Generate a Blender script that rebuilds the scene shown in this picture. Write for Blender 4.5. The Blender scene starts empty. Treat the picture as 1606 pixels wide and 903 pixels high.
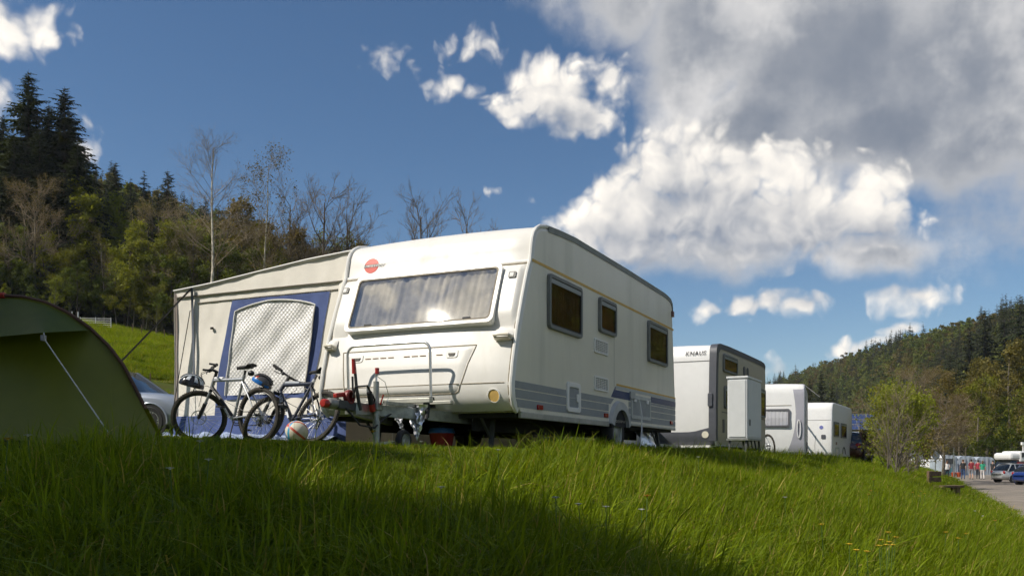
import bpy, bmesh, math, random
import numpy as np
from mathutils import Vector, Matrix, Euler
from math import sin, cos, pi, radians, atan2, sqrt

SC = bpy.context.scene
COL = SC.collection
random.seed(7)

# ------------------------------------------------------------------ camera
# Camera at eye height 1 m above a grass bank, looking level along +Y.
# The level line runs at row 718 of the 903-row photograph (a shifted lens).
KF, HZ, CZ = 1400.0, 718.0, -0.05
cam = bpy.data.cameras.new('camera')
cam.sensor_width = 36.0
cam.lens = 36.0 * KF / 1606.0
cam.shift_y = (HZ - 451.5) / 1606.0
cam.clip_start = 0.05
cam.clip_end = 9000
camo = bpy.data.objects.new('camera', cam)
COL.objects.link(camo)
camo.location = (0, 0, CZ)
camo.rotation_euler = (radians(90), 0, 0)
SC.camera = camo

# ------------------------------------------------------------------ sun direction (towards the sun)
SUN = Vector((-0.653, -0.237, 0.719)).normalized()
SUN_EL = math.asin(SUN.z)
SUN_AZ = atan2(SUN.x, SUN.y)          # from +Y towards +X

# ------------------------------------------------------------------ world: Nishita sky + procedural clouds
W = bpy.data.worlds.new('World')
SC.world = W
W.use_nodes = True
WT = W.node_tree
WT.nodes.clear()


class NT:
    """small helper for building node trees"""
    def __init__(s, tree):
        s.t = tree

    def n(s, kind, **kw):
        nd = s.t.nodes.new(kind)
        for k, v in kw.items():
            setattr(nd, k, v)
        return nd

    def put(s, sock, v):
        if isinstance(v, bpy.types.NodeSocket):
            s.t.links.new(v, sock)
        elif v is not None:
            sock.default_value = v

    def m(s, op, a, b=None, c=None, clamp=False):
        nd = s.n('ShaderNodeMath', operation=op, use_clamp=clamp)
        for i, v in enumerate((a, b, c)):
            s.put(nd.inputs[i], v)
        return nd.outputs[0]

    def vm(s, op, a, b=None, scale=None):
        nd = s.n('ShaderNodeVectorMath', operation=op)
        s.put(nd.inputs[0], a)
        if b is not None:
            s.put(nd.inputs[1], b)
        if scale is not None:
            s.put(nd.inputs['Scale'], scale)
        return nd.outputs['Value'] if op in ('LENGTH', 'DOT_PRODUCT', 'DISTANCE') else nd.outputs[0]

    def ramp(s, fac, lo, hi, a=0.0, b=1.0, smooth=True):
        nd = s.n('ShaderNodeMapRange', interpolation_type='SMOOTHSTEP' if smooth else 'LINEAR')
        s.put(nd.inputs[0], fac)
        for i, v in enumerate((lo, hi, a, b)):
            s.put(nd.inputs[i + 1], v)
        return nd.outputs[0]

    def mix(s, fac, a, b, blend='MIX'):
        nd = s.n('ShaderNodeMix', data_type='RGBA', blend_type=blend)
        s.put(nd.inputs[0], fac)
        s.put(nd.inputs[6], a if not isinstance(a, tuple) else (a + (1,))[:4])
        s.put(nd.inputs[7], b if not isinstance(b, tuple) else (b + (1,))[:4])
        return nd.outputs[2]

    def noise(s, vec, scale, detail=4, rough=.55, dist=0.0, dims='3D'):
        nd = s.n('ShaderNodeTexNoise', noise_dimensions=dims)
        s.put(nd.inputs['Vector'], vec)
        nd.inputs['Scale'].default_value = scale
        nd.inputs['Detail'].default_value = detail
        nd.inputs['Roughness'].default_value = rough
        nd.inputs['Distortion'].default_value = dist
        return nd.outputs[0]


def pix_dir(px, py):
    u, v = (px - 803) / KF, (HZ - py) / KF
    return atan2(u, 1.0), atan2(v, sqrt(1 + u * u))


def blob_mask(h, P, blobs):
    mask = None
    for (px, py, rx, ry, amp) in blobs:
        az, el = pix_dir(px, py)
        sx, sy = KF / rx, KF / ry
        nd = h.n('ShaderNodeVectorMath', operation='MULTIPLY_ADD')
        h.put(nd.inputs[0], P)
        nd.inputs[1].default_value = (sx, sy, 0)
        nd.inputs[2].default_value = (-az * sx, -el * sy, 0)
        val = h.m('MULTIPLY_ADD', h.vm('LENGTH', nd.outputs[0]), -amp, amp)
        mask = val if mask is None else h.m('MAXIMUM', mask, val)
    return h.m('MAXIMUM', mask, -1.0)


def wild_clouds(h, P, seed, wild):
    """outside the stretch of sky in view the same kind of cloud goes on at random"""
    sep = h.n('ShaderNodeSeparateXYZ')
    h.put(sep.inputs[0], P)
    out = h.ramp(h.m('ABSOLUTE', sep.outputs[0]), .62, .85)
    wnz = h.noise(h.vm('ADD', P, (seed * 2, 9.0, 4.0)), 2.6, 2, .5, dims='2D')
    wm = h.ramp(wnz, .5 - wild, .5 + .28 - wild, -1.0, .75, smooth=False)
    return h.m('SUBTRACT', wm, h.m('MULTIPLY', h.m('SUBTRACT', 1.0, out), 3.0))


CUMULUS = [  # px, py, rx, ry, weight
    # great bright cumulus above the caravan
    (1000, 330, 160, 90, 1.15), (930, 350, 100, 52, 1.0), (1060, 275, 135, 88, 1.2), (1130, 330, 190, 105, 1.3),
    (1260, 335, 175, 85, 1.25), (1370, 350, 100, 56, 1.0), (1180, 275, 130, 65, 1.0), (1330, 305, 110, 48, .9),
    # cumulus left of the dark deck
    (860, 140, 95, 70, 1.0), (910, 180, 95, 48, .95), (815, 160, 60, 40, .7), (960, 130, 55, 50, .7),
    # scraps
    (598, 104, 34, 27, .58), (706, 134, 46, 29, .55), (752, 66, 52, 30, .55), (776, 299, 24, 16, .42),
    (14, 34, 88, 60, .75), (2, 160, 46, 38, .6), (140, 196, 24, 17, .5), (138, 232, 22, 26, .5),
    (1190, 484, 92, 25, .72), (1262, 480, 54, 24, .66), (1430, 466, 84, 30, .78), (1345, 534, 82, 23, .66),
    (1410, 517, 42, 16, .56), (1216, 588, 38, 19, .52), (1115, 490, 40, 16, .46), (700, 66, 26, 13, .36), (650, 113, 22, 12, .34),
]
DECK = [
    (980, 20, 150, 75, .8), (1120, 60, 190, 130, 1.0), (1060, 150, 110, 90, .85), (1300, 80, 260, 170, 1.2),
    (1520, 90, 240, 170, 1.2), (1180, 190, 190, 95, .95), (1380, 210, 200, 95, 1.0), (1560, 220, 160, 80, .95),
    (1750, 120, 260, 180, 1.1), (2000, 60, 420, 300, 1.3), (2500, -100, 700, 420, 1.3), (1330, -120, 420, 180, 1.2), (1150, 395, 230, 62, .62), (1330, 400, 140, 42, .5), (1510, 255, 60, 50, .6),
]
N = NT(WT)
tc = N.n('ShaderNodeTexCoord')
D = N.vm('NORMALIZE', tc.outputs['Generated'])
sp = N.n('ShaderNodeSeparateXYZ')
N.put(sp.inputs[0], D)
az = N.m('ARCTAN2', sp.outputs[0], sp.outputs[1])
el = N.m('ARCSINE', sp.outputs[2])
cb = N.n('ShaderNodeCombineXYZ')
N.put(cb.inputs[0], az)
N.put(cb.inputs[1], el)
P = cb.outputs[0]
# turbulent warp of the layout so that no cloud keeps a smooth outline
wn = N.n('ShaderNodeTexNoise', noise_dimensions='2D')
N.put(wn.inputs['Vector'], N.vm('ADD', P, (11.3, 3.1, 0)))
wn.inputs['Scale'].default_value = 12.0
wn.inputs['Detail'].default_value = 3
Pw = N.vm('ADD', P, N.vm('SCALE', N.vm('SUBTRACT', wn.outputs['Color'], (.5, .5, .5)), scale=.045))
mC = N.m('MAXIMUM', blob_mask(N, Pw, CUMULUS), wild_clouds(N, P, 11.3, .08))
mD = N.m('MAXIMUM', blob_mask(N, Pw, DECK), wild_clouds(N, P, 4.9, .12))
mL = blob_mask(N, N.vm('ADD', P, (-.018, .045, 0)), [CUMULUS[i] for i in (0, 2, 3, 4, 5, 8, 9)])
SH = (-.014, .017, 0)


def billow(vec):
    n1 = N.noise(N.vm('ADD', vec, (11.3, 0, 0)), 11.0, 8, .58, dims='2D')
    vo = N.n('ShaderNodeTexVoronoi', feature='F1', voronoi_dimensions='2D')
    N.put(vo.inputs['Vector'], N.vm('ADD', vec, N.vm('SCALE', N.vm('SUBTRACT', wn.outputs['Color'], (.5, .5, .5)), scale=.06)))
    vo.inputs['Scale'].default_value = 34.0
    vo.inputs['Detail'].default_value = 1.6
    vo.inputs['Roughness'].default_value = .5
    return N.m('ADD', N.m('MULTIPLY', N.m('SUBTRACT', n1, .5), 1.1), N.m('MULTIPLY', N.m('SUBTRACT', .45, vo.outputs['Distance']), .55))


bC = billow(P)
bCs = billow(N.vm('ADD', P, SH))
dC = N.m('ADD', mC, bC)
dD0 = N.noise(N.vm('ADD', P, (4.9, 0, 0)), 6.5, 7, .6, dims='2D')
dD = N.m('ADD', mD, N.m('MULTIPLY', N.m('SUBTRACT', dD0, .5), 1.1))
aC = N.ramp(dC, -.02, .56)
aD = N.ramp(dD, .0, .5)
# shading: sunward slopes bright, undersides (more cloud above) grey
relief = N.m('SUBTRACT', bC, bCs)
lit = N.m('ADD', N.m('MULTIPLY', relief, .50), .70)
lit = N.m('SUBTRACT', lit, N.m('MULTIPLY', N.ramp(mL, .0, .85), .50))
lit = N.ramp(lit, .0, 1.0, 0.0, 1.0, smooth=False)
colC = N.mix(lit, (.25, .28, .34), (.97, .91, .82))
brk = N.noise(N.vm('ADD', P, (7.7, 0, 0)), 7.5, 5, .58, dims='2D')
litD = N.m('ADD', N.m('MULTIPLY', N.m('SUBTRACT', dD0, .5), -.5), N.ramp(brk, .50, .74, 0.0, .42))
litD = N.m('ADD', litD, N.ramp(dD, 1.0, .2, .0, .42))
litD = N.ramp(litD, -.12, .9, 0.0, 1.0, smooth=False)
colD = N.mix(litD, (.17, .195, .24), (.70, .68, .66))
sky = N.n('ShaderNodeTexSky', sky_type='NISHITA', sun_disc=False)
sky.sun_elevation = SUN_EL
sky.sun_rotation = SUN_AZ
sky.altitude = 500
sky.air_density = 1.0
sky.dust_density = .1
sky.ozone_density = 2.4
SKY_STRENGTH = 0.085
hsv = N.n('ShaderNodeHueSaturation')
hsv.inputs['Saturation'].default_value = 1.14
hsv.inputs['Value'].default_value = .86
N.put(hsv.inputs['Color'], sky.outputs[0])
skyc = N.vm('SCALE', hsv.outputs[0], scale=SKY_STRENGTH)
c1 = N.mix(N.m('MULTIPLY', aD, .94), skyc, colD)
c2 = N.mix(aC, c1, colC)
bg = N.n('ShaderNodeBackground')
N.put(bg.inputs[0], c2)
bg.inputs[1].default_value = 1.0
wo = N.n('ShaderNodeOutputWorld')
N.put(wo.inputs[0], bg.outputs[0])
W.cycles.sampling_method = 'MANUAL'
W.cycles.sample_map_resolution = 512

# ------------------------------------------------------------------ sun, exposure, render settings
sl = bpy.data.lights.new('sun', 'SUN')
sl.energy = 3.95
sl.angle = radians(.53)
sl.color = (1.0, .93, .82)
so = bpy.data.objects.new('sun', sl)
COL.objects.link(so)
so.location = SUN * 60
so.rotation_euler = SUN.to_track_quat('Z', 'Y').to_euler()
SC.view_settings.view_transform = 'Standard'
SC.view_settings.look = 'None'
SC.view_settings.exposure = 0.34
SC.view_settings.gamma = 1.0
SC.view_settings.use_curve_mapping = False
SC.render.engine = 'CYCLES'
SC.cycles.use_denoising = True
SC.cycles.use_adaptive_sampling = True
SC.cycles.adaptive_threshold = .04
SC.cycles.max_bounces = 5
SC.cycles.diffuse_bounces = 2
SC.cycles.glossy_bounces = 2
SC.cycles.transmission_bounces = 4
SC.cycles.transparent_max_bounces = 8
SC.cycles.caustics_reflective = False
SC.cycles.caustics_refractive = False
SC.cycles.sample_clamp_indirect = 6.0


# ------------------------------------------------------------------ mesh and tagging helpers
def at(px, py, Y):
    """world point at depth Y under a photograph pixel (used to measure where things stand)"""
    return Vector(((px - 803) / KF * Y, Y, (HZ - py) / KF * Y + CZ))


def basis(d):
    d = Vector(d).normalized()
    a = Vector((0, 0, 1)) if abs(d.z) < .9 else Vector((1, 0, 0))
    u = d.cross(a).normalized()
    return u, d.cross(u).normalized()


class MB:
    def __init__(s):
        s.v, s.f, s.m = [], [], []

    def add(s, vs, fs, mi=0):
        o = len(s.v)
        s.v += [tuple(p) for p in vs]
        s.f += [tuple(i + o for i in f) for f in fs]
        s.m += [mi] * len(fs)
        return s

    def box(s, x0, x1, y0, y1, z0, z1, mi=0, M=None):
        vs = [Vector(p) for p in ((x0, y0, z0), (x1, y0, z0), (x1, y1, z0), (x0, y1, z0), (x0, y0, z1), (x1, y0, z1), (x1, y1, z1), (x0, y1, z1))]
        if M is not None:
            vs = [M @ p for p in vs]
        return s.add(vs, [(0, 3, 2, 1), (4, 5, 6, 7), (0, 1, 5, 4), (1, 2, 6, 5), (2, 3, 7, 6), (3, 0, 4, 7)], mi)

    def bar(s, p, q, wx, wz, mi=0, up=(0, 0, 1)):
        p, q = Vector(p), Vector(q)
        d = (q - p).normalized()
        u = d.cross(Vector(up))
        u = u.normalized() if u.length > 1e-5 else Vector((1, 0, 0))
        v = u.cross(d)
        c = []
        for e in (p, q):
            for a, b in ((-1, -1), (1, -1), (1, 1), (-1, 1)):
                c.append(e + u * a * wx / 2 + v * b * wz / 2)
        return s.add(c, [(0, 1, 2, 3), (7, 6, 5, 4), (0, 4, 5, 1), (1, 5, 6, 2), (2, 6, 7, 3), (3, 7, 4, 0)], mi)

    def tube(s, pts, r, n=8, mi=0, cap=True, closed=False):
        pts = [Vector(p) for p in pts]
        k = len(pts)
        rs = r if isinstance(r, (list, tuple)) else [r] * k
        vs = []
        u = None
        for i, p in enumerate(pts):
            if closed:
                d = pts[(i + 1) % k] - pts[i - 1]
            else:
                d = pts[min(i + 1, k - 1)] - pts[max(i - 1, 0)]
            d.normalize()
            if u is None:
                u, _ = basis(d)
            u = (u - d * u.dot(d))
            u = u.normalized() if u.length > 1e-6 else basis(d)[0]
            w = d.cross(u)
            for j in range(n):
                t = 2 * pi * j / n
                vs.append(p + (u * cos(t) + w * sin(t)) * rs[i])
        fs = []
        for i in range(k if closed else k - 1):
            i2 = (i + 1) % k
            for j in range(n):
                j2 = (j + 1) % n
                fs.append((i * n + j, i * n + j2, i2 * n + j2, i2 * n + j))
        if cap and not closed:
            fs.append(tuple(range(n - 1, -1, -1)))
            fs.append(tuple((k - 1) * n + j for j in range(n)))
        return s.add(vs, fs, mi)

    def lathe(s, prof, n=16, mi=0, M=None):
        """profile [(r, z)] about local z, M places it"""
        vs, fs = [], []
        for r, z in prof:
            for j in range(n):
                t = 2 * pi * j / n
                p = Vector((r * cos(t), r * sin(t), z))
                vs.append(M @ p if M is not None else p)
        for i in range(len(prof) - 1):
            for j in range(n):
                j2 = (j + 1) % n
                fs.append((i * n + j, i * n + j2, (i + 1) * n + j2, (i + 1) * n + j))
        fs.append(tuple(range(n - 1, -1, -1)))
        fs.append(tuple((len(prof) - 1) * n + j for j in range(n)))
        return s.add(vs, fs, mi)

    def plate(s, outline, mp, d0, d1, mi=0):
        n = len(outline)
        vs = [mp(a, b, d0) for a, b in outline] + [mp(a, b, d1) for a, b in outline]
        fs = [tuple(range(n - 1, -1, -1)), tuple(range(n, 2 * n))]
        fs += [(i, (i + 1) % n, n + (i + 1) % n, n + i) for i in range(n)]
        return s.add(vs, fs, mi)

    def ring(s, outer, inner, mp, d0, d1, mi=0):
        n = len(outer)
        vs = [mp(a, b, d0) for a, b in outer] + [mp(a, b, d1) for a, b in outer] + [mp(a, b, d1) for a, b in inner] + [mp(a, b, d0) for a, b in inner]
        fs = []
        for i in range(n):
            j = (i + 1) % n
            for k in range(4):
                k2 = (k + 1) % 4
                fs.append((k * n + i, k * n + j, k2 * n + j, k2 * n + i))
        return s.add(vs, fs, mi)

    def grid(s, nu, nv, fn, mi=0):
        vs = [fn(i / nu, j / nv) for j in range(nv + 1) for i in range(nu + 1)]
        fs = [(j * (nu + 1) + i, j * (nu + 1) + i + 1, (j + 1) * (nu + 1) + i + 1, (j + 1) * (nu + 1) + i) for j in range(nv) for i in range(nu)]
        return s.add(vs, fs, mi)

    def ball(s, c, r, nu=12, nv=8, mi=0, sc=(1, 1, 1)):
        c = Vector(c)
        prof = [(max(r * sin(pi * k / nv), 1e-4), -r * cos(pi * k / nv)) for k in range(nv + 1)]
        M = Matrix.Translation(c) @ Matrix.Diagonal((sc[0], sc[1], sc[2], 1))
        return s.lathe(prof, nu, mi, M)

    def mesh(s, name, mats, smooth=False):
        me = bpy.data.meshes.new(name)
        me.from_pydata(s.v, [], s.f)
        for m in (mats if isinstance(mats, (list, tuple)) else [mats]):
            me.materials.append(m)
        if any(s.m):
            me.polygons.foreach_set('material_index', s.m)
        bm = bmesh.new()
        bm.from_mesh(me)
        bmesh.ops.recalc_face_normals(bm, faces=bm.faces)
        bm.to_mesh(me)
        bm.free()
        if smooth:
            me.polygons.foreach_set('use_smooth', [True] * len(me.polygons))
            try:
                me.set_sharp_from_angle(angle=radians(smooth if smooth is not True else 40))
            except Exception:
                pass
        me.update()
        return me

    def build(s, name, mats, parent=None, smooth=False, bevel=0, **tags):
        o = bpy.data.objects.new(name, s.mesh(name, mats, smooth))
        COL.objects.link(o)
        if parent is not None:
            o.parent = parent
        if bevel:
            b = o.modifiers.new('bevel', 'BEVEL')
            b.width = bevel
            b.segments = 2
            b.limit_method = 'ANGLE'
            b.angle_limit = radians(35)
            b.harden_normals = False
        tag(o, **tags)
        return o


def tag(o, label=None, cat=None, group=None, kind=None):
    if label:
        o['label'] = label
    if cat:
        o['category'] = cat
    if group:
        o['group'] = group
    if kind:
        o['kind'] = kind
    return o


def empty(name, loc=(0, 0, 0), rz=0.0, label=None, cat=None, group=None, parent=None):
    o = bpy.data.objects.new(name, None)
    o.empty_display_size = .2
    COL.objects.link(o)
    o.location = loc
    o.rotation_euler = (0, 0, rz)
    if parent is not None:
        o.parent = parent
    return tag(o, label, cat, group)


def copy_tree(root, loc=None, rz=None, scale=None, label=None, group=None):
    def cp(o, par):
        c = o.copy()
        COL.objects.link(c)
        c.parent = par
        for ch in o.children:
            cp(ch, c)
        return c
    r = cp(root, None)
    if loc is not None:
        r.location = loc
    if rz is not None:
        r.rotation_euler = (0, 0, rz)
    if scale is not None:
        r.scale = (scale,) * 3 if not isinstance(scale, tuple) else scale
    if label:
        r['label'] = label
    if group:
        r['group'] = group
    return r


def rrect(x0, x1, y0, y1, r, n=4):
    pts = []
    for cx, cy, a0 in ((x1 - r, y1 - r, 0), (x0 + r, y1 - r, 90), (x0 + r, y0 + r, 180), (x1 - r, y0 + r, 270)):
        for k in range(n + 1):
            t = radians(a0 + 90 * k / n)
            pts.append((cx + r * cos(t), cy + r * sin(t)))
    return pts


def circ(cx, cy, r, n=20):
    return [(cx + r * cos(2 * pi * k / n), cy + r * sin(2 * pi * k / n)) for k in range(n)]


def text_mb(txt, size, mp, depth=.002, shear=0.0, spacing=1.0, offset=0.0):
    """lettering as real faces; mp(u, v, d) places it"""
    cu = bpy.data.curves.new('t', 'FONT')
    cu.body = txt
    cu.size = size
    cu.shear = shear
    cu.space_character = spacing
    cu.offset = offset
    o = bpy.data.objects.new('t', cu)
    COL.objects.link(o)
    dg = bpy.context.evaluated_depsgraph_get()
    dg.update()
    me = o.evaluated_get(dg).to_mesh()
    mb = MB()
    mb.add([mp(v.co.x, v.co.y, depth) for v in me.vertices], [tuple(p.vertices) for p in me.polygons])
    o.evaluated_get(dg).to_mesh_clear()
    bpy.data.objects.remove(o)
    bpy.data.curves.remove(cu)
    return mb


# ------------------------------------------------------------------ materials
MAT = {}


def mat(name, col, rough=.5, metal=0.0, var=0.0, vscale=6.0, bump=0.0, bscale=40.0, dirt=0.0, dirt_col=(.16, .14, .10), dscale=2.5,
        spec=.5, coat=0.0, coords='Object', streak=False, transl=None, hue_obj=0.0, sheen=0.0):
    if name in MAT:
        return MAT[name]
    m = bpy.data.materials.new(name)
    m.use_nodes = True
    t = m.node_tree
    b = t.nodes['Principled BSDF']
    h = NT(t)
    b.inputs['Roughness'].default_value = rough
    b.inputs['Metallic'].default_value = metal
    b.inputs['Specular IOR Level'].default_value = spec
    if coat:
        b.inputs['Coat Weight'].default_value = coat
        b.inputs['Coat Roughness'].default_value = .06
    c = tuple(col) + (1,)
    vec = None
    if var or bump or dirt:
        vec = h.n('ShaderNodeTexCoord').outputs[coords]
    cur = None
    if var:
        nz = h.noise(vec, vscale, 5, .6)
        lo = tuple(x * (1 - var) for x in col)
        hi = tuple(min(x * (1 + var), 1) for x in col)
        cur = h.mix(h.ramp(nz, .3, .7), lo, hi)
    if hue_obj:
        oi = h.n('ShaderNodeObjectInfo')
        hs = h.n('ShaderNodeHueSaturation')
        h.put(hs.inputs['Color'], cur if cur is not None else c)
        h.put(hs.inputs['Value'], h.ramp(oi.outputs['Random'], 0, 1, 1 - hue_obj, 1 + hue_obj, smooth=False))
        h.put(hs.inputs['Hue'], h.ramp(h.m('FRACT', h.m('MULTIPLY', oi.outputs['Random'], 7.3)), 0, 1, .5 - hue_obj * .05, .5 + hue_obj * .05, smooth=False))
        cur = hs.outputs[0]
    if dirt:
        dv = vec
        if streak:
            mp = h.n('ShaderNodeMapping')
            mp.inputs['Scale'].default_value = (1, 1, .12)
            h.put(mp.inputs[0], vec)
            dv = mp.outputs[0]
        dn = h.noise(dv, dscale, 7, .65)
        cur = h.mix(h.m('MULTIPLY', h.ramp(dn, .48, .8), dirt), cur if cur is not None else c, tuple(dirt_col))
    if cur is not None:
        h.put(b.inputs['Base Color'], cur)
        if dirt:
            h.put(b.inputs['Roughness'], h.ramp(dn, .4, .8, rough, min(1, rough + .25)))
    else:
        b.inputs['Base Color'].default_value = c
    if bump:
        bn = h.n('ShaderNodeBump')
        bn.inputs['Strength'].default_value = bump
        bn.inputs['Distance'].default_value = .02
        h.put(bn.inputs['Height'], h.noise(vec, bscale, 5, .6))
        h.put(b.inputs['Normal'], bn.outputs[0])
    if transl is not None:
        tr = h.n('ShaderNodeBsdfTranslucent')
        if cur is not None:
            h.put(tr.inputs[0], h.mix(1.0, cur, tuple(transl[1]), 'MULTIPLY'))
        else:
            tr.inputs[0].default_value = tuple(a * d for a, d in zip(col, transl[1])) + (1,)
        mx = h.n('ShaderNodeMixShader')
        mx.inputs[0].default_value = transl[0]
        h.put(mx.inputs[1], b.outputs[0])
        h.put(mx.inputs[2], tr.outputs[0])
        h.put(t.nodes['Material Output'].inputs[0], mx.outputs[0])
    MAT[name] = m
    return m


def glass_mat(name, tint, rough=.03, opacity=.35, bump=.05, bscale=3.0):
    """tinted acrylic pane: part clear, part mirror"""
    m = bpy.data.materials.new(name)
    m.use_nodes = True
    t = m.node_tree
    t.nodes.remove(t.nodes['Principled BSDF'])
    h = NT(t)
    tr = h.n('ShaderNodeBsdfTransparent')
    tr.inputs[0].default_value = tuple(tint) + (1,)
    gl = h.n('ShaderNodeBsdfGlossy')
    gl.inputs['Roughness'].default_value = rough
    gl.inputs['Color'].default_value = (1, 1, 1, 1)
    bn = h.n('ShaderNodeBump')
    bn.inputs['Strength'].default_value = bump
    bn.inputs['Distance'].default_value = .1
    h.put(bn.inputs['Height'], h.noise(h.n('ShaderNodeTexCoord').outputs['Object'], bscale, 2, .5))
    h.put(gl.inputs['Normal'], bn.outputs[0])
    ge = h.n('ShaderNodeNewGeometry')
    cs = h.m('ABSOLUTE', h.vm('DOT_PRODUCT', ge.outputs['Incoming'], ge.outputs['Normal']))
    fr = h.m('MULTIPLY_ADD', h.m('POWER', h.m('SUBTRACT', 1.0, cs, clamp=True), 5.0), .95, .045)
    mx = h.n('ShaderNodeMixShader')
    h.put(mx.inputs[0], h.m('ADD', fr, opacity * .06, clamp=True))
    h.put(mx.inputs[1], tr.outputs[0])
    h.put(mx.inputs[2], gl.outputs[0])
    h.put(t.nodes['Material Output'].inputs[0], mx.outputs[0])
    return m


M_WHITE = mat('caravan_white', (.76, .745, .70), .32, dirt=.34, dirt_col=(.42, .40, .33), streak=True, dscale=2.2, var=.015)
M_SIDE = mat('caravan_side_enamel', (.73, .695, .58), .38, dirt=.38, dirt_col=(.42, .41, .34), streak=True, dscale=2.0, var=.03, vscale=1.5)
M_GREY = mat('grey_band', (.26, .28, .29), .45, dirt=.15, var=.05)
M_PIN = mat('pinstripe', (.5, .52, .52), .45)
M_YELLOW = mat('yellow_stripe', (.62, .38, .06), .45, var=.08)
M_BLUE = mat('blue_band', (.022, .045, .14), .4, var=.08)
M_TRIMW = mat('white_trim', (.78, .77, .73), .35, dirt=.25, dirt_col=(.35, .33, .26), dscale=6)
M_SEAL = mat('dirty_seal', (.30, .26, .19), .8, var=.3, vscale=20)
M_DARK = mat('dark_grey_plastic', (.055, .06, .062), .5, var=.15)
M_BLACK = mat('black_rubber', (.018, .018, .019), .7, var=.2, vscale=30, bump=.2)
M_FRAME = mat('window_frame_grey', (.16, .17, .165), .45, var=.1)
M_UNDER = mat('underbody', (.02, .02, .02), .9, var=.3)
M_GALV = mat('galvanised_steel', (.34, .36, .34), .45, .75, var=.18, vscale=14, dirt=.3, dirt_col=(.10, .09, .07))
M_CHROME = mat('bright_metal', (.72, .72, .72), .22, 1.0)
M_ALU = mat('aluminium_tube', (.70, .70, .68), .35, .85, var=.05)
M_RED = mat('red_plastic', (.38, .025, .02), .4, var=.1)
M_REDLENS = mat('red_lens', (.30, .015, .012), .25)
M_AMBER = mat('amber_lens', (.72, .48, .16), .3, var=.1, vscale=20)
M_BROWNWIN = mat('curtain_dark', (.05, .045, .03), .8, var=.5, vscale=5)
M_CURTAIN = mat('net_curtain', (.66, .645, .63), .9, var=.22, vscale=5, transl=(.3, (.8, .8, .8)))
G_FRONT = glass_mat('front_pane_glass', (.93, .92, .89), .012, 2.2, .006, 2.0)
G_SIDE = glass_mat('side_pane_glass', (.62, .52, .34), .03, .0, .03, 2.2)
G_CAR = glass_mat('car_glass', (.05, .06, .06), .02, .8, .0)


# ------------------------------------------------------------------ terrain
RX, RY = .411, .912                       # direction of the road and of the row of caravans


def sst(x, y):
    return RY * x - RX * y


def tst(x, y):
    return RX * x + RY * y


def vnoise(x, y, seed=0):
    """cheap smooth value noise, vectorised"""
    xi, yi = np.floor(x), np.floor(y)
    fx, fy = x - xi, y - yi
    fx, fy = fx * fx * (3 - 2 * fx), fy * fy * (3 - 2 * fy)

    def hsh(a, b):
        q = np.sin(a * 127.1 + b * 311.7 + seed * 17.3) * 43758.5453
        return q - np.floor(q)
    return (hsh(xi, yi) * (1 - fx) + hsh(xi + 1, yi) * fx) * (1 - fy) + (hsh(xi, yi + 1) * (1 - fx) + hsh(xi + 1, yi + 1) * fx) * fy


def smooth(a, b, x):
    t = np.clip((x - a) / (b - a), 0, 1)
    return t * t * (3 - 2 * t)


S_KNOT = np.array([-2600, -420, -290, -250, -107, -80, -30, -18, -8, -4.4, -3.6, -2.9, 0, 2.2, 3.0, 3.6, 4000])
Z_KNOT = np.array([94., 94., 91., 82., 19.2, 13.4, 2.6, .42, .14, .03, 0, -.10, -1.02, -1.78, -1.985, -2.0, -2.0])


def right_hill(x, y):
    yy = np.maximum(y, 1.0)
    u = x / yy
    vs = np.interp(u, [-.2, .1, .2, .287, .345, .40, .46, .52, .574, .75, 1.1, 2.0], [.0, .015, .045, .066, .085, .101, .114, .127, .140, .21, .30, .34])
    foot = np.interp(u, [0, .28, .38, .46, .574, .9], [560, 480, 380, 270, 190, 140])
    top = foot * np.interp(u, [.28, .574], [1.55, 1.9])
    return (y > 20) * vs * np.minimum(yy, top * 1.02) * smooth(0, 1, (yy - foot) / (top - foot))


def ground_z(x, y):
    x, y = np.asarray(x, float), np.asarray(y, float)
    s = sst(x, y)
    z = np.interp(s, S_KNOT, Z_KNOT)
    t = tst(x, y)
    z = z - np.clip((t - 18) * .0065, 0, .25) * smooth(3.0, -3.5, s) * smooth(-40, -15, s)
    # the plateau's end also falls away towards the viewer
    yc = np.interp(x, [-30, -12, -6, -4, -2.2, -1, 0], [1.0, 3.6, 5.0, 5.55, 6.4, 7.2, 8.03])
    fall = np.maximum(-.13 * np.maximum(yc - y, 0), -1.15) * smooth(-40, -12, x)
    z = np.where((x < 0) & (y < yc), np.minimum(z, fall), z)
    hill = right_hill(x, y)
    z = np.where(hill > .01, np.maximum(z, -2 + hill + np.minimum(z + 2, 2)), z)
    off = smooth(3.4, 2.6, s)
    z = z + off * ((vnoise(x * .9, y * .9, 1) - .5) * .07 + (vnoise(x * .33, y * .33, 2) - .5) * .12 * smooth(-3, -1, s))
    return z


def gz(x, y):
    return float(ground_z(x, y))


def axis(near0, near1, step, far0, far1, growth=1.09):
    a = list(np.arange(near0, near1 + 1e-6, step))
    d, p = step, near1
    while p < far1:
        d *= growth
        p += d
        a.append(p)
    d, p = step, near0
    while p > far0:
        d *= growth
        p -= d
        a.insert(0, p)
    return np.array(a)


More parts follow.
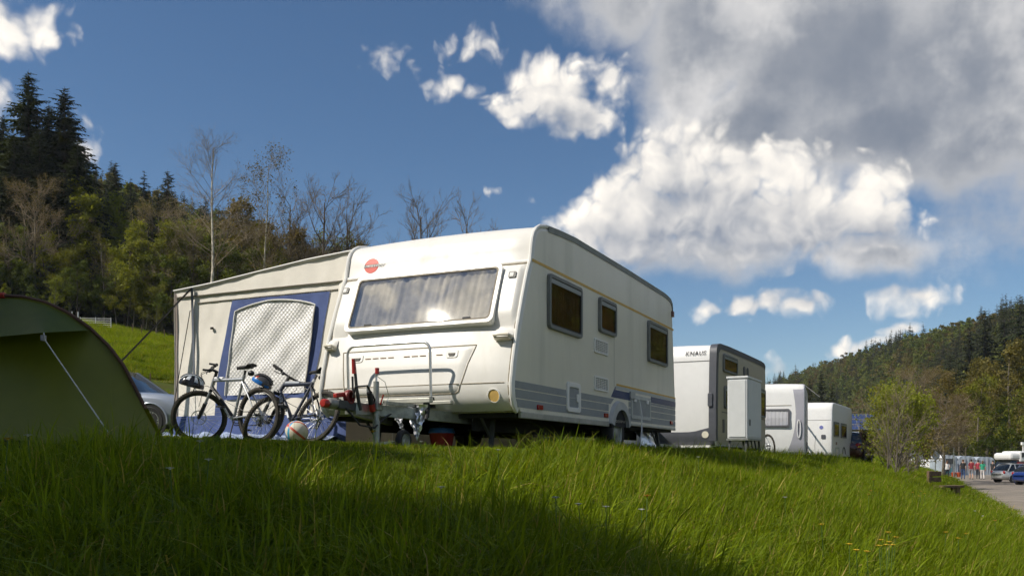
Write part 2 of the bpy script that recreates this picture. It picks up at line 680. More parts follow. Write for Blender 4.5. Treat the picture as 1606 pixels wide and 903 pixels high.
def h_grass(name, shade_forest=True):
    m = bpy.data.materials.new(name)
    m.use_nodes = True
    t = m.node_tree
    h = NT(t)
    b = t.nodes['Principled BSDF']
    pos = h.n('ShaderNodeNewGeometry').outputs['Position']
    n1 = h.noise(pos, .35, 6, .6)
    n2 = h.noise(pos, 6.0, 6, .7)
    n3 = h.noise(pos, .09, 4, .6)
    c = h.mix(h.ramp(n1, .35, .68), (.055, .085, .012), (.085, .105, .018))
    c = h.mix(h.m('MULTIPLY', h.ramp(n3, .5, .62), .75), c, (.12, .085, .035))
    c = h.mix(h.m('MULTIPLY', h.ramp(n2, .45, .75), .5), c, (.03, .04, .01))
    # forest floor on the slopes, meadow below
    sp = h.n('ShaderNodeSeparateXYZ')
    h.put(sp.inputs[0], pos)
    s = h.m('SUBTRACT', h.m('MULTIPLY', sp.outputs[0], RY), h.m('MULTIPLY', sp.outputs[1], RX))
    fo = h.ramp(h.m('ADD', s, h.m('MULTIPLY', n1, 12.0)), -98, -110)
    fo = h.m('MAXIMUM', fo, h.ramp(h.m('ADD', sp.outputs[2], 0), 3.0, 6.0))
    fo = h.m('MULTIPLY', fo, h.m('MAXIMUM', h.ramp(s, -96, -108), h.ramp(sp.outputs[1], 170, 220)))
    c = h.mix(fo, c, h.mix(n2, (.025, .03, .010), (.05, .045, .02)))
    h.put(b.inputs['Base Color'], c)
    b.inputs['Roughness'].default_value = .95
    b.inputs['Specular IOR Level'].default_value = .1
    bn = h.n('ShaderNodeBump')
    bn.inputs['Strength'].default_value = .7
    bn.inputs['Distance'].default_value = .12
    h.put(bn.inputs['Height'], h.m('ADD', h.noise(pos, 9.0, 6, .75), n2))
    h.put(b.inputs['Normal'], bn.outputs[0])
    return m


gx = axis(-28, 30, .5, -3000, 3000, 1.10)
gy = axis(-6, 60, .5, -1500, 4500, 1.08)
XX, YY = np.meshgrid(gx, gy)
ZZ = ground_z(XX, YY)
nx, ny = len(gx), len(gy)
gverts = np.stack([XX.ravel(), YY.ravel(), ZZ.ravel()], 1)
I = (np.arange(ny - 1)[:, None] * nx + np.arange(nx - 1)[None, :]).ravel()
gfaces = np.stack([I, I + 1, I + nx + 1, I + nx], 1)


def np_mesh(name, verts, faces, mats, mi=None, smooth_=False):
    me = bpy.data.meshes.new(name)
    nv, nf, k = len(verts), len(faces), faces.shape[1]
    me.vertices.add(nv)
    me.vertices.foreach_set('co', np.ascontiguousarray(verts, np.float32).ravel())
    me.loops.add(nf * k)
    me.loops.foreach_set('vertex_index', np.ascontiguousarray(faces, np.int32).ravel())
    me.polygons.add(nf)
    me.polygons.foreach_set('loop_start', np.arange(nf, dtype=np.int32) * k)
    me.polygons.foreach_set('loop_total', np.full(nf, k, np.int32))
    for m in (mats if isinstance(mats, (list, tuple)) else [mats]):
        me.materials.append(m)
    if mi is not None:
        me.polygons.foreach_set('material_index', np.asarray(mi, np.int32))
    if smooth_:
        me.polygons.foreach_set('use_smooth', np.ones(nf, bool))
    me.update(calc_edges=True)
    me.validate()
    return me


def link(name, me, parent=None, **tags):
    o = bpy.data.objects.new(name, me)
    COL.objects.link(o)
    if parent is not None:
        o.parent = parent
    return tag(o, **tags)


M_GROUND = h_grass('ground_grass')
link('ground', np_mesh('ground', gverts, gfaces, M_GROUND, smooth_=True), kind='structure')

# the road: a crowned sheet of pale old asphalt with a ragged edge, its own thickness
M_ROAD = mat('old_asphalt', (.215, .185, .150), .9, var=.22, vscale=.8, bump=.5, bscale=60, dirt=.4, dirt_col=(.10, .095, .08), dscale=.7)
ROAD_W = 6.6
rv, tt = [], np.arange(-20, 230, .8)
for t_ in tt:
    jl = .10 * (float(vnoise(np.array(t_ * 1.3), np.array(0.), 5)) - .5)
    for k, s_ in enumerate((3.12 + jl, 3.16 + jl, 4.7, 6.4, 3.1 + ROAD_W)):
        x_, y_ = RY * s_ + RX * t_, -RX * s_ + RY * t_
        rv.append((x_, y_, (-2.06, -1.975, -1.945, -1.935, -1.96)[k]))
rf = [(i * 5 + j, i * 5 + j + 1, i * 5 + j + 6, i * 5 + j + 5) for i in range(len(tt) - 1) for j in range(4)]
link('road', np_mesh('road', np.array(rv), np.array(rf), M_ROAD, smooth_=True), kind='structure')


# ------------------------------------------------------------------ trees
def tubes_np(segs):
    """segs: array (n, 8) p0 r0 p1 r1 -> triangular / square tubes"""
    segs = np.asarray(segs, float)
    p0, r0, p1, r1 = segs[:, :3], segs[:, 3], segs[:, 4:7], segs[:, 7]
    d = p1 - p0
    d /= np.linalg.norm(d, axis=1, keepdims=True) + 1e-9
    ref = np.where(np.abs(d[:, 2:3]) < .9, np.array([[0, 0, 1.]]), np.array([[1., 0, 0]]))
    u = np.cross(d, ref)
    u /= np.linalg.norm(u, axis=1, keepdims=True) + 1e-9
    w = np.cross(d, u)
    big = r0 > .05
    V, F, o = [], [], 0
    for sel, n in ((big, 6), (~big, 3)):
        if not sel.any():
            continue
        k = sel.sum()
        rings = []
        for p, r in ((p0[sel], r0[sel]), (p1[sel], r1[sel])):
            for j in range(n):
                a = 2 * pi * j / n
                rings.append(p + (u[sel] * cos(a) + w[sel] * sin(a)) * r[:, None])
        V.append(np.stack(rings, 1).reshape(-1, 3))
        base = (np.arange(k) * 2 * n)[:, None]
        q = np.array([(j, (j + 1) % n, n + (j + 1) % n, n + j) for j in range(n)]).ravel()
        F.append((base + q[None, :]).reshape(-1, 4) + o)
        o += k * 2 * n
    return np.concatenate(V), np.concatenate(F)


def grow(rng, L, r, levels, nch, angle, ratio, up=.05, wob=.12, start=.25, rmin=.006):
    segs, tips = [], []

    def unit(v):
        return v / (np.linalg.norm(v) + 1e-9)

    def branch(p, d, L, r, lev):
        n = max(2, int(round(3 + 7 * (lev == 0))))
        pts, rad = [p], [r]
        for i in range(n):
            d = unit(d + rng.normal(0, wob * (.35 if lev == 0 else 1), 3) + np.array([0, 0, up]))
            p = p + d * L / n
            pts.append(p)
            rad.append(r * (1 - (.8 if r > rmin * 1.6 else .45) * (i + 1) / n))
        for i in range(n):
            segs.append((*pts[i], rad[i], *pts[i + 1], rad[i + 1]))
        if lev >= levels:
            tips.append(pts[-1])
            tips.append(pts[-2])
            return
        for k in range(nch[lev]):
            t = start + (1 - start) * ((k + rng.random()) / nch[lev]) if lev == 0 else .2 + .8 * rng.random()
            i = min(int(t * n), n - 1)
            f = t * n - i
            q = pts[i] * (1 - f) + pts[i + 1] * f
            dd = unit(pts[i + 1] - pts[i])
            a, b = basis(dd)
            ph = rng.random() * 2 * pi
            an = radians(angle[lev]) * (.75 + .5 * rng.random())
            nd = dd * cos(an) + (np.array(a) * cos(ph) + np.array(b) * sin(ph)) * sin(an)
            ll = L * ratio[lev] * (.7 + .5 * rng.random()) * (1.15 - .75 * t if lev == 0 else 1.05 - .5 * t)
            rr = min(rad[i] * .6, max(rmin, rad[i] * .75 * ratio[lev] + rmin * .5))
            branch(q, nd, ll, rr, lev + 1)
    branch(np.zeros(3), np.array([0, 0, 1.]), L, r, 0)
    return np.array(segs), np.array(tips)


def leaf_quads(rng, pts, size, asp=.6):
    n = len(pts)
    a = rng.normal(0, 1, (n, 3))
    a /= np.linalg.norm(a, axis=1, keepdims=True)
    b = np.cross(a, rng.normal(0, 1, (n, 3)))
    b /= np.linalg.norm(b, axis=1, keepdims=True)
    sz = size * (.6 + .8 * rng.random((n, 1)))
    a, b = a * sz, b * sz * asp
    V = np.stack([pts - a, pts + b * .9 - a * .1, pts + a, pts - b * .9 + a * .15], 1).reshape(-1, 3)
    F = np.arange(n * 4).reshape(-1, 4)
    return V, F


def leaf_mat(name, c0, c1, transl=.45):
    m = bpy.data.materials.new(name)
    m.use_nodes = True
    t = m.node_tree
    h = NT(t)
    b = t.nodes['Principled BSDF']
    oi = h.n('ShaderNodeObjectInfo')
    g = h.n('ShaderNodeNewGeometry')
    pos = h.n('ShaderNodeTexCoord').outputs['Object']
    nz = h.noise(pos, .8, 4, .6)
    f = h.m('ADD', h.m('MULTIPLY', nz, .7), h.m('MULTIPLY', g.outputs['Random Per Island'], .45))
    c = h.mix(h.ramp(f, .25, .85), c0, c1)
    hs = h.n('ShaderNodeHueSaturation')
    h.put(hs.inputs['Color'], c)
    h.put(hs.inputs['Value'], h.ramp(oi.outputs['Random'], 0, 1, .78, 1.22, smooth=False))
    h.put(hs.inputs['Hue'], h.ramp(h.m('FRACT', h.m('MULTIPLY', oi.outputs['Random'], 9.1)), 0, 1, .485, .512, smooth=False))
    h.put(b.inputs['Base Color'], hs.outputs[0])
    b.inputs['Roughness'].default_value = .6
    b.inputs['Specular IOR Level'].default_value = .25
    tr = h.n('ShaderNodeBsdfTranslucent')
    h.put(tr.inputs[0], h.mix(1.0, hs.outputs[0], (1.25, 1.2, .5), 'MULTIPLY'))
    mx = h.n('ShaderNodeMixShader')
    mx.inputs[0].default_value = transl
    h.put(mx.inputs[1], b.outputs[0])
    h.put(mx.inputs[2], tr.outputs[0])
    h.put(t.nodes['Material Output'].inputs[0], mx.outputs[0])
    return m


M_BARK = mat('bark_brown', (.085, .065, .045), .95, var=.35, vscale=3, bump=.5)
M_BARKG = mat('bark_grey', (.16, .135, .10), .9, var=.3, vscale=3, bump=.4)
M_BIRCH = mat('birch_bark', (.42, .38, .30), .8, var=.45, vscale=2.0, bump=.2)
M_TWIG = mat('bare_twigs', (.17, .125, .075), .9, var=.25, vscale=1.0)
M_TWIGW = mat('pale_twigs', (.26, .20, .13), .9, var=.25, vscale=1.0)
M_SPRUCE = leaf_mat('spruce_needles', (.020, .030, .010), (.060, .070, .020), .15)
M_LEAF_Y = leaf_mat('spring_leaves_yellow_green', (.13, .155, .014), (.25, .265, .030), .42)
M_LEAF_G = leaf_mat('spring_leaves_green', (.065, .095, .014), (.135, .165, .024), .4)
M_LEAF_B = leaf_mat('bronze_buds', (.11, .092, .024), (.20, .165, .042), .35)
M_LEAF_F = leaf_mat('far_leaves', (.10, .135, .024), (.20, .22, .036), .35)


def make_spruce(seed, H, whorls, per, nst, spread):
    rng = np.random.default_rng(seed)
    V, o, F = [], 0, []
    for w in range(whorls):
        f = (w + rng.random() * .6) / whorls
        z = H * (.05 + .94 * f)
        base = spread * H * ((1 - f) ** .72) * (.8 + .4 * rng.random()) + .015 * H
        a0 = rng.random() * 6.28
        for k in range(per):
            az = a0 + 2 * pi * k / per + rng.normal(0, .25)
            L = base * (.6 + .55 * rng.random())
            zj = rng.normal(0, .45) * H / whorls
            droop = .25 + .35 * rng.random() + .3 * (1 - f)
            rise = .25 * f
            ca, sa = cos(az), sin(az)
            prev = None
            for j in range(nst + 1):
                t = j / nst
                rr = L * t
                zz = z + zj + L * (rise * t - droop * t * t * .8) + (L * .12 * t ** 3)
                wid = (L * .36 + .012 * H * (1 - f)) * (1 - t * .85) * (.7 + .6 * rng.random()) * min(1, t * 4 + .35)
                hang = wid * (.45 + .5 * rng.random())
                c = np.array([ca * rr, sa * rr, zz])
                side = np.array([-sa, ca, 0])
                cur = (c, c + side * wid - np.array([-ca * wid * .4, -sa * wid * .4, hang]), c - side * wid - np.array([-ca * wid * .4, -sa * wid * .4, hang]))
                if prev is not None:
                    # two jagged sprays per step and one hanging spray
                    V += [prev[0], c, cur[1], prev[0], cur[2], c]
                    dn = c * .5 + prev[0] * .5 + np.array([rng.normal(0, .1) * L, rng.normal(0, .1) * L, -hang * 1.5])
                    V += [prev[0], c, dn]
                prev = cur
    V = np.array(V)
    F = np.arange(len(V)).reshape(-1, 3)
    tr = []
    r0 = H * .013
    for i in range(6):
        tr.append((0, 0, H * i / 6, r0 * (1 - i / 6) + .01, 0, 0, H * (i + 1) / 6, r0 * (1 - (i + 1) / 6) + .01))
    TV, TF = tubes_np(tr)
    return np_mesh('trunk', TV, TF, M_BARK), np_mesh('crown', V, F, M_SPRUCE)


def make_leafy(seed, H, leaf, nleaf, size, levels=3, nch=(16, 7, 5), angle=(52, 45, 45), ratio=(.42, .5, .5), bark=None, start=.22, blob=.9, up=.06):
    rng = np.random.default_rng(seed)
    segs, tips = grow(rng, H, H * .014, levels, nch, angle, ratio, up=up, start=start)
    TV, TF = tubes_np(segs)
    reps = int(math.ceil(nleaf / len(tips)))
    # clumps: some tips carry many leaves, some few, leaving gaps
    wts = rng.random(len(tips)) ** 1.6
    idx = rng.choice(len(tips), nleaf, p=wts / wts.sum())
    pts = tips[idx] + rng.normal(0, blob * H * .022, (nleaf, 3))
    LV, LF = leaf_quads(rng, pts, size)
    return np_mesh('trunk', TV, TF, bark or M_BARK), np_mesh('crown', LV, LF, leaf)


def make_bare(seed, H, twig, trunk_mat, levels=4, nch=(20, 8, 5, 3), angle=(48, 42, 40, 40), ratio=(.36, .46, .5, .5), start=.3, up=.07, r=.011, buds=None, nb=0, wob=.12, rmin=.006):
    rng = np.random.default_rng(seed)
    segs, tips = grow(rng, H, H * r, levels, nch, angle, ratio, up=up, start=start, wob=wob, rmin=rmin)
    segs = np.asarray(segs)
    big = segs[:, 3] > H * .0022
    TV, TF = tubes_np(segs[big])
    CV, CF = tubes_np(segs[~big])
    mi = np.zeros(len(CF), int)
    mats = [twig]
    if nb:
        pts = tips[rng.integers(0, len(tips), nb)] + rng.normal(0, .012 * H, (nb, 3))
        LV, LF = leaf_quads(rng, pts, .0045 * H)
        CF = np.concatenate([CF, LF + len(CV)])
        CV = np.concatenate([CV, LV])
        mi = np.concatenate([mi, np.ones(len(LF), int)])
        mats.append(buds)
    return np_mesh('trunk', TV, TF, trunk_mat), np_mesh('crown', CV, CF, mats, mi)


def tree(name, meshes, x, y, scale, rz, label, group=None, z=None, cat='tree', sink=.1):
    z = gz(x, y) if z is None else z
    r = empty(name, (x, y, z - sink), rz, label, cat, group)
    r.scale = (scale,) * 3 if not isinstance(scale, tuple) else scale
    link('trunk', meshes[0], r)
    link('crown', meshes[1], r)
    return r


# ------------------------------------------------------------------ the big caravan
CAR_Z = 0.0
TH = atan2(.9053, .4248)
CW = 2.55
cara = empty('caravan', (0, 9.6, CAR_Z), TH, 'large old white caravan with yellow stripe and blue band, front lit by the sun', 'caravan')
FRONT = [(.163, .455), (.075, .53), (.036, .615), (.017, .747), (.067, .992), (.182, 1.381), (.312, 1.724), (.440, 2.022), (.53, 2.181),
         (.560, 2.33), (.585, 2.43), (.625, 2.51), (.69, 2.572), (.78, 2.615), (.96, 2.655)]
ROOF = [(1.35, 2.69), (1.9, 2.71), (3.0, 2.72), (4.5, 2.72), (6.0, 2.71), (6.3, 2.695), (6.48, 2.665), (6.57, 2.60), (6.60, 2.50), (6.62, 2.3),
        (6.645, 2.1), (6.73, 1.5), (6.79, 1.0), (6.79, .7), (6.765, .455)]
F_A, F_Z = [p[0] for p in FRONT], [p[1] for p in FRONT]


def wrap_body(front, roof, width, rad, crown, parent, mats, side_mat_i=1, name='body_shell', ncol=10, roof_camber=.03):
    """shell lofted across the width with rounded long edges; sides closed flat"""
    loop = front + roof
    n = len(loop)
    nor = []
    for i in range(n):
        a, b = Vector(loop[max(i - 1, 0)]), Vector(loop[min(i + 1, n - 1)])
        d = (b - a).normalized()
        nor.append(Vector((d.y, -d.x)))           # inward-pointing normal of a loop that runs up, back, down
    ws = [(0, rad), (rad * .12, rad * .52), (rad * .4, rad * .2), (rad, 0)]
    ws += [(rad + (width - 2 * rad) * k / ncol, 0) for k in range(1, ncol)]
    ws += [(width - w, i) for w, i in reversed(ws[:4])]
    mb = MB()
    vs = []
    for w, ins in ws:
        c = 1 - ((w - width / 2) / (width / 2)) ** 2
        for i, (a, z) in enumerate(loop):
            p = Vector((a, z)) + nor[i] * ins
            ff = crown * c if i < len(front) - 3 else 0
            rc = roof_camber * c * (1 if len(front) - 3 <= i < n - 8 else 0)
            vs.append((p.x - ff, w, p.y + rc))
    fs = [(j * n + i, (j + 1) * n + i, (j + 1) * n + i + 1, j * n + i + 1) for j in range(len(ws) - 1) for i in range(n - 1)]
    fs += [(j * n + n - 1, (j + 1) * n + n - 1, (j + 1) * n, j * n) for j in range(len(ws) - 1)]
    mb.add(vs, fs, 0)
    L = len(ws) - 1
    mb.f.append(tuple(range(n - 1, -1, -1)))
    mb.m.append(side_mat_i)
    mb.f.append(tuple(L * n + i for i in range(n)))
    mb.m.append(side_mat_i)
    return mb.build(name, mats, parent, smooth=32)


wrap_body(FRONT, ROOF, CW, .05, .03, cara, [M_WHITE, M_SIDE])


def fm(w, z, d):
    """point on the front skin at width w, height z, d proud of it"""
    a = float(np.interp(z, F_Z, F_A))
    e = .04
    sl = (float(np.interp(z + e, F_Z, F_A)) - float(np.interp(z - e, F_Z, F_A))) / (2 * e)
    nrm = Vector((-1, 0, sl)).normalized()
    c = .03 * (1 - ((w - CW / 2) / (CW / 2)) ** 2)
    p = Vector((a - c, w, z)) + nrm * d
    return p


def sm(x, z, d):
    return Vector((x, -d, z))


def strip_front(name, w0, w1, z0, z1, d, m, n=14, parent=None):
    mb = MB()
    mb.grid(n, 3, lambda u, v: fm(w0 + (w1 - w0) * u, z0 + (z1 - z0) * v, d if 0 < v < 1 else d - .012))
    return mb.build(name, m, parent or cara, smooth=True)


def line_front(name, pts, r, m, d=.002, parent=None, sub=8):
    pp = []
    for (w0, z0), (w1, z1) in zip(pts[:-1], pts[1:]):
        for k in range(sub):
            pp.append(fm(w0 + (w1 - w0) * k / sub, z0 + (z1 - z0) * k / sub, d))
    pp.append(fm(*pts[-1], d))
    return MB().tube(pp, r, 6).build(name, m, parent or cara, smooth=True)


# edge trims along both sides of the front, roof and rear
for y_ in (.018, CW - .018):
    loop = FRONT + ROOF[:3]
    MB().tube([(a - .012 * (i < 12), y_, z + .010 * (i > 11)) for i, (a, z) in enumerate(loop)], .024, 8).build('edge_trim', M_TRIMW, cara, smooth=True)
# dark dirty seam line inside the near trim
MB().tube([fm(.055, z, -.004) for z in np.linspace(.5, 2.12, 22)], .009, 5).build('edge_seam', M_SEAL, cara, smooth=True)
MB().tube([fm(CW - .055, z, -.004) for z in np.linspace(.5, 2.12, 22)], .009, 5).build('edge_seam', M_SEAL, cara, smooth=True)
# roof cap seam and brow
line_front('brow_seam', [(CW - .03, 2.150), (.03, 2.150)], .011, M_SEAL, .002)
strip_front('brow_lip', .03, CW - .03, 2.157, 2.20, .014, M_WHITE)
# moulded pillars either side of the window
for w0, w1 in ((.035, .33), (2.24, 2.515)):
    mb = MB()

    def pil(u, v, w0=w0, w1=w1):
        w = w0 + (w1 - w0) * u
        edge = min(u, 1 - u) * 6
        inner = (u if w0 < 1 else 1 - u)
        z = 1.40 + (2.14 - 1.40) * v
        d = .055 * min(1, edge) * (1 - .35 * (inner > .85)) * min(1, (1 - v) * 9 + .15)
        d *= min(1, v * 5 + .1)
        return fm(w, z, d - .006)
    mb.grid(12, 14, pil)
    mb.build('window_pillar', M_WHITE, cara, smooth=60)

# front window in a planar frame leaning back with the skin
pB, pT = fm(CW / 2, 1.452, .055), fm(CW / 2, 2.088, .055)
wdir = (pT - pB).normalized()
wnor = Vector((-wdir.z, 0, wdir.x))
WL = (pT - pB).length


def wm(w, t, d):
    return Vector((pB.x, w, pB.z)) + wdir * t + wnor * d


fw = empty('front_window', (0, 0, 0), 0, parent=cara)
mb = MB().ring(rrect(.29, 2.27, -.03, WL + .03, .07), rrect(.335, 2.225, .012, WL - .012, .05), wm, -.10, .022)
mb.build('frame', M_TRIMW, fw, smooth=30)
MB().ring(rrect(.333, 2.227, .010, WL - .010, .05), rrect(.352, 2.208, .03, WL - .03, .04), wm, -.05, .024).build('rubber_seal', mat('seal_brown', (.23, .20, .15), .7, var=.3, vscale=15), fw, smooth=30)
MB().plate(rrect(.34, 2.22, .016, WL - .016, .05), wm, .010, .016).build('pane', G_FRONT, fw)
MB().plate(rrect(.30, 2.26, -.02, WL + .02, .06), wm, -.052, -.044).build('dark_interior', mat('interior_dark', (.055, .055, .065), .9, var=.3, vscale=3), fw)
rng = np.random.default_rng(3)
ph = rng.random(8) * 6.28


def curt(u, v):
    w = .36 + 1.84 * u
    g = abs(sin(w * 24 + ph[0] + 2.4 * sin(w * 5.3 + ph[1]) + .5 * v)) * (.014 + .010 * sin(w * 3.1 + ph[3])) + .006 * sin(w * 61 + 2 * sin(w * 11) + ph[2])
    top = WL - .02
    gather = .75 + .25 * v
    return wm(w, .02 + (top - .03) * v, -.030 + g * gather)


MB().grid(220, 3, curt).build('net_curtain', M_CURTAIN, fw, smooth=True)
for w in (.62, 1.94):                      # catches at the pane's foot
    MB().plate(rrect(w - .05, w + .05, .028, .05, .008), wm, .014, .028).build('catch', M_BLACK, fw)

# badge: red disc cut by a white bar, with the maker's lettering
bd = empty('badge', (0, 0, 0), 0, parent=cara)
M_BADGE = mat('badge_red', (.62, .075, .05), .4)
cw_, cz_, rr_ = 2.168, 2.318, .105
for sgn in (1, -1):
    arc = [(cw_ + rr_ * cos(t), cz_ + sgn * (rr_ * sin(t) * .9)) for t in np.linspace(math.asin(.17), pi - math.asin(.17), 18)]
    MB().plate(arc, fm, .001, .004).build('red_half_disc', M_BADGE, bd)
text_mb('burstner', .088, lambda u, v, d: fm(2.285 - u * 1.0, 2.293 + v * .8, d), .007, shear=.25, spacing=1.05).build('lettering', mat('badge_letter_grey', (.10, .10, .11), .5), bd)

# corner marker lamps
for w in (2.425, .165):
    lm = MB().plate(rrect(w - .045, w + .045, 1.945, 2.015, .012), fm, .03, .062).build('marker_lamp', mat('lamp_housing', (.06, .06, .055), .5), cara)
    MB().plate(rrect(w - .018, w + .03, 1.957, 2.003, .008), fm, .062, .066).build('lens', mat('clear_lens', (.75, .74, .70), .15), lm)
# grab handles: dished cup with a bar across
M_HANDLE = mat('handle_beige', (.66, .61, .50), .4, var=.08)
for w0, w1 in ((2.385, 2.535), (.045, .27)):
    hd = empty('grab_handle', (0, 0, 0), 0, parent=cara)
    mb = MB()

    def cup(u, v, w0=w0, w1=w1):
        dd = .085 * (1 - v) ** .6 * sin(pi * min(max(u, .03), .97)) ** .35
        return fm(w0 + (w1 - w0) * u, 1.245 + .14 * v, dd - .01)
    mb.grid(12, 8, cup)
    mb.build('cup', M_WHITE, hd, smooth=50)
    MB().tube([fm(w0 + .01, 1.27, .02), fm(w0 + .03, 1.265, .10), fm((w0 + w1) / 2, 1.262, .115), fm(w1 - .03, 1.265, .10), fm(w1 - .01, 1.27, .02)], .017, 8).build('grip', M_HANDLE, hd, smooth=True)
    MB().plate([(w0 + .02, 1.235), (w1 - .02, 1.235), (w1 - .02, 1.25), (w0 + .02, 1.25)], fm, -.005, .085).build('cup_lip', M_HANDLE, hd)  # beige lip along the foot of the cup

# gas locker lid with its dark outline, locks and the string of rust between them
hatch = [(2.28, 1.205), (.485, 1.205), (.56, 1.00), (.62, .78), (.655, .69), (.70, .665), (2.10, .665), (2.17, .70), (2.20, .80), (2.28, 1.205)]
M_LID = M_WHITE
mb = MB()


def lidpt(u, v):
    z = .672 + (1.198 - .672) * v
    wl = np.interp(z, [.66, .7, .8, 1.205], [2.09, 2.165, 2.195, 2.272])
    wr = np.interp(z, [.66, .69, .78, 1.0, 1.205], [.71, .665, .628, .57, .495])
    w = wl + (wr - wl) * u
    e = min(u, 1 - u, v, 1 - v)
    return fm(w, z, .016 * min(1, e * 30) - .002)


lid = mb.grid(34, 20, lidpt).build('gas_locker_lid', M_LID, cara, smooth=60)
line_front('lid_gap', hatch, .0065, M_SEAL, .001, sub=6)
for w, z in ((2.04, 1.117), (.77, 1.115)):
    lk = MB().plate(rrect(w - .075, w + .075, z - .05, z + .05, .03), fm, .012, .022).build('lock', M_TRIMW, lid, bevel=.004)
    MB().plate([(w - .045, z), (w + .045, z), (w + .03, z - .03), (w - .03, z - .03)], fm, .0225, .030).build('lock_recess', mat('lock_dark', (.05, .045, .035), .6), lk)
xs = np.linspace(1.93, .86, 11)
for k in range(10):
    if k in (4, 8):
        continue
    a_, b_ = xs[k], xs[k] - .075
    MB().tube([fm(a_, 1.105, .017), fm(b_, 1.105, .017)], .006, 5).build('hinge_pin', mat('hinge_brown', (.28, .17, .10), .7, var=.3, vscale=30), lid)
line_front('belt_groove', [(2.50, .768), (2.21, .768)], .007, M_SEAL, .001)
line_front('belt_groove', [(.62, .768), (.10, .768)], .007, M_SEAL, .001)
line_front('lid_crease', [(2.19, .768), (.64, .768)], .006, M_SEAL, .014, parent=lid)
# round amber lamp at the lower corner
MB().ring(circ(.228, .632, .075), circ(.228, .632, .066), fm, -.004, .014).build('lamp_rim', M_TRIMW, cara, smooth=40)
MB().plate(circ(.228, .632, .066), fm, -.002, .008).build('round_lamp', M_AMBER, cara)
# darker mottled underside lip of the front
strip_front('front_lip', .06, CW - .06, .452, .475, .004, mat('lip_mottled', (.35, .33, .24), .8, var=.4, vscale=8))

# ---- near side ----
MB().box(.53, 6.645, -.004, .004, 2.172, 2.204).build('yellow_stripe', M_YELLOW, cara)
MB().box(3.53, 6.775, -.004, .004, .990, 1.016).build('yellow_stripe', M_YELLOW, cara)


def front_x(z):
    return float(np.interp(z, F_Z, F_A)) + .052


def side_poly(name, pts, m, d=.0035, parent=None):
    return MB().plate(pts, sm, -.004, d).build(name, m, parent or cara)


# grey lower band in three strakes with pale pinstripes between
zz_ = [.50, .600, .705, .797]
for k in range(3):
    z0, z1 = zz_[k] + .006, zz_[k + 1] - .006
    segs_ = [(front_x(z0), front_x(z1), 3.17 if k < 2 else 3.26, 3.17 if k < 2 else 3.40), (4.09, 4.09, 6.775, 6.775)]
    for (xa, xb, xc, xd) in segs_:
        side_poly('grey_strake', [(xa, z0), (xc, z0), (xd, z1), (xb, z1)], M_GREY)
side_poly('grey_strake', [(4.09, .803), (6.775, .803), (6.775, .835), (4.09, .835)], M_GREY)
side_poly('blue_band', [(3.28, .812), (4.16, .812), (4.16, .925), (3.47, .925), (3.47, .972)], M_BLUE, .005)
side_poly('blue_band', [(5.26, .842), (6.775, .842), (6.775, .937), (5.26, .937)], M_BLUE, .005)
side_poly('pale_band', [(3.50, .942), (6.775, .942), (6.775, .985), (3.50, .985)], mat('pale_grey_band', (.42, .44, .44), .45, var=.05), .003)
MB().box(3.415, 3.421, -.003, .003, .96, 2.17).build('panel_seam', mat('seam_grey', (.35, .35, .32), .6), cara)
MB().box(.22, 3.17, -.012, .03, .39, .462).build('lower_rail', mat('rail_alu', (.38, .38, .34), .5, .4, var=.15), cara, bevel=.008)
MB().box(4.09, 6.76, -.012, .03, .435, .47).build('lower_rail', mat('rail_alu', (.38, .38, .34), .5, .4, var=.15), cara, bevel=.008)
MB().box(.2, 6.76, -.006, .01, .462, .50).build('skirt', M_SIDE, cara)


def side_window(x0, x1, z0, z1, curtain, parent, mp=None, frame_m=None):
    mp = mp or sm
    w = empty('window', (0, 0, 0), 0, parent=parent)
    MB().ring(rrect(x0, x1, z0, z1, .06), rrect(x0 + .045, x1 - .045, z0 + .045, z1 - .045, .04), mp, -.01, .045).build('frame', frame_m or M_FRAME, w, smooth=30, bevel=.006)
    MB().ring(rrect(x0 + .045, x1 - .045, z0 + .045, z1 - .045, .04), rrect(x0 + .062, x1 - .062, z0 + .062, z1 - .062, .035), mp, -.01, .036).build('rubber_seal', M_BLACK, w, smooth=30)
    mb = MB()
    rg = np.random.default_rng(int(x0 * 100))
    p_ = rg.random(4) * 6.28

    def cu(u, v):
        x = x0 + .05 + (x1 - x0 - .1) * u
        return mp(x, z0 + .05 + (z1 - z0 - .1) * v, .008 + .010 * abs(sin(x * 40 + p_[0] + sin(x * 9 + p_[1]))))
    mb.grid(60, 2, cu).build('curtain', curtain, w, smooth=True)
    MB().plate(rrect(x0 + .05, x1 - .05, z0 + .05, z1 - .05, .04), mp, .026, .030).build('pane', G_SIDE, w)
    MB().plate(rrect(x0 + .05, x1 - .05, z1 - .105, z1 - .055, .01), mp, .0305, .040).build('top_bar', mat('window_top_strip', (.30, .33, .34), .3, .3), w)
    return w


M_CURT_A = mat('curtain_tan', (.22, .17, .09), .9, var=.35, vscale=3)
M_CURT_B = mat('curtain_orange', (.36, .15, .05), .9, var=.35, vscale=5)
M_CURT_C = mat('curtain_olive', (.17, .15, .07), .9, var=.35, vscale=4)
side_window(.96, 2.05, 1.475, 2.12, M_CURT_A, cara)
side_window(2.735, 3.43, 1.66, 2.135, M_CURT_B, cara)
side_window(5.04, 6.15, 1.488, 2.142, M_CURT_C, cara)


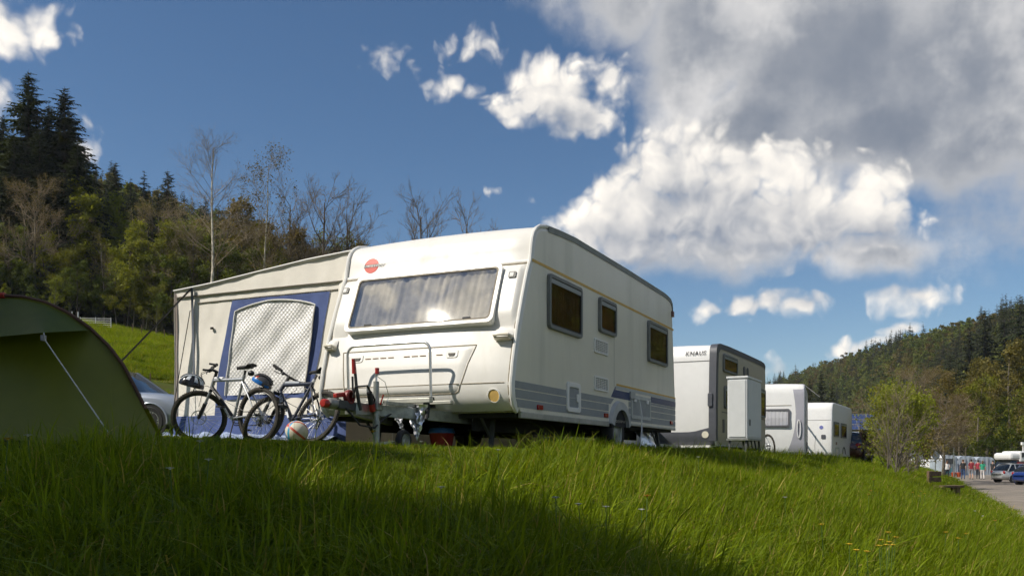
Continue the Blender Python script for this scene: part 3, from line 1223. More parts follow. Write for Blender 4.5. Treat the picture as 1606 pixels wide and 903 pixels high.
def vent(x0, x1, z0, z1, parent, n=6, rows=2):
    v = empty('vent_grille', (0, 0, 0), 0, parent=parent)
    MB().ring(rrect(x0, x1, z0, z1, .015), rrect(x0 + .03, x1 - .03, z0 + .025, z1 - .025, .01), sm, -.005, .020).build('frame', M_TRIMW, v, bevel=.003)
    MB().plate(rrect(x0 + .02, x1 - .02, z0 + .02, z1 - .02, .01), sm, -.004, .002).build('backing', mat('vent_dark', (.04, .04, .035), .8), v)
    for k in range(n):
        z = z0 + .03 + (z1 - z0 - .06) * (k + .5) / n
        MB().box(x0 + .03, x1 - .03, -.016, -.004, z - .007, z + .003).build('slat', M_TRIMW, v)
    for k in range(1, 6):
        x = x0 + .03 + (x1 - x0 - .06) * k / 6
        MB().box(x - .006, x + .006, -.017, -.003, z0 + .02, z1 - .02).build('rib', M_TRIMW, v)
    return v


vent(2.57, 3.11, 1.365, 1.558, cara)
vent(2.58, 3.125, .862, 1.055, cara)
# cassette door with its rounded frame
cd_ = empty('service_door', (0, 0, 0), 0, parent=cara)
MB().ring(rrect(1.57, 2.04, .525, .895, .05), rrect(1.635, 1.975, .585, .835, .03), sm, -.004, .022).build('frame', M_TRIMW, cd_, bevel=.006, smooth=30)
MB().plate(rrect(1.63, 1.98, .58, .84, .03), sm, -.003, .008).build('panel', M_GREY, cd_)
MB().box(1.66, 1.95, -.013, -.004, .70, .706).build('pinstripe', M_PIN, cd_)
MB().plate(rrect(1.90, 1.96, .66, .76, .015), sm, .008, .024).build('latch', M_TRIMW, cd_, bevel=.003)
# stowage hatch behind the wheel
ht_ = empty('stowage_hatch', (0, 0, 0), 0, parent=cara)
MB().ring(rrect(4.20, 5.22, .545, .905, .03), rrect(4.26, 5.16, .60, .85, .02), sm, -.004, .016).build('frame', mat('hatch_frame', (.44, .46, .44), .45, var=.1), ht_, bevel=.004, smooth=30)
MB().plate(rrect(4.25, 5.17, .59, .86, .02), sm, -.003, .008).build('panel', M_GREY, ht_)
for x in (4.36, 5.02):
    MB().plate(rrect(x - .06, x + .06, .80, .86, .012), sm, .008, .026).build('latch', M_TRIMW, ht_, bevel=.003)
# power inlet flap and its cable
pf = MB().plate(rrect(4.12, 4.34, .84, .95, .02), sm, -.004, .03).build('power_flap', mat('flap_grey', (.36, .37, .36), .5), cara, bevel=.005)
MB().tube([sm(4.28, .86, .03), sm(4.33, .83, .09), sm(4.36, .6, .12), sm(4.33, .35, .13), sm(4.20, .15, .14), sm(4.0, .05, .2)], .011, 6).build('power_cable', mat('cable_white', (.62, .63, .62), .5), cara, smooth=True)
# red side markers
for x, z in ((.73, .532), (3.04, .54), (6.47, .562)):
    MB().plate(rrect(x - .07, x + .07, z - .028, z + .028, .012), sm, .002, .026).build('side_marker', M_REDLENS, cara, bevel=.004)
# wheel arch moulding
mb = MB()
arch_o = [(3.17, .44)] + [(3.62 + .455 * cos(t), .40 + .375 * sin(t)) for t in np.linspace(pi * .97, pi * .03, 18)] + [(4.09, .44)]
arch_i = [(3.30, .40)] + [(3.63 + .33 * cos(t), .38 + .265 * sin(t)) for t in np.linspace(pi * .97, pi * .03, 18)] + [(3.97, .40)]
n_ = len(arch_o)
vs = [sm(a, b, .0) for a, b in arch_o] + [sm(a, b, .05) for a, b in [(3.63 + (a - 3.63) * .95, .40 + (b - .40) * .95) for a, b in arch_o]] + [sm(a, b, .055) for a, b in arch_i] + [sm(a, b, -.04) for a, b in arch_i]
fs = [(k * n_ + i, k * n_ + i + 1, (k + 1) * n_ + i + 1, (k + 1) * n_ + i) for k in range(3) for i in range(n_ - 1)]
mb.add(vs, fs).build('wheel_arch', mat('arch_grey', (.40, .41, .40), .5, var=.1), cara, smooth=40)
MB().plate(arch_i, sm, -.03, .006).build('arch_liner', M_UNDER, cara)


def wheel(parent, c, R, wid, axis_m, rim_m, name='wheel', tyre_m=None, spokes=0, hub_r=.62):
    """c centre, axis_m 4x4 whose z is the axle pointing outwards"""
    w = empty(name, (0, 0, 0), 0, parent=parent)
    M = Matrix.Translation(Vector(c)) @ axis_m
    hw = wid / 2
    MB().lathe([(R * .60, -hw), (R * .86, -hw), (R * .97, -hw * .75), (R, -hw * .3), (R, hw * .3), (R * .97, hw * .75), (R * .88, hw), (R * .66, hw * .96), (R * .60, hw * .5)], 28, 0, M).build('tyre', tyre_m or M_BLACK, w, smooth=40)
    rim = MB()
    if spokes:
        rim.lathe([(R * .665, hw * .55), (R * .665, hw * .93), (R * .62, hw * .93), (R * .61, hw * .3), (R * .60, -hw * .5)], 28, 0, M)
        for k in range(spokes):
            for off in (-.14, .14):
                t = 2 * pi * k / spokes
                p = M @ Vector((R * .10 * cos(t + off * 3), R * .10 * sin(t + off * 3), hw * .7))
                q = M @ Vector((R * .63 * cos(t + off), R * .63 * sin(t + off), hw * .8))
                rim.bar(p, q, R * .07, hw * .25, up=(M.to_3x3() @ Vector((0, 0, 1))))
        rim.lathe([(.001, hw * .6), (R * .16, hw * .6), (R * .15, hw * .9), (.001, hw * .92)], 14, 0, M)
        MB().lathe([(.001, -.01), (R * .60, -.01), (R * .60, .0), (.001, .0)], 20, 0, M).build('brake_disc', M_DARK, w)
    else:
        rim.lathe([(R * .66, hw * .6), (R * .66, hw * .9), (R * .60, hw * .85), (R * .55, hw * .35), (R * .33, hw * .5), (R * .2, hw * .75), (.001, hw * .78)], 28, 0, M)
    rim.build('rim', rim_m, w, smooth=40)
    return w


AX_Y = Matrix.Rotation(radians(90), 4, 'X')          # local z -> -y (outwards on the near side)
wheel(cara, (3.63, .10, .315), .315, .185, AX_Y, M_GALV)
wheel(cara, (3.63, CW - .10, .315), .315, .185, Matrix.Rotation(radians(-90), 4, 'X'), M_GALV)
# chassis and dark floor
MB().box(.22, 6.72, .06, CW - .06, .40, .455).build('floor_pan', M_UNDER, cara)
for y_ in (.62, CW - .62):
    MB().bar((.3, y_, .33), (6.4, y_, .33), .06, .14).build('chassis_rail', M_UNDER, cara)
MB().tube([(3.63, .2, .315), (3.63, CW - .2, .315)], .05, 8).build('axle', M_UNDER, cara)
for x_, y_, dx in ((6.35, .22, .12), (6.35, CW - .22, .12), (.55, .5, -.1), (.55, CW - .5, -.1)):
    MB().bar((x_, y_, .40), (x_ + dx, y_ - .02, .03), .05, .05).bar((x_ - .3, y_, .40), (x_ + dx * .5, y_, .16), .025, .025).box(x_ + dx - .09, x_ + dx + .09, y_ - .11, y_ + .07, .0, .03).build('corner_steady', M_DARK, cara)
# roof edge rail (grey-green) and vents on the roof
for y_ in (.012, CW - .012):
    pts = [(a, y_, z + .012) for a, z in [(1.0, 2.665), (1.5, 2.705), (1.9, 2.725), (4.0, 2.735), (6.0, 2.725), (6.28, 2.71), (6.46, 2.685), (6.57, 2.62), (6.605, 2.5)]]
    mb = MB()
    vs, fs = [], []
    for a, y, z in pts:
        vs += [(a, y - .02, z - .07), (a, y - .022, z), (a, y + .10 * (1 if y < 1 else -1), z + .02), (a, y + .10 * (1 if y < 1 else -1), z - .05)]
    for i in range(len(pts) - 1):
        for k in range(4):
            fs.append((i * 4 + k, i * 4 + (k + 1) % 4, i * 4 + 4 + (k + 1) % 4, i * 4 + 4 + k))
    mb.add(vs, fs).build('roof_edge_rail', mat('roof_rail_grey', (.20, .22, .205), .5, var=.15), cara, smooth=40)
for x_, y_, h_, r_ in ((3.9, .35, .06, .05), (3.25, .5, .07, .04)):
    MB().lathe([(r_ * .8, 2.70), (r_ * .8, 2.72 + h_), (r_ * 1.25, 2.72 + h_), (r_ * 1.2, 2.75 + h_), (.001, 2.76 + h_)], 14, 0, Matrix.Translation((x_, y_, .02))).build('roof_flue', mat('flue_tan', (.36, .30, .22), .6), cara, smooth=40)
MB().box(2.0, 2.7, 1.0, 1.5, 2.72, 2.80).build('roof_hatch', M_WHITE, cara, bevel=.02)
MB().plate(rrect(6.50, 6.60, 2.40, 2.50, .015), sm, -.003, .03).build('corner_lamp', mat('lamp_brown', (.16, .07, .05), .4), cara, bevel=.004)

# ---- drawbar, coupling, jockey wheel, handbrake ----
CL = CW / 2
for y_ in (CL - .55, CL + .55):
    MB().bar((.45, y_, .40), (-1.15, CL + (.045 if y_ > CL else -.045), .455), .05, .12).build('drawbar_beam', M_GALV, cara, bevel=.004)
MB().bar((-1.05, CL, .47), (-1.42, CL, .485), .11, .09).build('overrun_tube', M_DARK, cara, bevel=.008)
hk = MB().lathe([(.03, 0), (.052, .02), (.054, .11), (.04, .13), (.001, .135)], 14, 0, Matrix.Translation((-1.40, CL, .49)) @ Matrix.Rotation(radians(-90), 4, 'Y')).build('coupling_head', mat('coupling_cast', (.30, .29, .27), .5, .5, var=.2), cara, smooth=40)
MB().lathe([(.034, 0), (.044, .01), (.044, .06), (.034, .075), (.001, .078)], 14, 0, Matrix.Translation((-1.545, CL, .485)) @ Matrix.Rotation(radians(-90), 4, 'Y')).build('red_cap', M_RED, hk, smooth=40)
MB().bar((-1.42, CL, .57), (-1.20, CL, .60), .05, .045).build('coupling_lever', M_RED, hk, bevel=.01)
MB().lathe([(.065, -.03), (.075, -.02), (.075, .02), (.065, .03), (.052, .03), (.052, -.03)], 16, 0, Matrix.Translation((-1.22, CL - .03, .565)) @ Matrix.Rotation(radians(90), 4, 'X')).build('red_guard', mat('dull_red', (.20, .03, .025), .5, var=.2), cara, smooth=40)
MB().tube([(-1.10, CL - .08, .44), (-1.18, CL - .09, .66), (-1.22, CL - .09, .93)], [.02, .017, .014], 8).build('handbrake_lever', M_DARK, cara, smooth=True)
MB().tube([(-1.22, CL - .09, .80), (-1.235, CL - .09, .95)], [.022, .018], 8).build('handbrake_grip', M_RED, cara, smooth=True)
MB().tube([(-1.08, CL + .02, .48), (-1.15, CL - .02, .78)], .012, 6).build('gas_spring', M_DARK, cara)
jx, jy = -.95, 1.10
jk = empty('jockey_stand', (0, 0, 0), 0, parent=cara)
MB().tube([(jx, jy, .12), (jx, jy, .74)], .030, 12).build('mast', M_GALV, jk, smooth=40)
MB().tube([(jx, jy, .02), (jx, jy, .34)], .037, 12).build('outer_sleeve', M_GALV, jk, smooth=40)
MB().tube([(jx, jy, .74), (jx, jy, .80), (jx - .03, jy - .03, .82)], .012, 6).build('crank', M_ALU, jk)
MB().tube([(jx - .03, jy - .03, .815), (jx - .03, jy - .03, .875)], .022, 8).build('crank_knob', M_RED, jk, smooth=True)
MB().box(jx - .06, jx + .05, jy - .05, jy + .06, .44, .52).build('clamp', M_GALV, jk, bevel=.01)
MB().tube([(jx, jy - .05, .50), (jx - .02, jy - .10, .60)], .008, 6).build('clamp_handle', M_RED, jk)
wheel(jk, (-.62, .98, .125), .125, .07, AX_Y, M_GALV, 'jockey_wheel')
MB().bar((jx, jy, .10), (-.62, 1.02, .125), .05, .02).build('fork', M_GALV, jk)
# cables looping off the coupling
MB().tube([(-1.25, CL - .1, .56), (-1.3, CL - .16, .66), (-1.15, CL - .2, .68), (-1.02, CL - .2, .55), (-1.0, CL - .15, .45)], .011, 6).build('breakaway_cable', M_BLACK, cara, smooth=True)
MB().tube([(-1.35, CL - .08, .45), (-1.25, CL - .18, .28), (-1.02, CL - .2, .26), (-.85, CL - .2, .36), (-.7, CL - .2, .42)], .010, 6).build('brake_cable', M_BLACK, cara, smooth=True)
MB().tube([(jx, jy, .80), (jx + .1, jy - .04, .74), (jx + .16, jy - .05, .60), (jx + .12, jy - .03, .46)], .004, 5).build('steel_wire', M_CHROME, cara, smooth=True)
plug = MB().tube([(-1.05, CL - .18, .50), (-1.1, CL - .19, .62)], .028, 10).build('black_plug', M_BLACK, cara, smooth=True)
MB().tube([(-1.02, CL - .18, .43), (-1.05, CL - .185, .50)], .03, 10).build('red_sleeve', M_RED, plug, smooth=True)

# ---- cycle carrier on the drawbar ----
rk = empty('cycle_rack', (0, 0, 0), 0, parent=cara)
ra = -.19
pts = [(ra + .02, .905, .56)]
for t in np.linspace(0, pi / 2, 6):
    pts.append((ra, .905 + .10 - .10 * cos(t), 1.13 + .10 * sin(t)))
for t in np.linspace(pi / 2, 0, 6):
    pts.append((ra, 2.0 - .10 + .10 * cos(t), 1.13 + .10 * sin(t)))
pts.append((ra + .02, 2.0, .56))
MB().tube(pts, .0165, 10).build('hoop', M_ALU, rk, smooth=True)
MB().box(ra - .19, ra - .11, .80, 1.62, .548, .60).build('wheel_rail', mat('carrier_rail', (.50, .50, .44), .5, .4, var=.12, dirt=.3), rk, bevel=.006)
MB().box(ra - .05, ra + .02, .62, 2.05, .535, .575).build('wheel_rail', mat('carrier_rail', (.50, .50, .44), .5, .4, var=.12, dirt=.3), rk, bevel=.006)
for y_ in (1.0, 1.5):
    MB().box(-.95, ra + .05, y_ - .02, y_ + .02, .50, .535).build('cross_member', M_GALV, rk)
MB().tube([(ra + .02, .905, .50), (ra + .02, .905, .62)], [.055, .035], 10).build('foot_cap', M_BLACK, rk, smooth=True)
MB().tube([(ra - .05, .92, .54), (ra - .12, .89, .40)], .04, 10).tube([(ra - .10, .87, .49), (ra - .20, .84, .36)], .022, 8).build('clamp_bracket', M_BLACK, rk, smooth=True)
# silver insulating sheet, crumpled and hanging from the rail
M_FOIL = mat('silver_foil', (.80, .81, .84), .28, .9, bump=.8, bscale=7)


def foil(name, top, tip, wid, seed):
    rg = np.random.default_rng(seed)
    a, b = Vector(top), Vector(tip)
    nzs = rg.normal(0, 1, (14, 14))

    def fn(u, v):
        p = a.lerp(b, v)
        half = wid * (1 - v) ** .8 * (u - .5)
        k = nzs[int(v * 12)][int(u * 12)] * .020
        return (p.x + k + .03 * sin(u * 9 + seed) * (1 - v), p.y + half, p.z + .04 * abs(sin(u * 7)) * v)
    return MB().grid(12, 12, fn).build(name, M_FOIL, None, smooth=30)


f1 = foil('foil_sheet', (-.36, .98, .53), (-.42, .93, .13), .26, 2)
f2 = foil('foil_sheet', (-.40, 1.22, .46), (-.40, 1.12, .24), .17, 5)
MW = Matrix.Translation((0, 9.6, CAR_Z)) @ Matrix.Rotation(TH, 4, 'Z')
for f, lb in ((f1, 'larger crumpled silver foil sheet hanging from the cycle rack'), (f2, 'smaller silver foil scrap hanging left of the larger one')):
    f.matrix_world = MW
    tag(f, lb, 'foil', 'foil hanging on the drawbar')


def cw(x, y, z=0.0):
    """caravan-local to world"""
    return MW @ Vector((x, y, z))


# ------------------------------------------------------------------ awning fixed to the caravan
aw_ = empty('awning', (0, 9.6, CAR_Z), TH, 'beige and blue canvas awning with silver window, on the left of the large caravan', 'awning')
M_CANVAS = mat('beige_canvas', (.88, .84, .755), .85, var=.06, vscale=2, bump=.12, bscale=9, transl=(.04, (1, .95, .85)), dirt=.10, dirt_col=(.34, .30, .22))
M_CANVASB = mat('blue_canvas', (.075, .115, .29), .75, var=.12, vscale=4, bump=.25, bscale=7, transl=(.1, (1, 1, 1)))
M_TARP = mat('blue_groundsheet', (.10, .16, .36), .6, var=.25, vscale=6, bump=.5, bscale=9, dirt=.3, dirt_col=(.30, .33, .38))
M_SILVER = mat('silver_quilt', (.80, .79, .77), .5, .35, bump=.2, bscale=30)
M_PIPE = mat('white_piping', (.75, .74, .70), .5)
M_SEAMD = mat('canvas_seam', (.20, .18, .15), .9)
M_STRAP = mat('black_webbing', (.02, .02, .02), .85, bump=.3, bscale=60)
A0, W0, W1 = .70, 2.545, 5.56
GT = [(2.545, 2.555), (3.23, 2.51), (4.0, 2.43), (4.89, 2.335), (5.56, 2.285)]


def g_top(w):
    return float(np.interp(w, [a for a, _ in GT], [b for _, b in GT]))


def wr(w, z, seed=0.0):
    """shallow canvas folds"""
    return .5 * .010 * sin(3.1 * w + 2.3 * z + seed) + .004 * sin(9.0 * w - 6.5 * z + 1.3 + seed) + .002 * sin(23 * w + 11 * z + seed)


def gz_local(w):
    p = cw(A0, w)
    return gz(p.x, p.y)


def am(w, z, d):
    return Vector((A0 - d + wr(w, z), w, z))


# gable wall: canvas panel from skirt to the level seam
mb = MB()


def gable(u, v):
    w = W0 + (W1 - W0) * u
    zl = .50
    z = zl + (2.20 - zl) * v
    lean = .0
    return am(w + (.02 * (1 - v) if u > .9 else 0), z, lean)


mb.grid(60, 40, gable).build('gable_wall', M_CANVAS, aw_, smooth=True)
MB().grid(50, 6, lambda u, v: (A0 - .012 + wr(W0 + (W1 - W0) * u, 2.19), W0 + (W1 - W0) * u, 2.19 + (g_top(W0 + (W1 - W0) * u) - 2.19) * v)).build('gable_top', M_CANVAS, aw_, smooth=True)
# roof sheet, sagging between the poles
def roofpt(u, v):
    w = W0 + (W1 + .03 - W0) * u
    a = A0 - .03 + 5.65 * v
    sag = -.035 * abs(sin(v * pi * 4)) * sin(u * pi) + .012 * sin(19 * u + 7 * v)
    return (a, w, g_top(min(w, 5.56)) + sag + .012)


MB().grid(40, 48, roofpt).build('roof', M_CANVAS, aw_, smooth=True)
MB().grid(40, 20, lambda u, v: (A0 - .03 + 5.65 * u, W1 + .01 + .008 * sin(u * 60 + v * 9), .22 + (2.29 - .22) * v)).build('outer_wall', M_CANVAS, aw_, smooth=True)
MB().grid(20, 20, lambda u, v: (A0 + 5.6, W0 + (W1 - W0) * u, .1 + (g_top(W0 + (W1 - W0) * u) - .1) * v)).build('rear_gable', M_CANVAS, aw_, smooth=True)
# valance band hanging from the outer corner, seams
MB().tube([am(w, 2.205, .020) for w in np.linspace(2.70, 5.54, 30)], .009, 5).build('gable_seam', M_SEAMD, aw_, smooth=True)
MB().tube([am(w, 2.105, .010) for w in np.linspace(2.78, 5.16, 26)], .007, 5).build('zip_seam', M_SEAMD, aw_, smooth=True)
MB().tube([(A0 - .03, w, g_top(w) + .015) for w in np.linspace(W0, W1 + .02, 26)], .013, 6).build('roof_piping', M_PIPE, aw_, smooth=True)
MB().tube([am(5.545, z, .012) for z in np.linspace(.22, 2.25, 16)], .010, 5).build('corner_piping', mat('corner_piping', (.55, .45, .40), .7), aw_, smooth=True)
MB().grid(4, 20, lambda u, v: am(W0 - .06 + .36 * u * (1 - .25 * v), .55 + (2.42 - .55) * v, .012 + .03 * (1 - u) + .02 * sin(v * 14 + u * 4) * u)).build('draught_flap', M_CANVAS, aw_, smooth=True)
# blue surround and its silver window
TRAP = dict(zt=2.09, zb=.50)
wl_ = lambda z: float(np.interp(z, [.5, .99, 2.09], [4.84, 4.80, 4.53]))
wr_ = lambda z: float(np.interp(z, [.5, .78, 1.29, 2.09], [3.26, 3.20, 3.07, 2.91]))
MB().grid(40, 34, lambda u, v: am(wl_(.5 + 1.59 * v) + (wr_(.5 + 1.59 * v) - wl_(.5 + 1.59 * v)) * u, .5 + 1.59 * v, .012)).build('blue_surround', M_CANVASB, aw_, smooth=True)
ql_ = lambda z: float(np.interp(z, [.80, 1.93], [4.63, 4.44]))
qr_ = lambda z: float(np.interp(z, [.80, 1.93], [3.29, 3.12]))


def qtop(u):
    return 1.93 + .105 * sin(pi * u) ** .8


def quilt(u, v):
    zt = qtop(u)
    z = .80 + (zt - .80) * v
    zc = min(z, 1.93)
    w = ql_(zc) + (qr_(zc) - ql_(zc)) * u
    s1, s2 = w * 34 + z * 34, w * 34 - z * 34
    puff = abs(sin(s1 * 1.5)) * abs(sin(s2 * 1.5))
    return am(w, z, .034 + .005 * puff ** .8 + .005 * sin(w * 5 + z * 7) + .004 * sin(z * 17 + w * 13))


qw = MB().grid(190, 150, quilt).build('silver_window', M_SILVER, aw_, smooth=60)
ed = [(0, v) for v in np.linspace(0, 1, 14)] + [(u, 1) for u in np.linspace(.05, 1, 18)] + [(1, v) for v in np.linspace(.93, 0, 14)]
MB().tube([quilt(u, v) + Vector((-.012, 0, 0)) for u, v in ed], .011, 6).build('window_piping', M_PIPE, qw, smooth=True)
MB().grid(30, 3, lambda u, v: am(4.62 - 1.33 * u, .74 + .06 * v, .03 + .01 * sin(u * 20))).build('window_bottom_band', M_CANVASB, qw, smooth=True)
MB().grid(30, 4, lambda u, v: am(4.66 - 1.40 * u, .52 + .22 * v, .022)).build('white_band', M_CANVAS, aw_, smooth=True)
# blue mud skirt and the loose groundsheet lying in front of it
MB().grid(50, 10, lambda u, v: am(W0 + .1 + (W1 - W0 - .08) * u, gz_local(W0 + (W1 - W0) * u) - .03 + (.535 - gz_local(W0 + (W1 - W0) * u) + .03) * v, .016 + .02 * (1 - v) + .012 * sin(u * 40) * (1 - v))).build('mud_skirt', M_CANVASB, aw_, smooth=True)


def tarp(u, v):
    w = 2.75 + 2.95 * u
    a = A0 - .02 - .42 * v
    p = cw(a, w)
    return (a, w, gz(p.x, p.y) + .035 + .03 * abs(sin(u * 23 + v * 3)) * (1 - v * .6) + .015 * sin(u * 51 + v * 8) + .05 * (1 - v))


MB().grid(60, 8, tarp).build('ground_flap', mat('pale_blue_flap', (.30, .37, .52), .55, var=.3, vscale=5, bump=.5, bscale=10), aw_, smooth=True)
# storm strap, pole strap and thin guy line
pt_ = cw(A0 - .05, 5.22, 2.31)
p2_ = cw(A0 - .9, 6.42, 0.62)
p3_ = cw(A0 - 1.22, 6.86, .05)
MB().bar(tuple(MW.inverted() @ pt_), tuple(MW.inverted() @ p3_), .055, .012).build('storm_strap', M_STRAP, aw_)
MB().bar((A0 - .05, 5.22, 2.32), (A0 - .035, 5.19, 1.02), .035, .008, up=(1, 0, 0)).build('pole_strap', mat('grey_strap', (.13, .15, .19), .8), aw_)
MB().tube([(A0 - .06, 5.24, 2.0), (A0 - .25, 5.45, .25)], .006, 5).build('guy_line', M_STRAP, aw_)
MB().box(A0 - .035, A0 - .01, 4.86, 4.90, 1.72, 1.75).build('peg_loop', M_STRAP, aw_)

# ------------------------------------------------------------------ olive tent on the left
M_TENT = mat('olive_nylon', (.17, .19, .016), .5, var=.10, vscale=2, bump=.10, bscale=3, transl=(.30, (1.1, 1.0, .45)), sheen=.2)
M_TENTV = mat('sunlit_olive_nylon', (.17, .22, .045), .5, var=.06, transl=(.55, (1.25, 1.1, .55)))  # visor cloth coloured brighter to stand for sun glowing through it
M_BIND = mat('brown_binding', (.10, .05, .03), .7, var=.2)
TX, TY = -3.60, 6.35
tz = gz(TX, TY)
tz -= .03
tent = empty('tent', (TX, TY, tz), 0, 'small olive green dome tent at the left edge, in the shade', 'tent')
tent.scale = (1, 1, .91)
arch_r = [(0, 1.150), (.13, 1.140), (.29, 1.098), (.45, 1.015), (.60, .902), (.74, .755), (.845, .60), (.925, .43), (.97, .33), (1.13, .0)]


def archpt(t, grow_=0.0):
    """t -1..1 along the arch, local x and z"""
    f = abs(t) * (len(arch_r) - 1)
    i = min(int(f), len(arch_r) - 2)
    a, b = Vector(arch_r[i]), Vector(arch_r[i + 1])
    p = a.lerp(b, f - i)
    return (p.x if t >= 0 else -p.x), p.y


def shell(u, v):
    """outer skin running back from the arch and down to a low tail"""
    t = -1 + 2 * u
    x, z = archpt(t)
    k = v * v * .35 + v * .1
    return (x * (1 - .35 * v) - .85 * v, .02 + 1.7 * v, z * (1 - .35 * v - .45 * v * v) + .01)


MB().grid(50, 16, shell).build('flysheet', M_TENT, tent, smooth=True)


def door(u, v):
    """front panel bulging towards the viewer at its foot"""
    t = -1 + 2 * u
    x, zt = archpt(t)
    out = .62 * (1 - v) ** 1.5 * (1 - abs(t) ** 6)
    xx = x * (.985 + .03 * (1 - v))
    return (xx, -.01 - out + .012 * sin(8 * t + 3 * v), zt * .985 * v + .012)


MB().grid(60, 18, door).build('door_panel', M_TENT, tent, smooth=True)
bnd = [archpt(t) for t in np.linspace(-.91, .91, 60)]
MB().tube([(x, -.012, z + .004) for x, z in bnd], .013, 8).build('arch_binding', M_BIND, tent, smooth=True)
MB().tube([(x, -.014, z + .006) for x, z in [archpt(t) for t in np.linspace(-.06, -.0, 5)]], .024, 8).build('red_tab', mat('tab_red', (.35, .03, .02), .6), tent, smooth=True)
# peaked visor over the door
apex = Vector((.50, -.44, .80))
v_l, v_r = -.55, .46


def visor(u, v):
    t = v_l + (v_r - v_l) * u
    x, z = archpt(t)
    ax = Vector((x, -.03, z - .02))
    # straight lower hem from both ends of the arch to the apex
    xl, zl = archpt(v_l)
    xr, zr = archpt(v_r)
    um = .80
    hem = Vector((xl, -.03, zl)).lerp(apex, u / um) if u < um else apex.lerp(Vector((xr, -.03, zr)), (u - um) / (1 - um))
    return ax.lerp(hem, v)


MB().grid(30, 12, visor).build('visor', M_TENTV, tent, smooth=True)
g_end = at(181, 694, 5.35)
MB().tube([apex, apex + Vector((.01, -.01, -.05)), ((g_end.x - TX), (g_end.y - TY), (g_end.z - tz) / .91)], .0042, 6).build('guy_line', mat('cord_pale', (.55, .55, .50), .7), tent)
MB().box(apex.x - .012, apex.x + .012, apex.y - .02, apex.y + .01, apex.z - .06, apex.z - .02).build('line_runner', mat('runner_grey', (.3, .3, .3), .5), tent)
MB().grid(40, 3, lambda u, v: (-1.14 + 2.28 * u, -.60 * (1 - abs(-1 + 2 * u) ** 6) - .03 - .05 * v, .04 - .035 * v + .015 * sin(u * 30))).build('skirt', M_TENT, tent, smooth=True)

# ------------------------------------------------------------------ bicycles
M_TYRE = mat('bike_tyre', (.045, .040, .033), .85, var=.35, vscale=12, dirt=.5, dirt_col=(.16, .13, .08), dscale=9)
M_BKB = mat('bike_black', (.014, .014, .016), .4)
M_BKS = mat('bike_silver', (.42, .44, .47), .3, .55)
M_BKW = mat('bike_white', (.75, .76, .78), .35)
M_BKD = mat('bike_dark_blue', (.020, .026, .045), .35)
M_GRIP = mat('bike_grip', (.02, .02, .02), .8)


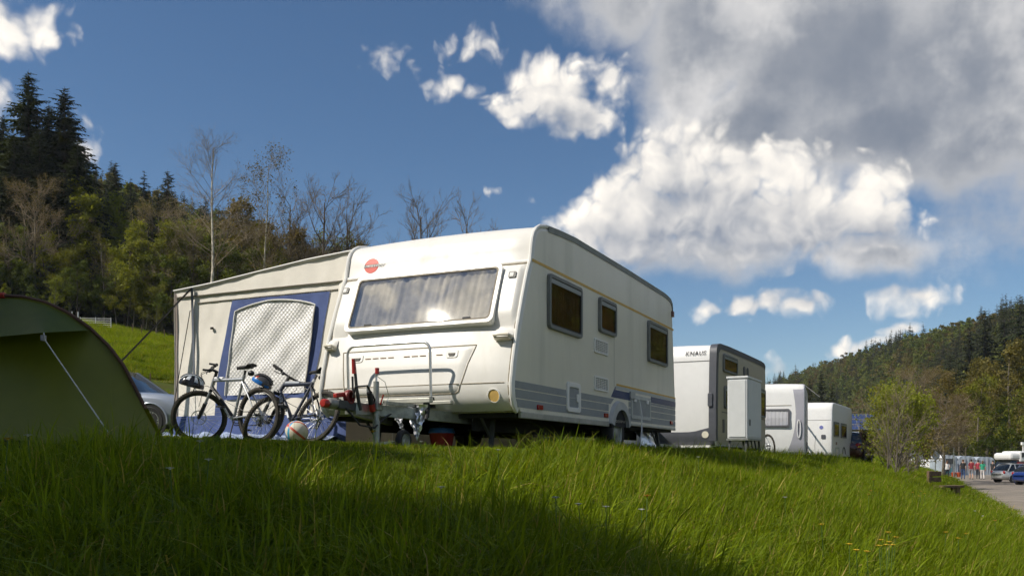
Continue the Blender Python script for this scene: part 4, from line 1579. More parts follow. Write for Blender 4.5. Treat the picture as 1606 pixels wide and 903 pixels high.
def bicycle(name, loc, heading, lean, steer, main_m, second_m, label, letters, seat_h, bar_drop=0.0):
    b = empty(name, loc, heading, label, 'bicycle', 'bicycles leaning by the awning')
    b.rotation_euler = (lean, 0, heading)
    R = .345
    head_t, head_b = Vector((.80, 0, .835)), Vector((.85, 0, .705))
    axis_ = (head_t - head_b).normalized()
    ax_f = head_b - axis_ * ((head_b.z - R) / axis_.z) + Vector((.045, 0, 0))
    RM = Matrix.Translation(head_b) @ Matrix.Rotation(steer, 4, axis_) @ Matrix.Translation(-head_b)
    bb = Vector((.43, 0, .315))
    st = Vector((.29, 0, .80))
    V = lambda x, y, z: Vector((x, y, z))

    def wheel_(c, M, nm):
        w = empty(nm, (0, 0, 0), 0, parent=b)
        T = lambda p: M @ p
        ring = [T(c + V(cos(t), 0, sin(t)) * (R - .025)) for t in np.linspace(0, 2 * pi, 40, endpoint=False)]
        ty = MB().tube(ring, .026, 8, closed=True)
        for k in range(70):
            t = 2 * pi * k / 70
            for sy in (-1, 0, 1):
                tt_ = t + (.045 if sy == 0 else 0)
                p = c + V(cos(tt_), 0, sin(tt_)) * (R - .001 - .006 * abs(sy)) + V(0, .015 * sy, 0)
                q = p + V(cos(tt_), 0, sin(tt_)) * .006
                ty.bar(T(p), T(q), .010, .012, up=(M.to_3x3() @ V(0, 1, 0)))
        ty.build('tyre', M_TYRE, w, smooth=40)
        ring = [T(c + V(cos(t), 0, sin(t)) * (R - .055)) for t in np.linspace(0, 2 * pi, 40, endpoint=False)]
        MB().tube(ring, .011, 6, closed=True).build('rim', M_BKB, w, smooth=True)
        sp_ = MB()
        for k in range(28):
            t = 2 * pi * k / 28
            sy = .025 if k % 2 else -.025
            t0_ = t + (.5 if (k // 2) % 2 else -.5)
            sp_.tube([T(c + V(cos(t0_) * .025, sy, sin(t0_) * .025)), T(c + V(cos(t), 0, sin(t)) * (R - .06))], .0016, 3, cap=False)
        sp_.build('spokes', M_ALU, w)
        MB().tube([T(c + V(0, -.055, 0)), T(c + V(0, .055, 0))], .018, 8).build('hub', M_BKB, w, smooth=True)
        return w, T

    wf, TF_ = wheel_(ax_f, RM, 'front_wheel')
    wr_l, TR_ = wheel_(V(0, 0, R), Matrix.Identity(4), 'rear_wheel')
    for T_, c_, par, rad in ((TF_, ax_f, wf, .09), (TR_, V(0, 0, R), wr_l, .08)):
        ring = [T_(c_ + V(cos(t) * rad, .035, sin(t) * rad)) for t in np.linspace(0, 2 * pi, 24, endpoint=False)]
        dsc = MB().tube(ring, .007, 4, closed=True)
        for k in range(5):
            t = 2 * pi * k / 5
            dsc.tube([T_(c_ + V(0, .035, 0)), T_(c_ + V(cos(t) * rad, .035, sin(t) * rad))], .004, 4)
        dsc.build('brake_disc', M_BKS, par)
    # frame
    fr = MB()
    fr.tube([head_b + axis_ * .01, head_t - axis_ * .005], .024, 10)
    fr.tube([head_t - axis_ * .03, st], .022, 10)
    fr.tube([bb, st + (st - bb).normalized() * .04], .018, 10)
    fr.tube([bb - V(.0, .04, 0), bb + V(0, .04, 0)], .026, 10)
    frame = fr.build('frame', main_m, b, smooth=True)
    MB().tube([head_b + axis_ * .02, bb], .026, 10).build('down_tube', second_m, frame, smooth=True)
    for sy in (-1, 1):
        MB().tube([bb + V(-.02, sy * .03, 0), V(.2, sy * .05, .33), V(0, sy * .062, R)], .011, 6).build('chain_stay', main_m, frame, smooth=True)
        MB().tube([st + V(0, sy * .02, -.03), V(.12, sy * .05, .55), V(0, sy * .062, R)], .010, 6).build('seat_stay', main_m, frame, smooth=True)
    # fork with suspension legs
    fk = MB()
    fk.tube([RM @ (head_t), RM @ (head_b - axis_ * .03)], .018, 8)
    fk.tube([RM @ (head_b - axis_ * .025 + V(0, -.07, 0)), RM @ (head_b - axis_ * .02), RM @ (head_b - axis_ * .025 + V(0, .07, 0))], .022, 8)
    fork = fk.build('fork', M_BKB, b, smooth=True)
    for sy in (-1, 1):
        top = head_b - axis_ * .03 + V(0, sy * .066, 0)
        mid = top.lerp(ax_f + V(.0, sy * .066, 0), .45)
        MB().tube([RM @ top, RM @ mid], .015, 8).build('stanchion', M_BKS, fork, smooth=True)
        MB().tube([RM @ mid, RM @ (ax_f + V(0, sy * .066, 0))], .022, 8).build('fork_leg', M_BKB, fork, smooth=True)
    # cockpit
    stem_e = head_t + axis_ * .09 + V(.07, 0, .035)
    hb = MB().tube([RM @ (head_t - axis_ * .01), RM @ (head_t + axis_ * .10)], .02, 8).tube([RM @ (head_t + axis_ * .09), RM @ stem_e], .017, 8)
    stem = hb.build('stem', M_BKB, b, smooth=True)
    bw = .32
    MB().tube([RM @ (stem_e + V(-.035, -bw, .02)), RM @ (stem_e + V(0, -.10, .005)), RM @ stem_e, RM @ (stem_e + V(0, .10, .005)), RM @ (stem_e + V(-.035, bw, .02))], .0145, 8).build('handlebar', M_BKB, b, smooth=True)
    for sy in (-1, 1):
        e = stem_e + V(-.035, sy * bw, .02)
        i_ = stem_e + V(-.022, sy * (bw - .13), .014)
        MB().tube([RM @ i_, RM @ (e + V(-.002, sy * .01, 0))], .020, 8).build('grip', M_GRIP, b, smooth=True)
        MB().tube([RM @ (e + V(0, sy * -.005, 0)), RM @ (e + V(.09, sy * .01, .015))], .013, 8).build('bar_end', M_GRIP, b, smooth=True)
        MB().tube([RM @ (i_ + V(.015, 0, -.01)), RM @ (i_ + V(.05, sy * .03, -.03)), RM @ (e + V(.05, -sy * .02, -.04))], .007, 6).build('brake_lever', M_DARK, b, smooth=True)
        MB().ball(RM @ (i_ + V(.02, -sy * .03, -.015)), .024, 8, 6).build('shifter', M_BKB, b, smooth=True)
    MB().tube([RM @ (stem_e + V(.02, .1, -.01)), RM @ (stem_e + V(.12, .06, -.06)), RM @ (stem_e + V(.1, .04, -.2)), head_b + V(.03, .03, .03), V(.6, .03, .55), V(.2, .07, .40)], .004, 5).build('cable', M_BKB, b, smooth=True)
    MB().tube([RM @ (stem_e + V(.02, -.1, -.01)), RM @ (stem_e + V(.13, -.06, -.05)), RM @ (stem_e + V(.11, -.04, -.22)), RM @ (ax_f + V(-.02, .07, .15))], .004, 5).build('cable', M_BKB, b, smooth=True)
    # saddle and post
    sdir = (st - bb).normalized()
    sp = st + sdir * ((seat_h - .06 - st.z) / sdir.z)
    MB().tube([st, sp], .0145, 8).build('seat_post', M_BKB, b, smooth=True)
    MB().tube([st + sdir * .02, st + sdir * .06], .021, 8).build('seat_clamp', M_BKS, b)

    def sad(u, v):
        x = sp.x - .14 + .28 * u
        wdt = np.interp(u, [0, .15, .35, .55, 1], [.055, .072, .06, .028, .018])
        a = 2 * pi * v
        return (x, wdt * cos(a), seat_h - .02 + .022 * sin(a) + (.018 if u < .2 else 0) - .03 * max(0, u - .8))
    MB().grid(12, 12, sad).add([sad(0, k / 10) for k in range(10)], [tuple(range(10))]).add([sad(1, k / 10) for k in range(10)], [tuple(range(10))]).build('saddle', M_GRIP, b, smooth=True)
    MB().tube([sp + V(-.08, 0, .02), sp + V(.09, 0, .02)], .008, 6).build('saddle_rail', M_BKS, b)
    MB().ball((sp.x - .10, 0, seat_h - .10), .045, 10, 7, 0, (1.1, .8, .8)).build('saddle_bag', M_BKB, b, smooth=True)
    # drivetrain on the right (local -y)
    dr = MB()
    for r_ in (.085, .06):
        dr.tube([bb + V(cos(t) * r_, -.05, sin(t) * r_) for t in np.linspace(0, 2 * pi, 24, endpoint=False)], .006, 5, closed=True)
    dr.build('chainring', M_BKB, b)
    cs = MB()
    for r_, y_ in ((.055, -.045), (.045, -.038), (.035, -.031)):
        cs.tube([V(cos(t) * r_, y_, R + sin(t) * r_) for t in np.linspace(0, 2 * pi, 18, endpoint=False)], .004, 4, closed=True)
    cs.build('cassette', M_BKS, wr_l)
    MB().tube([bb + V(0, -.05, .085), V(0, -.042, R + .055)], .005, 4).tube([bb + V(0, -.05, -.085), V(.02, -.045, R - .12), V(-.02, -.042, R - .07)], .005, 4).build('chain', M_DARK, b)
    MB().bar(V(.0, -.05, R - .03), V(.03, -.05, R - .13), .02, .05).build('derailleur', M_BKB, b)
    for sy, an in ((-1, -2.2), (1, .94)):
        e = bb + V(cos(an) * .17, sy * .075, sin(an) * .17)
        MB().bar(bb + V(0, sy * .065, 0), e, .014, .024).build('crank_arm', M_BKS, b, bevel=.003)
        MB().box(e.x - .045, e.x + .045, min(e.y, e.y + sy * .09), max(e.y, e.y + sy * .09), e.z - .010, e.z + .010).build('pedal', M_BKB, b, bevel=.003)
    MB().tube([bb + V(-.08, .06, .0), V(.30, .19, .015 - .0)], .008, 6).build('kickstand', M_BKB, b)
    # lettering along the down tube, camera side (local left)
    dirv = (bb - head_b).normalized()
    upv = Vector((0, 1, 0)).cross(dirv).normalized()
    if letters:
        for sy in (1,):
            text_mb(letters, .055, lambda u, v, d: head_b + dirv * (.07 + u * 1.25) + upv * (v * 1.0 - .018) + V(0, .0265 + d, 0), .001, spacing=1.15, offset=.002).build('lettering', M_BKW, b)
    return b, RM, stem_e


b1x, b1y = -3.12, 10.95
bk1, RM1, se1 = bicycle('bicycle', (b1x, b1y, gz(b1x, b1y) + .005), atan2(.50, -.87), radians(3), radians(44), M_BKS, M_BKB,
                        'silver and black mountain bike with black helmet on its bars, nearer the tent', '', .97)
MB().tube([(.79, 0, .832), (.64, 0, .823)], .0235, 10).build('white_panel', M_BKW, bk1, smooth=True)
b2x, b2y = -2.38, 10.45
bk2, RM2, se2 = bicycle('bicycle', (b2x, b2y, gz(b2x, b2y) + .0), atan2(.58, -.81), radians(23), radians(-70), M_BKD, M_BKD,
                        'dark blue mountain bike with white lettering beside the caravan drawbar', 'RED', .98)
MB().tube([(.79, .0, .837), (.52, 0, .822)], .0228, 10).build('white_decal', mat('decal_grey', (.35, .38, .42), .4), bk2, smooth=True)

bpy.context.view_layer.update()


def helmet(name, loc, rot, shell_m, accent_m, label, rad=.125):
    h = empty(name, loc, 0, label, 'helmet', 'cycle helmets hung on the bicycles')
    h.rotation_euler = rot
    prof = [(1e-3, 1.0), (.38, .93), (.68, .74), (.88, .46), (.98, .12), (1.0, -.12), (.93, -.2), (.86, -.12), (.8, .3), (.5, .7), (1e-3, .84)]
    M = Matrix.Diagonal((1.22 * rad, .92 * rad, 1.0 * rad, 1))
    MB().lathe(prof, 24, 0, M).build('shell', shell_m, h, smooth=40)
    for k, off in enumerate((-.42, -.14, .14, .42)):
        p = [(1.24 * rad * cos(t) * sqrt(1 - off * off), off * 1.6 * rad * .62, 1.02 * rad * sin(t) * sqrt(1 - off * off * .8) + .002) for t in np.linspace(.35, 2.75, 12)]
        MB().tube(p, .012, 6).build('rib', accent_m if k in (0, 2) else shell_m, h, smooth=True)
    for off in (-.28, 0, .28):
        for t in (.9, 1.5, 2.1):
            MB().ball((1.225 * rad * cos(t) * .96, off * rad, 1.01 * rad * sin(t) * .97), .020, 8, 5, 0, (1.6, .6, .6)).build('air_vent', M_BLACK, h, smooth=True)
    MB().tube([(.05, .10, 0), (.03, .06, -.10), (.02, 0, -.13), (.03, -.06, -.10), (.05, -.10, 0)], .006, 5).build('chin_strap', M_BLACK, h)
    return h


M_HWHITE = mat('helmet_white', (.62, .66, .70), .3)
M_HBLUE = mat('helmet_blue', (.02, .16, .50), .3)
M_HRED = mat('helmet_red', (.55, .06, .03), .3)


def shell_patch(h, m, a0, a1, e0, e1, rad, name, proud=1.03):
    # a panel of the outer shell between two bearings and two elevations
    MB().grid(10, 8, lambda u, v: (1.22 * rad * proud * cos(a0 + (a1 - a0) * u) * cos(e0 + (e1 - e0) * v), .92 * rad * proud * sin(a0 + (a1 - a0) * u) * cos(e0 + (e1 - e0) * v), rad * proud * sin(e0 + (e1 - e0) * v))).build(name, m, h, smooth=True)


hp = at(300.5, 603, 11.12)
h1 = helmet('cycle_helmet', hp, (radians(8), radians(14), radians(20)), mat('helmet_black', (.012, .012, .014), .22), M_HWHITE, 'black and white cycle helmet hanging from the left handlebar')
shell_patch(h1, M_HWHITE, radians(-80), radians(-62), .35, 1.35, .125, 'white_stripe')
shell_patch(h1, M_HWHITE, radians(-50), radians(-25), .25, 1.0, .125, 'white_stripe')
shell_patch(h1, M_HWHITE, radians(-125), radians(-105), .45, 1.1, .125, 'white_stripe')
hp = at(411, 601, 11.0)
h2 = helmet('cycle_helmet', hp, (radians(10), radians(28), radians(10)), mat('helmet_grey', (.07, .07, .075), .35), mat('helmet_rib', (.05, .05, .055), .4), 'grey, blue and red cycle helmet hanging between the two bicycles', .105)
shell_patch(h2, M_HBLUE, radians(-175), radians(-85), -.15, .30, .105, 'blue_panel')
shell_patch(h2, M_HRED, radians(-180), radians(-130), .36, .75, .105, 'red_panel')
shell_patch(h2, M_HBLUE, radians(-70), radians(-40), -.15, .1, .105, 'blue_panel')

# football
bx, by = at(465, 692, 9.85).xy
br = .128
bl = empty('ball', (bx, by, gz(bx, by) + br), 0, 'cream ball with red and blue stripes lying in the grass', 'ball')
MB().ball((0, 0, 0), br, 28, 18).build('cover', mat('ball_cream', (.62, .58, .46), .5, var=.06), bl, smooth=True)
for k, (m_, rx_, rz_) in enumerate(((M_HBLUE, 62, 25), (mat('ball_red', (.52, .07, .04), .5), 118, 10), (mat('ball_blue2', (.03, .30, .55), .5), 95, 60), (mat('ball_red', (.5, .1, .05), .5), 40, 100))):
    R_ = Euler((radians(rx_), 0, radians(rz_))).to_matrix()
    mb = MB()
    mb.grid(40, 2, lambda u, v: R_ @ Vector((br * 1.004 * cos(u * 2 * pi) * cos((v - .5) * .2), br * 1.004 * sin(u * 2 * pi) * cos((v - .5) * .2), br * 1.004 * sin((v - .5) * .2))))
    mb.build('stripe', m_, bl, smooth=True)

# things under the caravan
p = cw(.55, 1.18)
bu = empty('bucket', (p.x, p.y, gz(p.x, p.y)), 0, 'red bucket with blue lid under the caravan front', 'bucket')
MB().lathe([(.12, 0), (.15, .17), (.155, .18), (.145, .18), (.115, .01)], 20).build('pail', mat('bucket_red', (.30, .02, .02), .45), bu, smooth=40)
MB().lathe([(.157, .175), (.16, .19), (.14, .235), (.02, .25), (.001, .25)], 20).build('lid', mat('bucket_blue', (.03, .15, .48), .4), bu, smooth=40)
for (x_, y_, w_, d_, h_, m_, lb, nm) in ((2.15, .75, .34, .25, .22, mat('crate_brown', (.24, .17, .12), .7, var=.3), 'brown box under the middle of the caravan', 'storage_box'),
                                         (2.45, .75, .24, .22, .20, mat('crate_blue', (.05, .12, .30), .5, var=.2), 'blue box under the middle of the caravan', 'storage_box'),
                                         (3.1, .85, .42, .3, .24, mat('crate_grey', (.22, .27, .25), .6, var=.2), 'grey-green box in front of the caravan wheel', 'storage_box'),
                                         (5.25, .7, .55, .3, .26, mat('crate_white', (.55, .58, .60), .5, var=.15), 'pale box behind the caravan wheel', 'storage_box')):
    p = cw(x_, y_)
    bxo = empty(nm, (p.x, p.y, gz(p.x, p.y)), TH, lb, 'box', 'boxes stowed under the caravan')
    MB().box(-w_ / 2, w_ / 2, -d_ / 2, d_ / 2, 0, h_).build('tub', m_, bxo, bevel=.012)
    MB().box(-w_ / 2 - .012, w_ / 2 + .012, -d_ / 2 - .012, d_ / 2 + .012, h_, h_ + .022).build('lid', m_, bxo, bevel=.008)
p = cw(6.35, .45)
ts = MB().grid(16, 12, lambda u, v: (-.35 + .7 * u, -.2 + .06 * sin(u * 13 + v * 5) + .25 * v, .02 + .36 * v * (1 - .3 * abs(u - .4)) + .03 * sin(u * 21 + v * 9))).build('thermal_sheet', M_FOIL, None, smooth=30)
ts.location = (p.x, p.y, gz(p.x, p.y))
ts.rotation_euler = (0, 0, TH)
tag(ts, 'crumpled silver thermal sheet propped under the rear of the large caravan', 'foil')


# ------------------------------------------------------------------ cars
def rot_z(a):
    return Matrix.Rotation(a, 4, 'Z')


def car(name, x, y, heading, paint, label, group, z=None, spokes=5, length=4.2, height=1.5, estate=False):
    z = gz(x, y) if z is None else z
    c = empty(name, (x, y, z), heading, label, 'car', group)
    L, Wd2, Hh = length / 2, .89, height
    xs_ = [-1, -.985, -.93, -.8, -.6, -.35, 0, .3, .5, .7, .86, .95, .99, 1]
    wid = [.55, .74, .86, .95, 1, 1, 1, 1, 1, .99, .95, .86, .72, .5]
    belt = [.70, .80, .88, .93, .94, .93, .92, .92, .92, .89, .83, .76, .68, .60]
    bot = [.42, .34, .28, .24, .2, .2, .2, .2, .2, .2, .22, .25, .30, .36]
    n = len(xs_)
    vs, m = [], 9
    for i in range(n):
        X, w, b, q = xs_[i] * L, wid[i] * Wd2, belt[i] * Hh / 1.5, bot[i]
        half = [(w * .80, q), (w * .97, q + .10), (w, q + .28), (w * .985, b - .12), (w * .93, b - .03), (w * .80, b + .012), (w * .4, b + .04)]
        sec = [(yy, zz) for yy, zz in half] + [(-yy, zz) for yy, zz in reversed(half)]
        vs += [(X, yy, zz) for yy, zz in sec]
    k = 14
    fs = [(i * k + j, i * k + (j + 1) % k, (i + 1) * k + (j + 1) % k, (i + 1) * k + j) for i in range(n - 1) for j in range(k)]
    fs += [tuple(range(k - 1, -1, -1)), tuple((n - 1) * k + j for j in range(k))]
    body = MB().add(vs, fs).build('body', paint, c, smooth=50)
    rear = -.93 if estate else -.86
    gx_ = [rear, rear + .06, rear + .2, -.3, 0, .14, .30, .50]
    gt = [.0, .30, .50, .575, .57, .53, .30, .0]
    bz = .90 * Hh / 1.5
    vs = []
    for X, t in zip(gx_, gt):
        zt = bz + t * Hh / 1.5
        wt = .83 - .17 * (t / .575)
        vs += [(X * L, .83, bz), (X * L, wt, zt - .03 * (t > .2)), (X * L, wt - .12, zt + .02 * (t > .2)), (X * L, -(wt - .12), zt + .02 * (t > .2)), (X * L, -wt, zt - .03 * (t > .2)), (X * L, -.83, bz)]
    k = 6
    fs = [(i * k + j, i * k + j + 1, (i + 1) * k + j + 1, (i + 1) * k + j) for i in range(len(gx_) - 1) for j in range(5)]
    MB().add(vs, fs).build('glazing', mat('car_glass_dark', (.015, .018, .02), .06, spec=.8), c, smooth=40)
    rf_ = [i for i in range(len(gx_)) if gt[i] > .45]
    MB().grid(8, 6, lambda u, v: ((gx_[rf_[0]] + (gx_[rf_[-1]] - gx_[rf_[0]]) * u) * L, (-.66 + 1.32 * v), bz + (.575 * Hh / 1.5) + .012 - .05 * abs(2 * v - 1) ** 3 - .05 * abs(2 * u - .9) ** 2.5)).build('roof', paint, c, smooth=True)
    for sy in (-1, 1):
        for xa, xb, ta in ((.50, .13, .545), (-.02, -.05, .575), (rear + .01, rear + .20, .51), (-.50, -.52, .55)):
            za = bz + ta * Hh / 1.5
            MB().bar((xa * L, sy * .838, bz), (xb * L, sy * .675, za), .07, .05).build('pillar', paint, c)
        MB().bar((.13 * L, sy * .675, bz + .545 * Hh / 1.5), (rear * L + .2 * L, sy * .675, bz + .51 * Hh / 1.5 + .03), .05, .05).build('roof_rail', paint, c)
        hl = MB().ball((L * .93, sy * .62, .66 * Hh / 1.5), .16, 12, 8, 0, (.75, 1.0, .5)).build('headlight', mat('headlight_glass', (.55, .58, .6), .08, spec=.8), c, smooth=True)
        MB().ball((-L * .945, sy * .66, .80 * Hh / 1.5), .15, 10, 8, 0, (.5, .85, .9)).build('tail_light', M_REDLENS, c, smooth=True)
        MB().ball((L * .36, sy * .98, bz + .08), .11, 10, 8, 0, (.7, 1.0, .75)).build('wing_mirror', paint, c, smooth=True)
        for xd in (.30, -.10, -.50):
            MB().box(xd * L - .004, xd * L + .004, sy * .893 - .004, sy * .893 + .004, .34, bz - .06).build('door_gap', M_BLACK, c)
        for xd in (-.02, -.42):
            MB().box(xd * L - .09, xd * L + .09, sy * .895 - .012, sy * .895 + .012, .78 * Hh / 1.5, .81 * Hh / 1.5).build('door_handle', paint, c, bevel=.004)
        for xw in (.62, -.62):
            A_ = AX_Y if sy < 0 else Matrix.Rotation(radians(-90), 4, 'X')
            M = Matrix.Translation((xw * L, sy * (.893), .33)) @ A_
            MB().lathe([(.001, -.02), (.385, -.02), (.385, .006), (.001, .007)], 26, 0, M).build('wheel_well', M_BLACK, c)
            MB().tube([M @ Vector((cos(t) * .392, sin(t) * .392, .004)) for t in np.linspace(-.15, pi + .15, 18)], .016, 6).build('arch_lip', paint, c, smooth=True)
            wheel(c, (xw * L, sy * .80, .335), .335, .22, A_, mat('alloy_rim', (.55, .56, .58), .25, .8), spokes=spokes)
    MB().box(L * .955, L * .985, -.45, .45, .40, .52).build('grille', M_BLACK, c)
    MB().box(-L * .995, -L * .975, -.26, .26, .50, .61).build('number_plate', mat('plate_white', (.7, .7, .68), .4), c)
    return c


M_SILVERCAR = mat('silver_blue_paint', (.36, .40, .47), .28, .35, coat=.8)
cx_, cy_ = at(243, 690, 20.0).xy
car('parked_car', cx_ - .93, cy_ - .1, radians(-4), M_SILVERCAR, 'silver blue hatchback parked behind the tent, its front wheel showing', 'parked cars', spokes=5, height=1.55)
car('parked_car', 37.6, 63.0, radians(10), mat('blue_paint', (.02, .05, .22), .25, .3, coat=.8), 'dark blue hatchback at the right edge of the road', 'parked cars', z=-1.95)
car('parked_car', 39.6, 69.5, radians(10), mat('silver_paint', (.52, .53, .54), .28, .4, coat=.8), 'pale silver car parked behind the dark blue hatchback', 'parked cars', z=-1.95)
car('parked_car', 15.9, 42.2, radians(62), mat('dark_red_paint', (.05, .012, .015), .3, coat=.5), 'dark car parked behind the last caravan of the row', 'parked cars')


# ------------------------------------------------------------------ further caravans of the row
def frame_at(px, Y, vx):
    """near front corner under column px at depth Y; vx is tan of the side wall's bearing"""
    d = Vector((vx, 1)).normalized()
    return (px - 803) / KF * Y, Y, atan2(d.y, d.x)


def plain_caravan(px, Y, vx, L, Wv, zb, zt, label, body_m, side_m, front_lean=.10, name='caravan'):
    x, y, rz = frame_at(px, Y, vx)
    z = gz(x, y)
    c = empty(name, (x, y, z), rz, label, 'caravan', 'caravans standing in a row')
    zb, zt = zb - z, zt - z
    H = zt - zb
    fr = [(.10, zb), (.03, zb + .08), (.0, zb + .22), (front_lean * .2, zb + H * .5), (front_lean, zb + H * .86), (front_lean + .03, zb + H * .92), (front_lean + .10, zb + H * .965), (front_lean + .22, zb + H * .99), (front_lean + .4, zb + H)]
    rf = [(front_lean + .7, zt + .01), (L * .5, zt + .015), (L - .45, zt + .01), (L - .25, zt), (L - .1, zt - .04), (L - .03, zt - .12), (L - .01, zt - .25), (L, zb + H * .5), (L, zb + .3), (L - .02, zb + .1), (L - .06, zb)]
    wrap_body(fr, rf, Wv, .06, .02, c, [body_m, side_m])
    fa, fz = [p[0] for p in fr], [p[1] for p in fr]

    def F(w, zz, d):
        return Vector((float(np.interp(zz, fz, fa)) - .02 * (1 - ((w - Wv / 2) / (Wv / 2)) ** 2) - d, w, zz))
    MB().box(.15, L - .1, .1, Wv - .1, zb - .06, zb + .005).build('floor_pan', M_UNDER, c)
    for yw, A_ in ((.12, AX_Y), (Wv - .12, Matrix.Rotation(radians(-90), 4, 'X'))):
        wheel(c, (L * .55, yw, .30), .30, .18, A_, M_GALV)
        MB().tube([(L * .55 + .36 * cos(t), yw - (.13 if yw < 1 else -.13), .30 + .34 * sin(t)) for t in np.linspace(.15, pi - .15, 14)], .022, 6).build('arch_lip', M_DARK, c, smooth=True)
    for xx in (.5, L - .4):
        for yy in (.25, Wv - .25):
            MB().bar((xx, yy, zb), (xx + .08, yy, 0), .045, .045).build('corner_steady', M_DARK, c)
    for yy in (Wv / 2 - .45, Wv / 2 + .45):
        MB().bar((.2, yy, zb - .03), (-1.1, Wv / 2, zb + .02), .05, .1).build('drawbar_beam', M_GALV, c)
    MB().tube([(-.75, Wv / 2, 0.0), (-.75, Wv / 2, zb + .25)], .028, 10).build('jockey_stand', M_GALV, c)
    return c, F, zb, zt


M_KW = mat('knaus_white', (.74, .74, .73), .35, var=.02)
M_KS = mat('knaus_shaded_side', (.40, .365, .27), .4, var=.04)  # white side wall coloured darker beige, its shade put into the paint
M_GRAPH = mat('graphite_trim', (.075, .08, .095), .45, var=.08)
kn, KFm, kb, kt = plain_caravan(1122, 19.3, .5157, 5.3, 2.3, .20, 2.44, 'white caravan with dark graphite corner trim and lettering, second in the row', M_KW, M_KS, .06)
# graphite frame round the near front corner and along the roof edge
mb = MB()
trim = [(KFm(0, z, 0).x, z) for z in np.linspace(kb + .12, kb + (kt - kb) * .90, 10)] + [(.09, kb + (kt - kb) * .94), (.15, kt - .05), (.26, kt - .012), (.42, kt + .008), (1.2, kt + .028), (3, kt + .035), (4.7, kt + .03), (5.05, kt + .01), (5.2, kt - .05)]
vs, fs = [], []
for i, (a, z) in enumerate(trim):
    p0 = Vector(trim[max(i - 1, 0)])
    p1 = Vector(trim[min(i + 1, len(trim) - 1)])
    d = (p1 - p0).normalized()
    nr = Vector((-d.y, d.x))                    # outward
    wdt = .17 if a < .3 else .10
    o_ = Vector((a, z)) + nr * .022
    i_ = Vector((a, z)) - nr * wdt
    vs += [(i_.x, -.012, i_.y), (o_.x, -.012, o_.y), (o_.x, .14, o_.y), (Vector((a, z)).x, .15, Vector((a, z)).y)]
for i in range(len(trim) - 1):
    for k in range(3):
        fs.append((i * 4 + k, i * 4 + k + 1, i * 4 + 5 + k, i * 4 + 4 + k))
mb.add(vs, fs).build('corner_trim', M_GRAPH, kn, smooth=40)
MB().grid(16, 6, lambda u, v: KFm(.02 + 2.26 * u, kb + .02 + .30 * v + .10 * smooth(.25, .0, u) * v, .008)).build('front_bumper', M_GRAPH, kn, smooth=True)
MB().box(-.05, .12, .1, 2.2, kb - .02, kb + .03).build('bumper_rail', M_TRIMW, kn)
MB().tube([KFm(w, kb + (kt - kb) * .835, .002) for w in np.linspace(.14, 2.28, 10)], .010, 5).build('locker_seam', mat('seam_mid', (.30, .30, .29), .7), kn)
text_mb('KNAUS', .15, lambda u, v, d: KFm(.685 - u * .86, kb + (kt - kb) * .895 + v * .85, d), .022, shear=.2, spacing=1.12, offset=.002).build('lettering', mat('letter_dark', (.05, .05, .055), .5), kn)
MB().plate(circ(.22, kb + .26, .075), KFm, .006, .016).build('round_lamp', mat('lamp_cream', (.70, .66, .55), .3), kn)
MB().plate(rrect(.06, .16, 1.05, 1.35, .03), KFm, .012, .05).build('grab_handle', M_GRAPH, kn, bevel=.01)
side_window(.62, 1.92, 1.86 - 0, 2.26, M_CURT_B, kn)
side_window(.72, 1.15, 1.05, 1.55, M_CURT_C, kn)
for x in (2.62, 2.98):
    MB().plate(rrect(x, x + .22, 1.93, 2.16, .09), sm, .001, .014).build('oval_vent', M_GRAPH, kn)
side_window(4.35, 5.1, 1.0, 1.75, M_CURT_C, kn)
MB().plate(rrect(2.5, 2.72, .62, .82, .02), sm, .001, .02).build('service_flap', M_GRAPH, kn)
MB().plate(rrect(.62, .75, .50, .80, .02), sm, .001, .02).build('service_flap', mat('flap_dark', (.12, .12, .11), .5), kn)
MB().plate(rrect(3.9, 4.12, .62, .86, .02), sm, .001, .02).build('service_flap', M_GRAPH, kn)
MB().box(.55, 5.2, -.004, .004, .95, .97).build('trim_line', M_GRAPH, kn)
# dark gas-bottle cover at its front, half hidden by the large caravan
MB().lathe([(.26, .05), (.30, .12), (.30, .62), (.26, .80), (.12, .86), (.001, .87)], 20, 0, Matrix.Translation((-.42, 1.62, 0))).build('gas_cover', mat('cover_blue_grey', (.10, .115, .14), .5), kn, smooth=40)
mast = MB()
for a_, b_ in ((-.06, -.06), (.06, -.06), (0, .06)):
    mast.tube([(1.0 + a_, 2.0 + b_, kt), (1.02 + a_ * .6, 2.0 + b_ * .6, kt + .50)], .010, 5)
for k in range(5):
    mast.tube([(1.0 - .06, 1.94, kt + k * .1), (1.0 + .06, 1.94, kt + .1 + k * .1)], .008, 4)
mast.build('antenna_mast', M_ALU, kn)

# tall pale cabinet on a trestle beside that caravan
M_CAB = mat('cabinet_paint', (.62, .64, .64), .4, var=.03, dirt=.1)
cbx, cby, cbr = frame_at(1172, 17.3, .5157)
cbz = gz(cbx, cby)
cab = empty('cabinet', (cbx, cby, cbz), cbr, 'tall pale grey metal cabinet standing on thin legs in the grass', 'cabinet')
c0, c1 = .333 - cbz, 1.50 - cbz
MB().box(0, 1.25, 0, .385, c0, c1).build('body', M_CAB, cab, bevel=.008)
MB().box(-.02, 1.27, -.02, .405, c1, c1 + .045).build('top_cap', M_CAB, cab, bevel=.01)
MB().box(.03, 1.22, -.014, -.001, c0 + .03, c1 - .03).build('side_door', M_CAB, cab, bevel=.004)
MB().box(-.014, -.001, .03, .355, c0 + .03, c1 - .03).build('front_panel', M_CAB, cab, bevel=.004)
MB().box(.12, .16, -.03, -.014, c0 + .25, c0 + .37).build('handle', M_DARK, cab, bevel=.004)
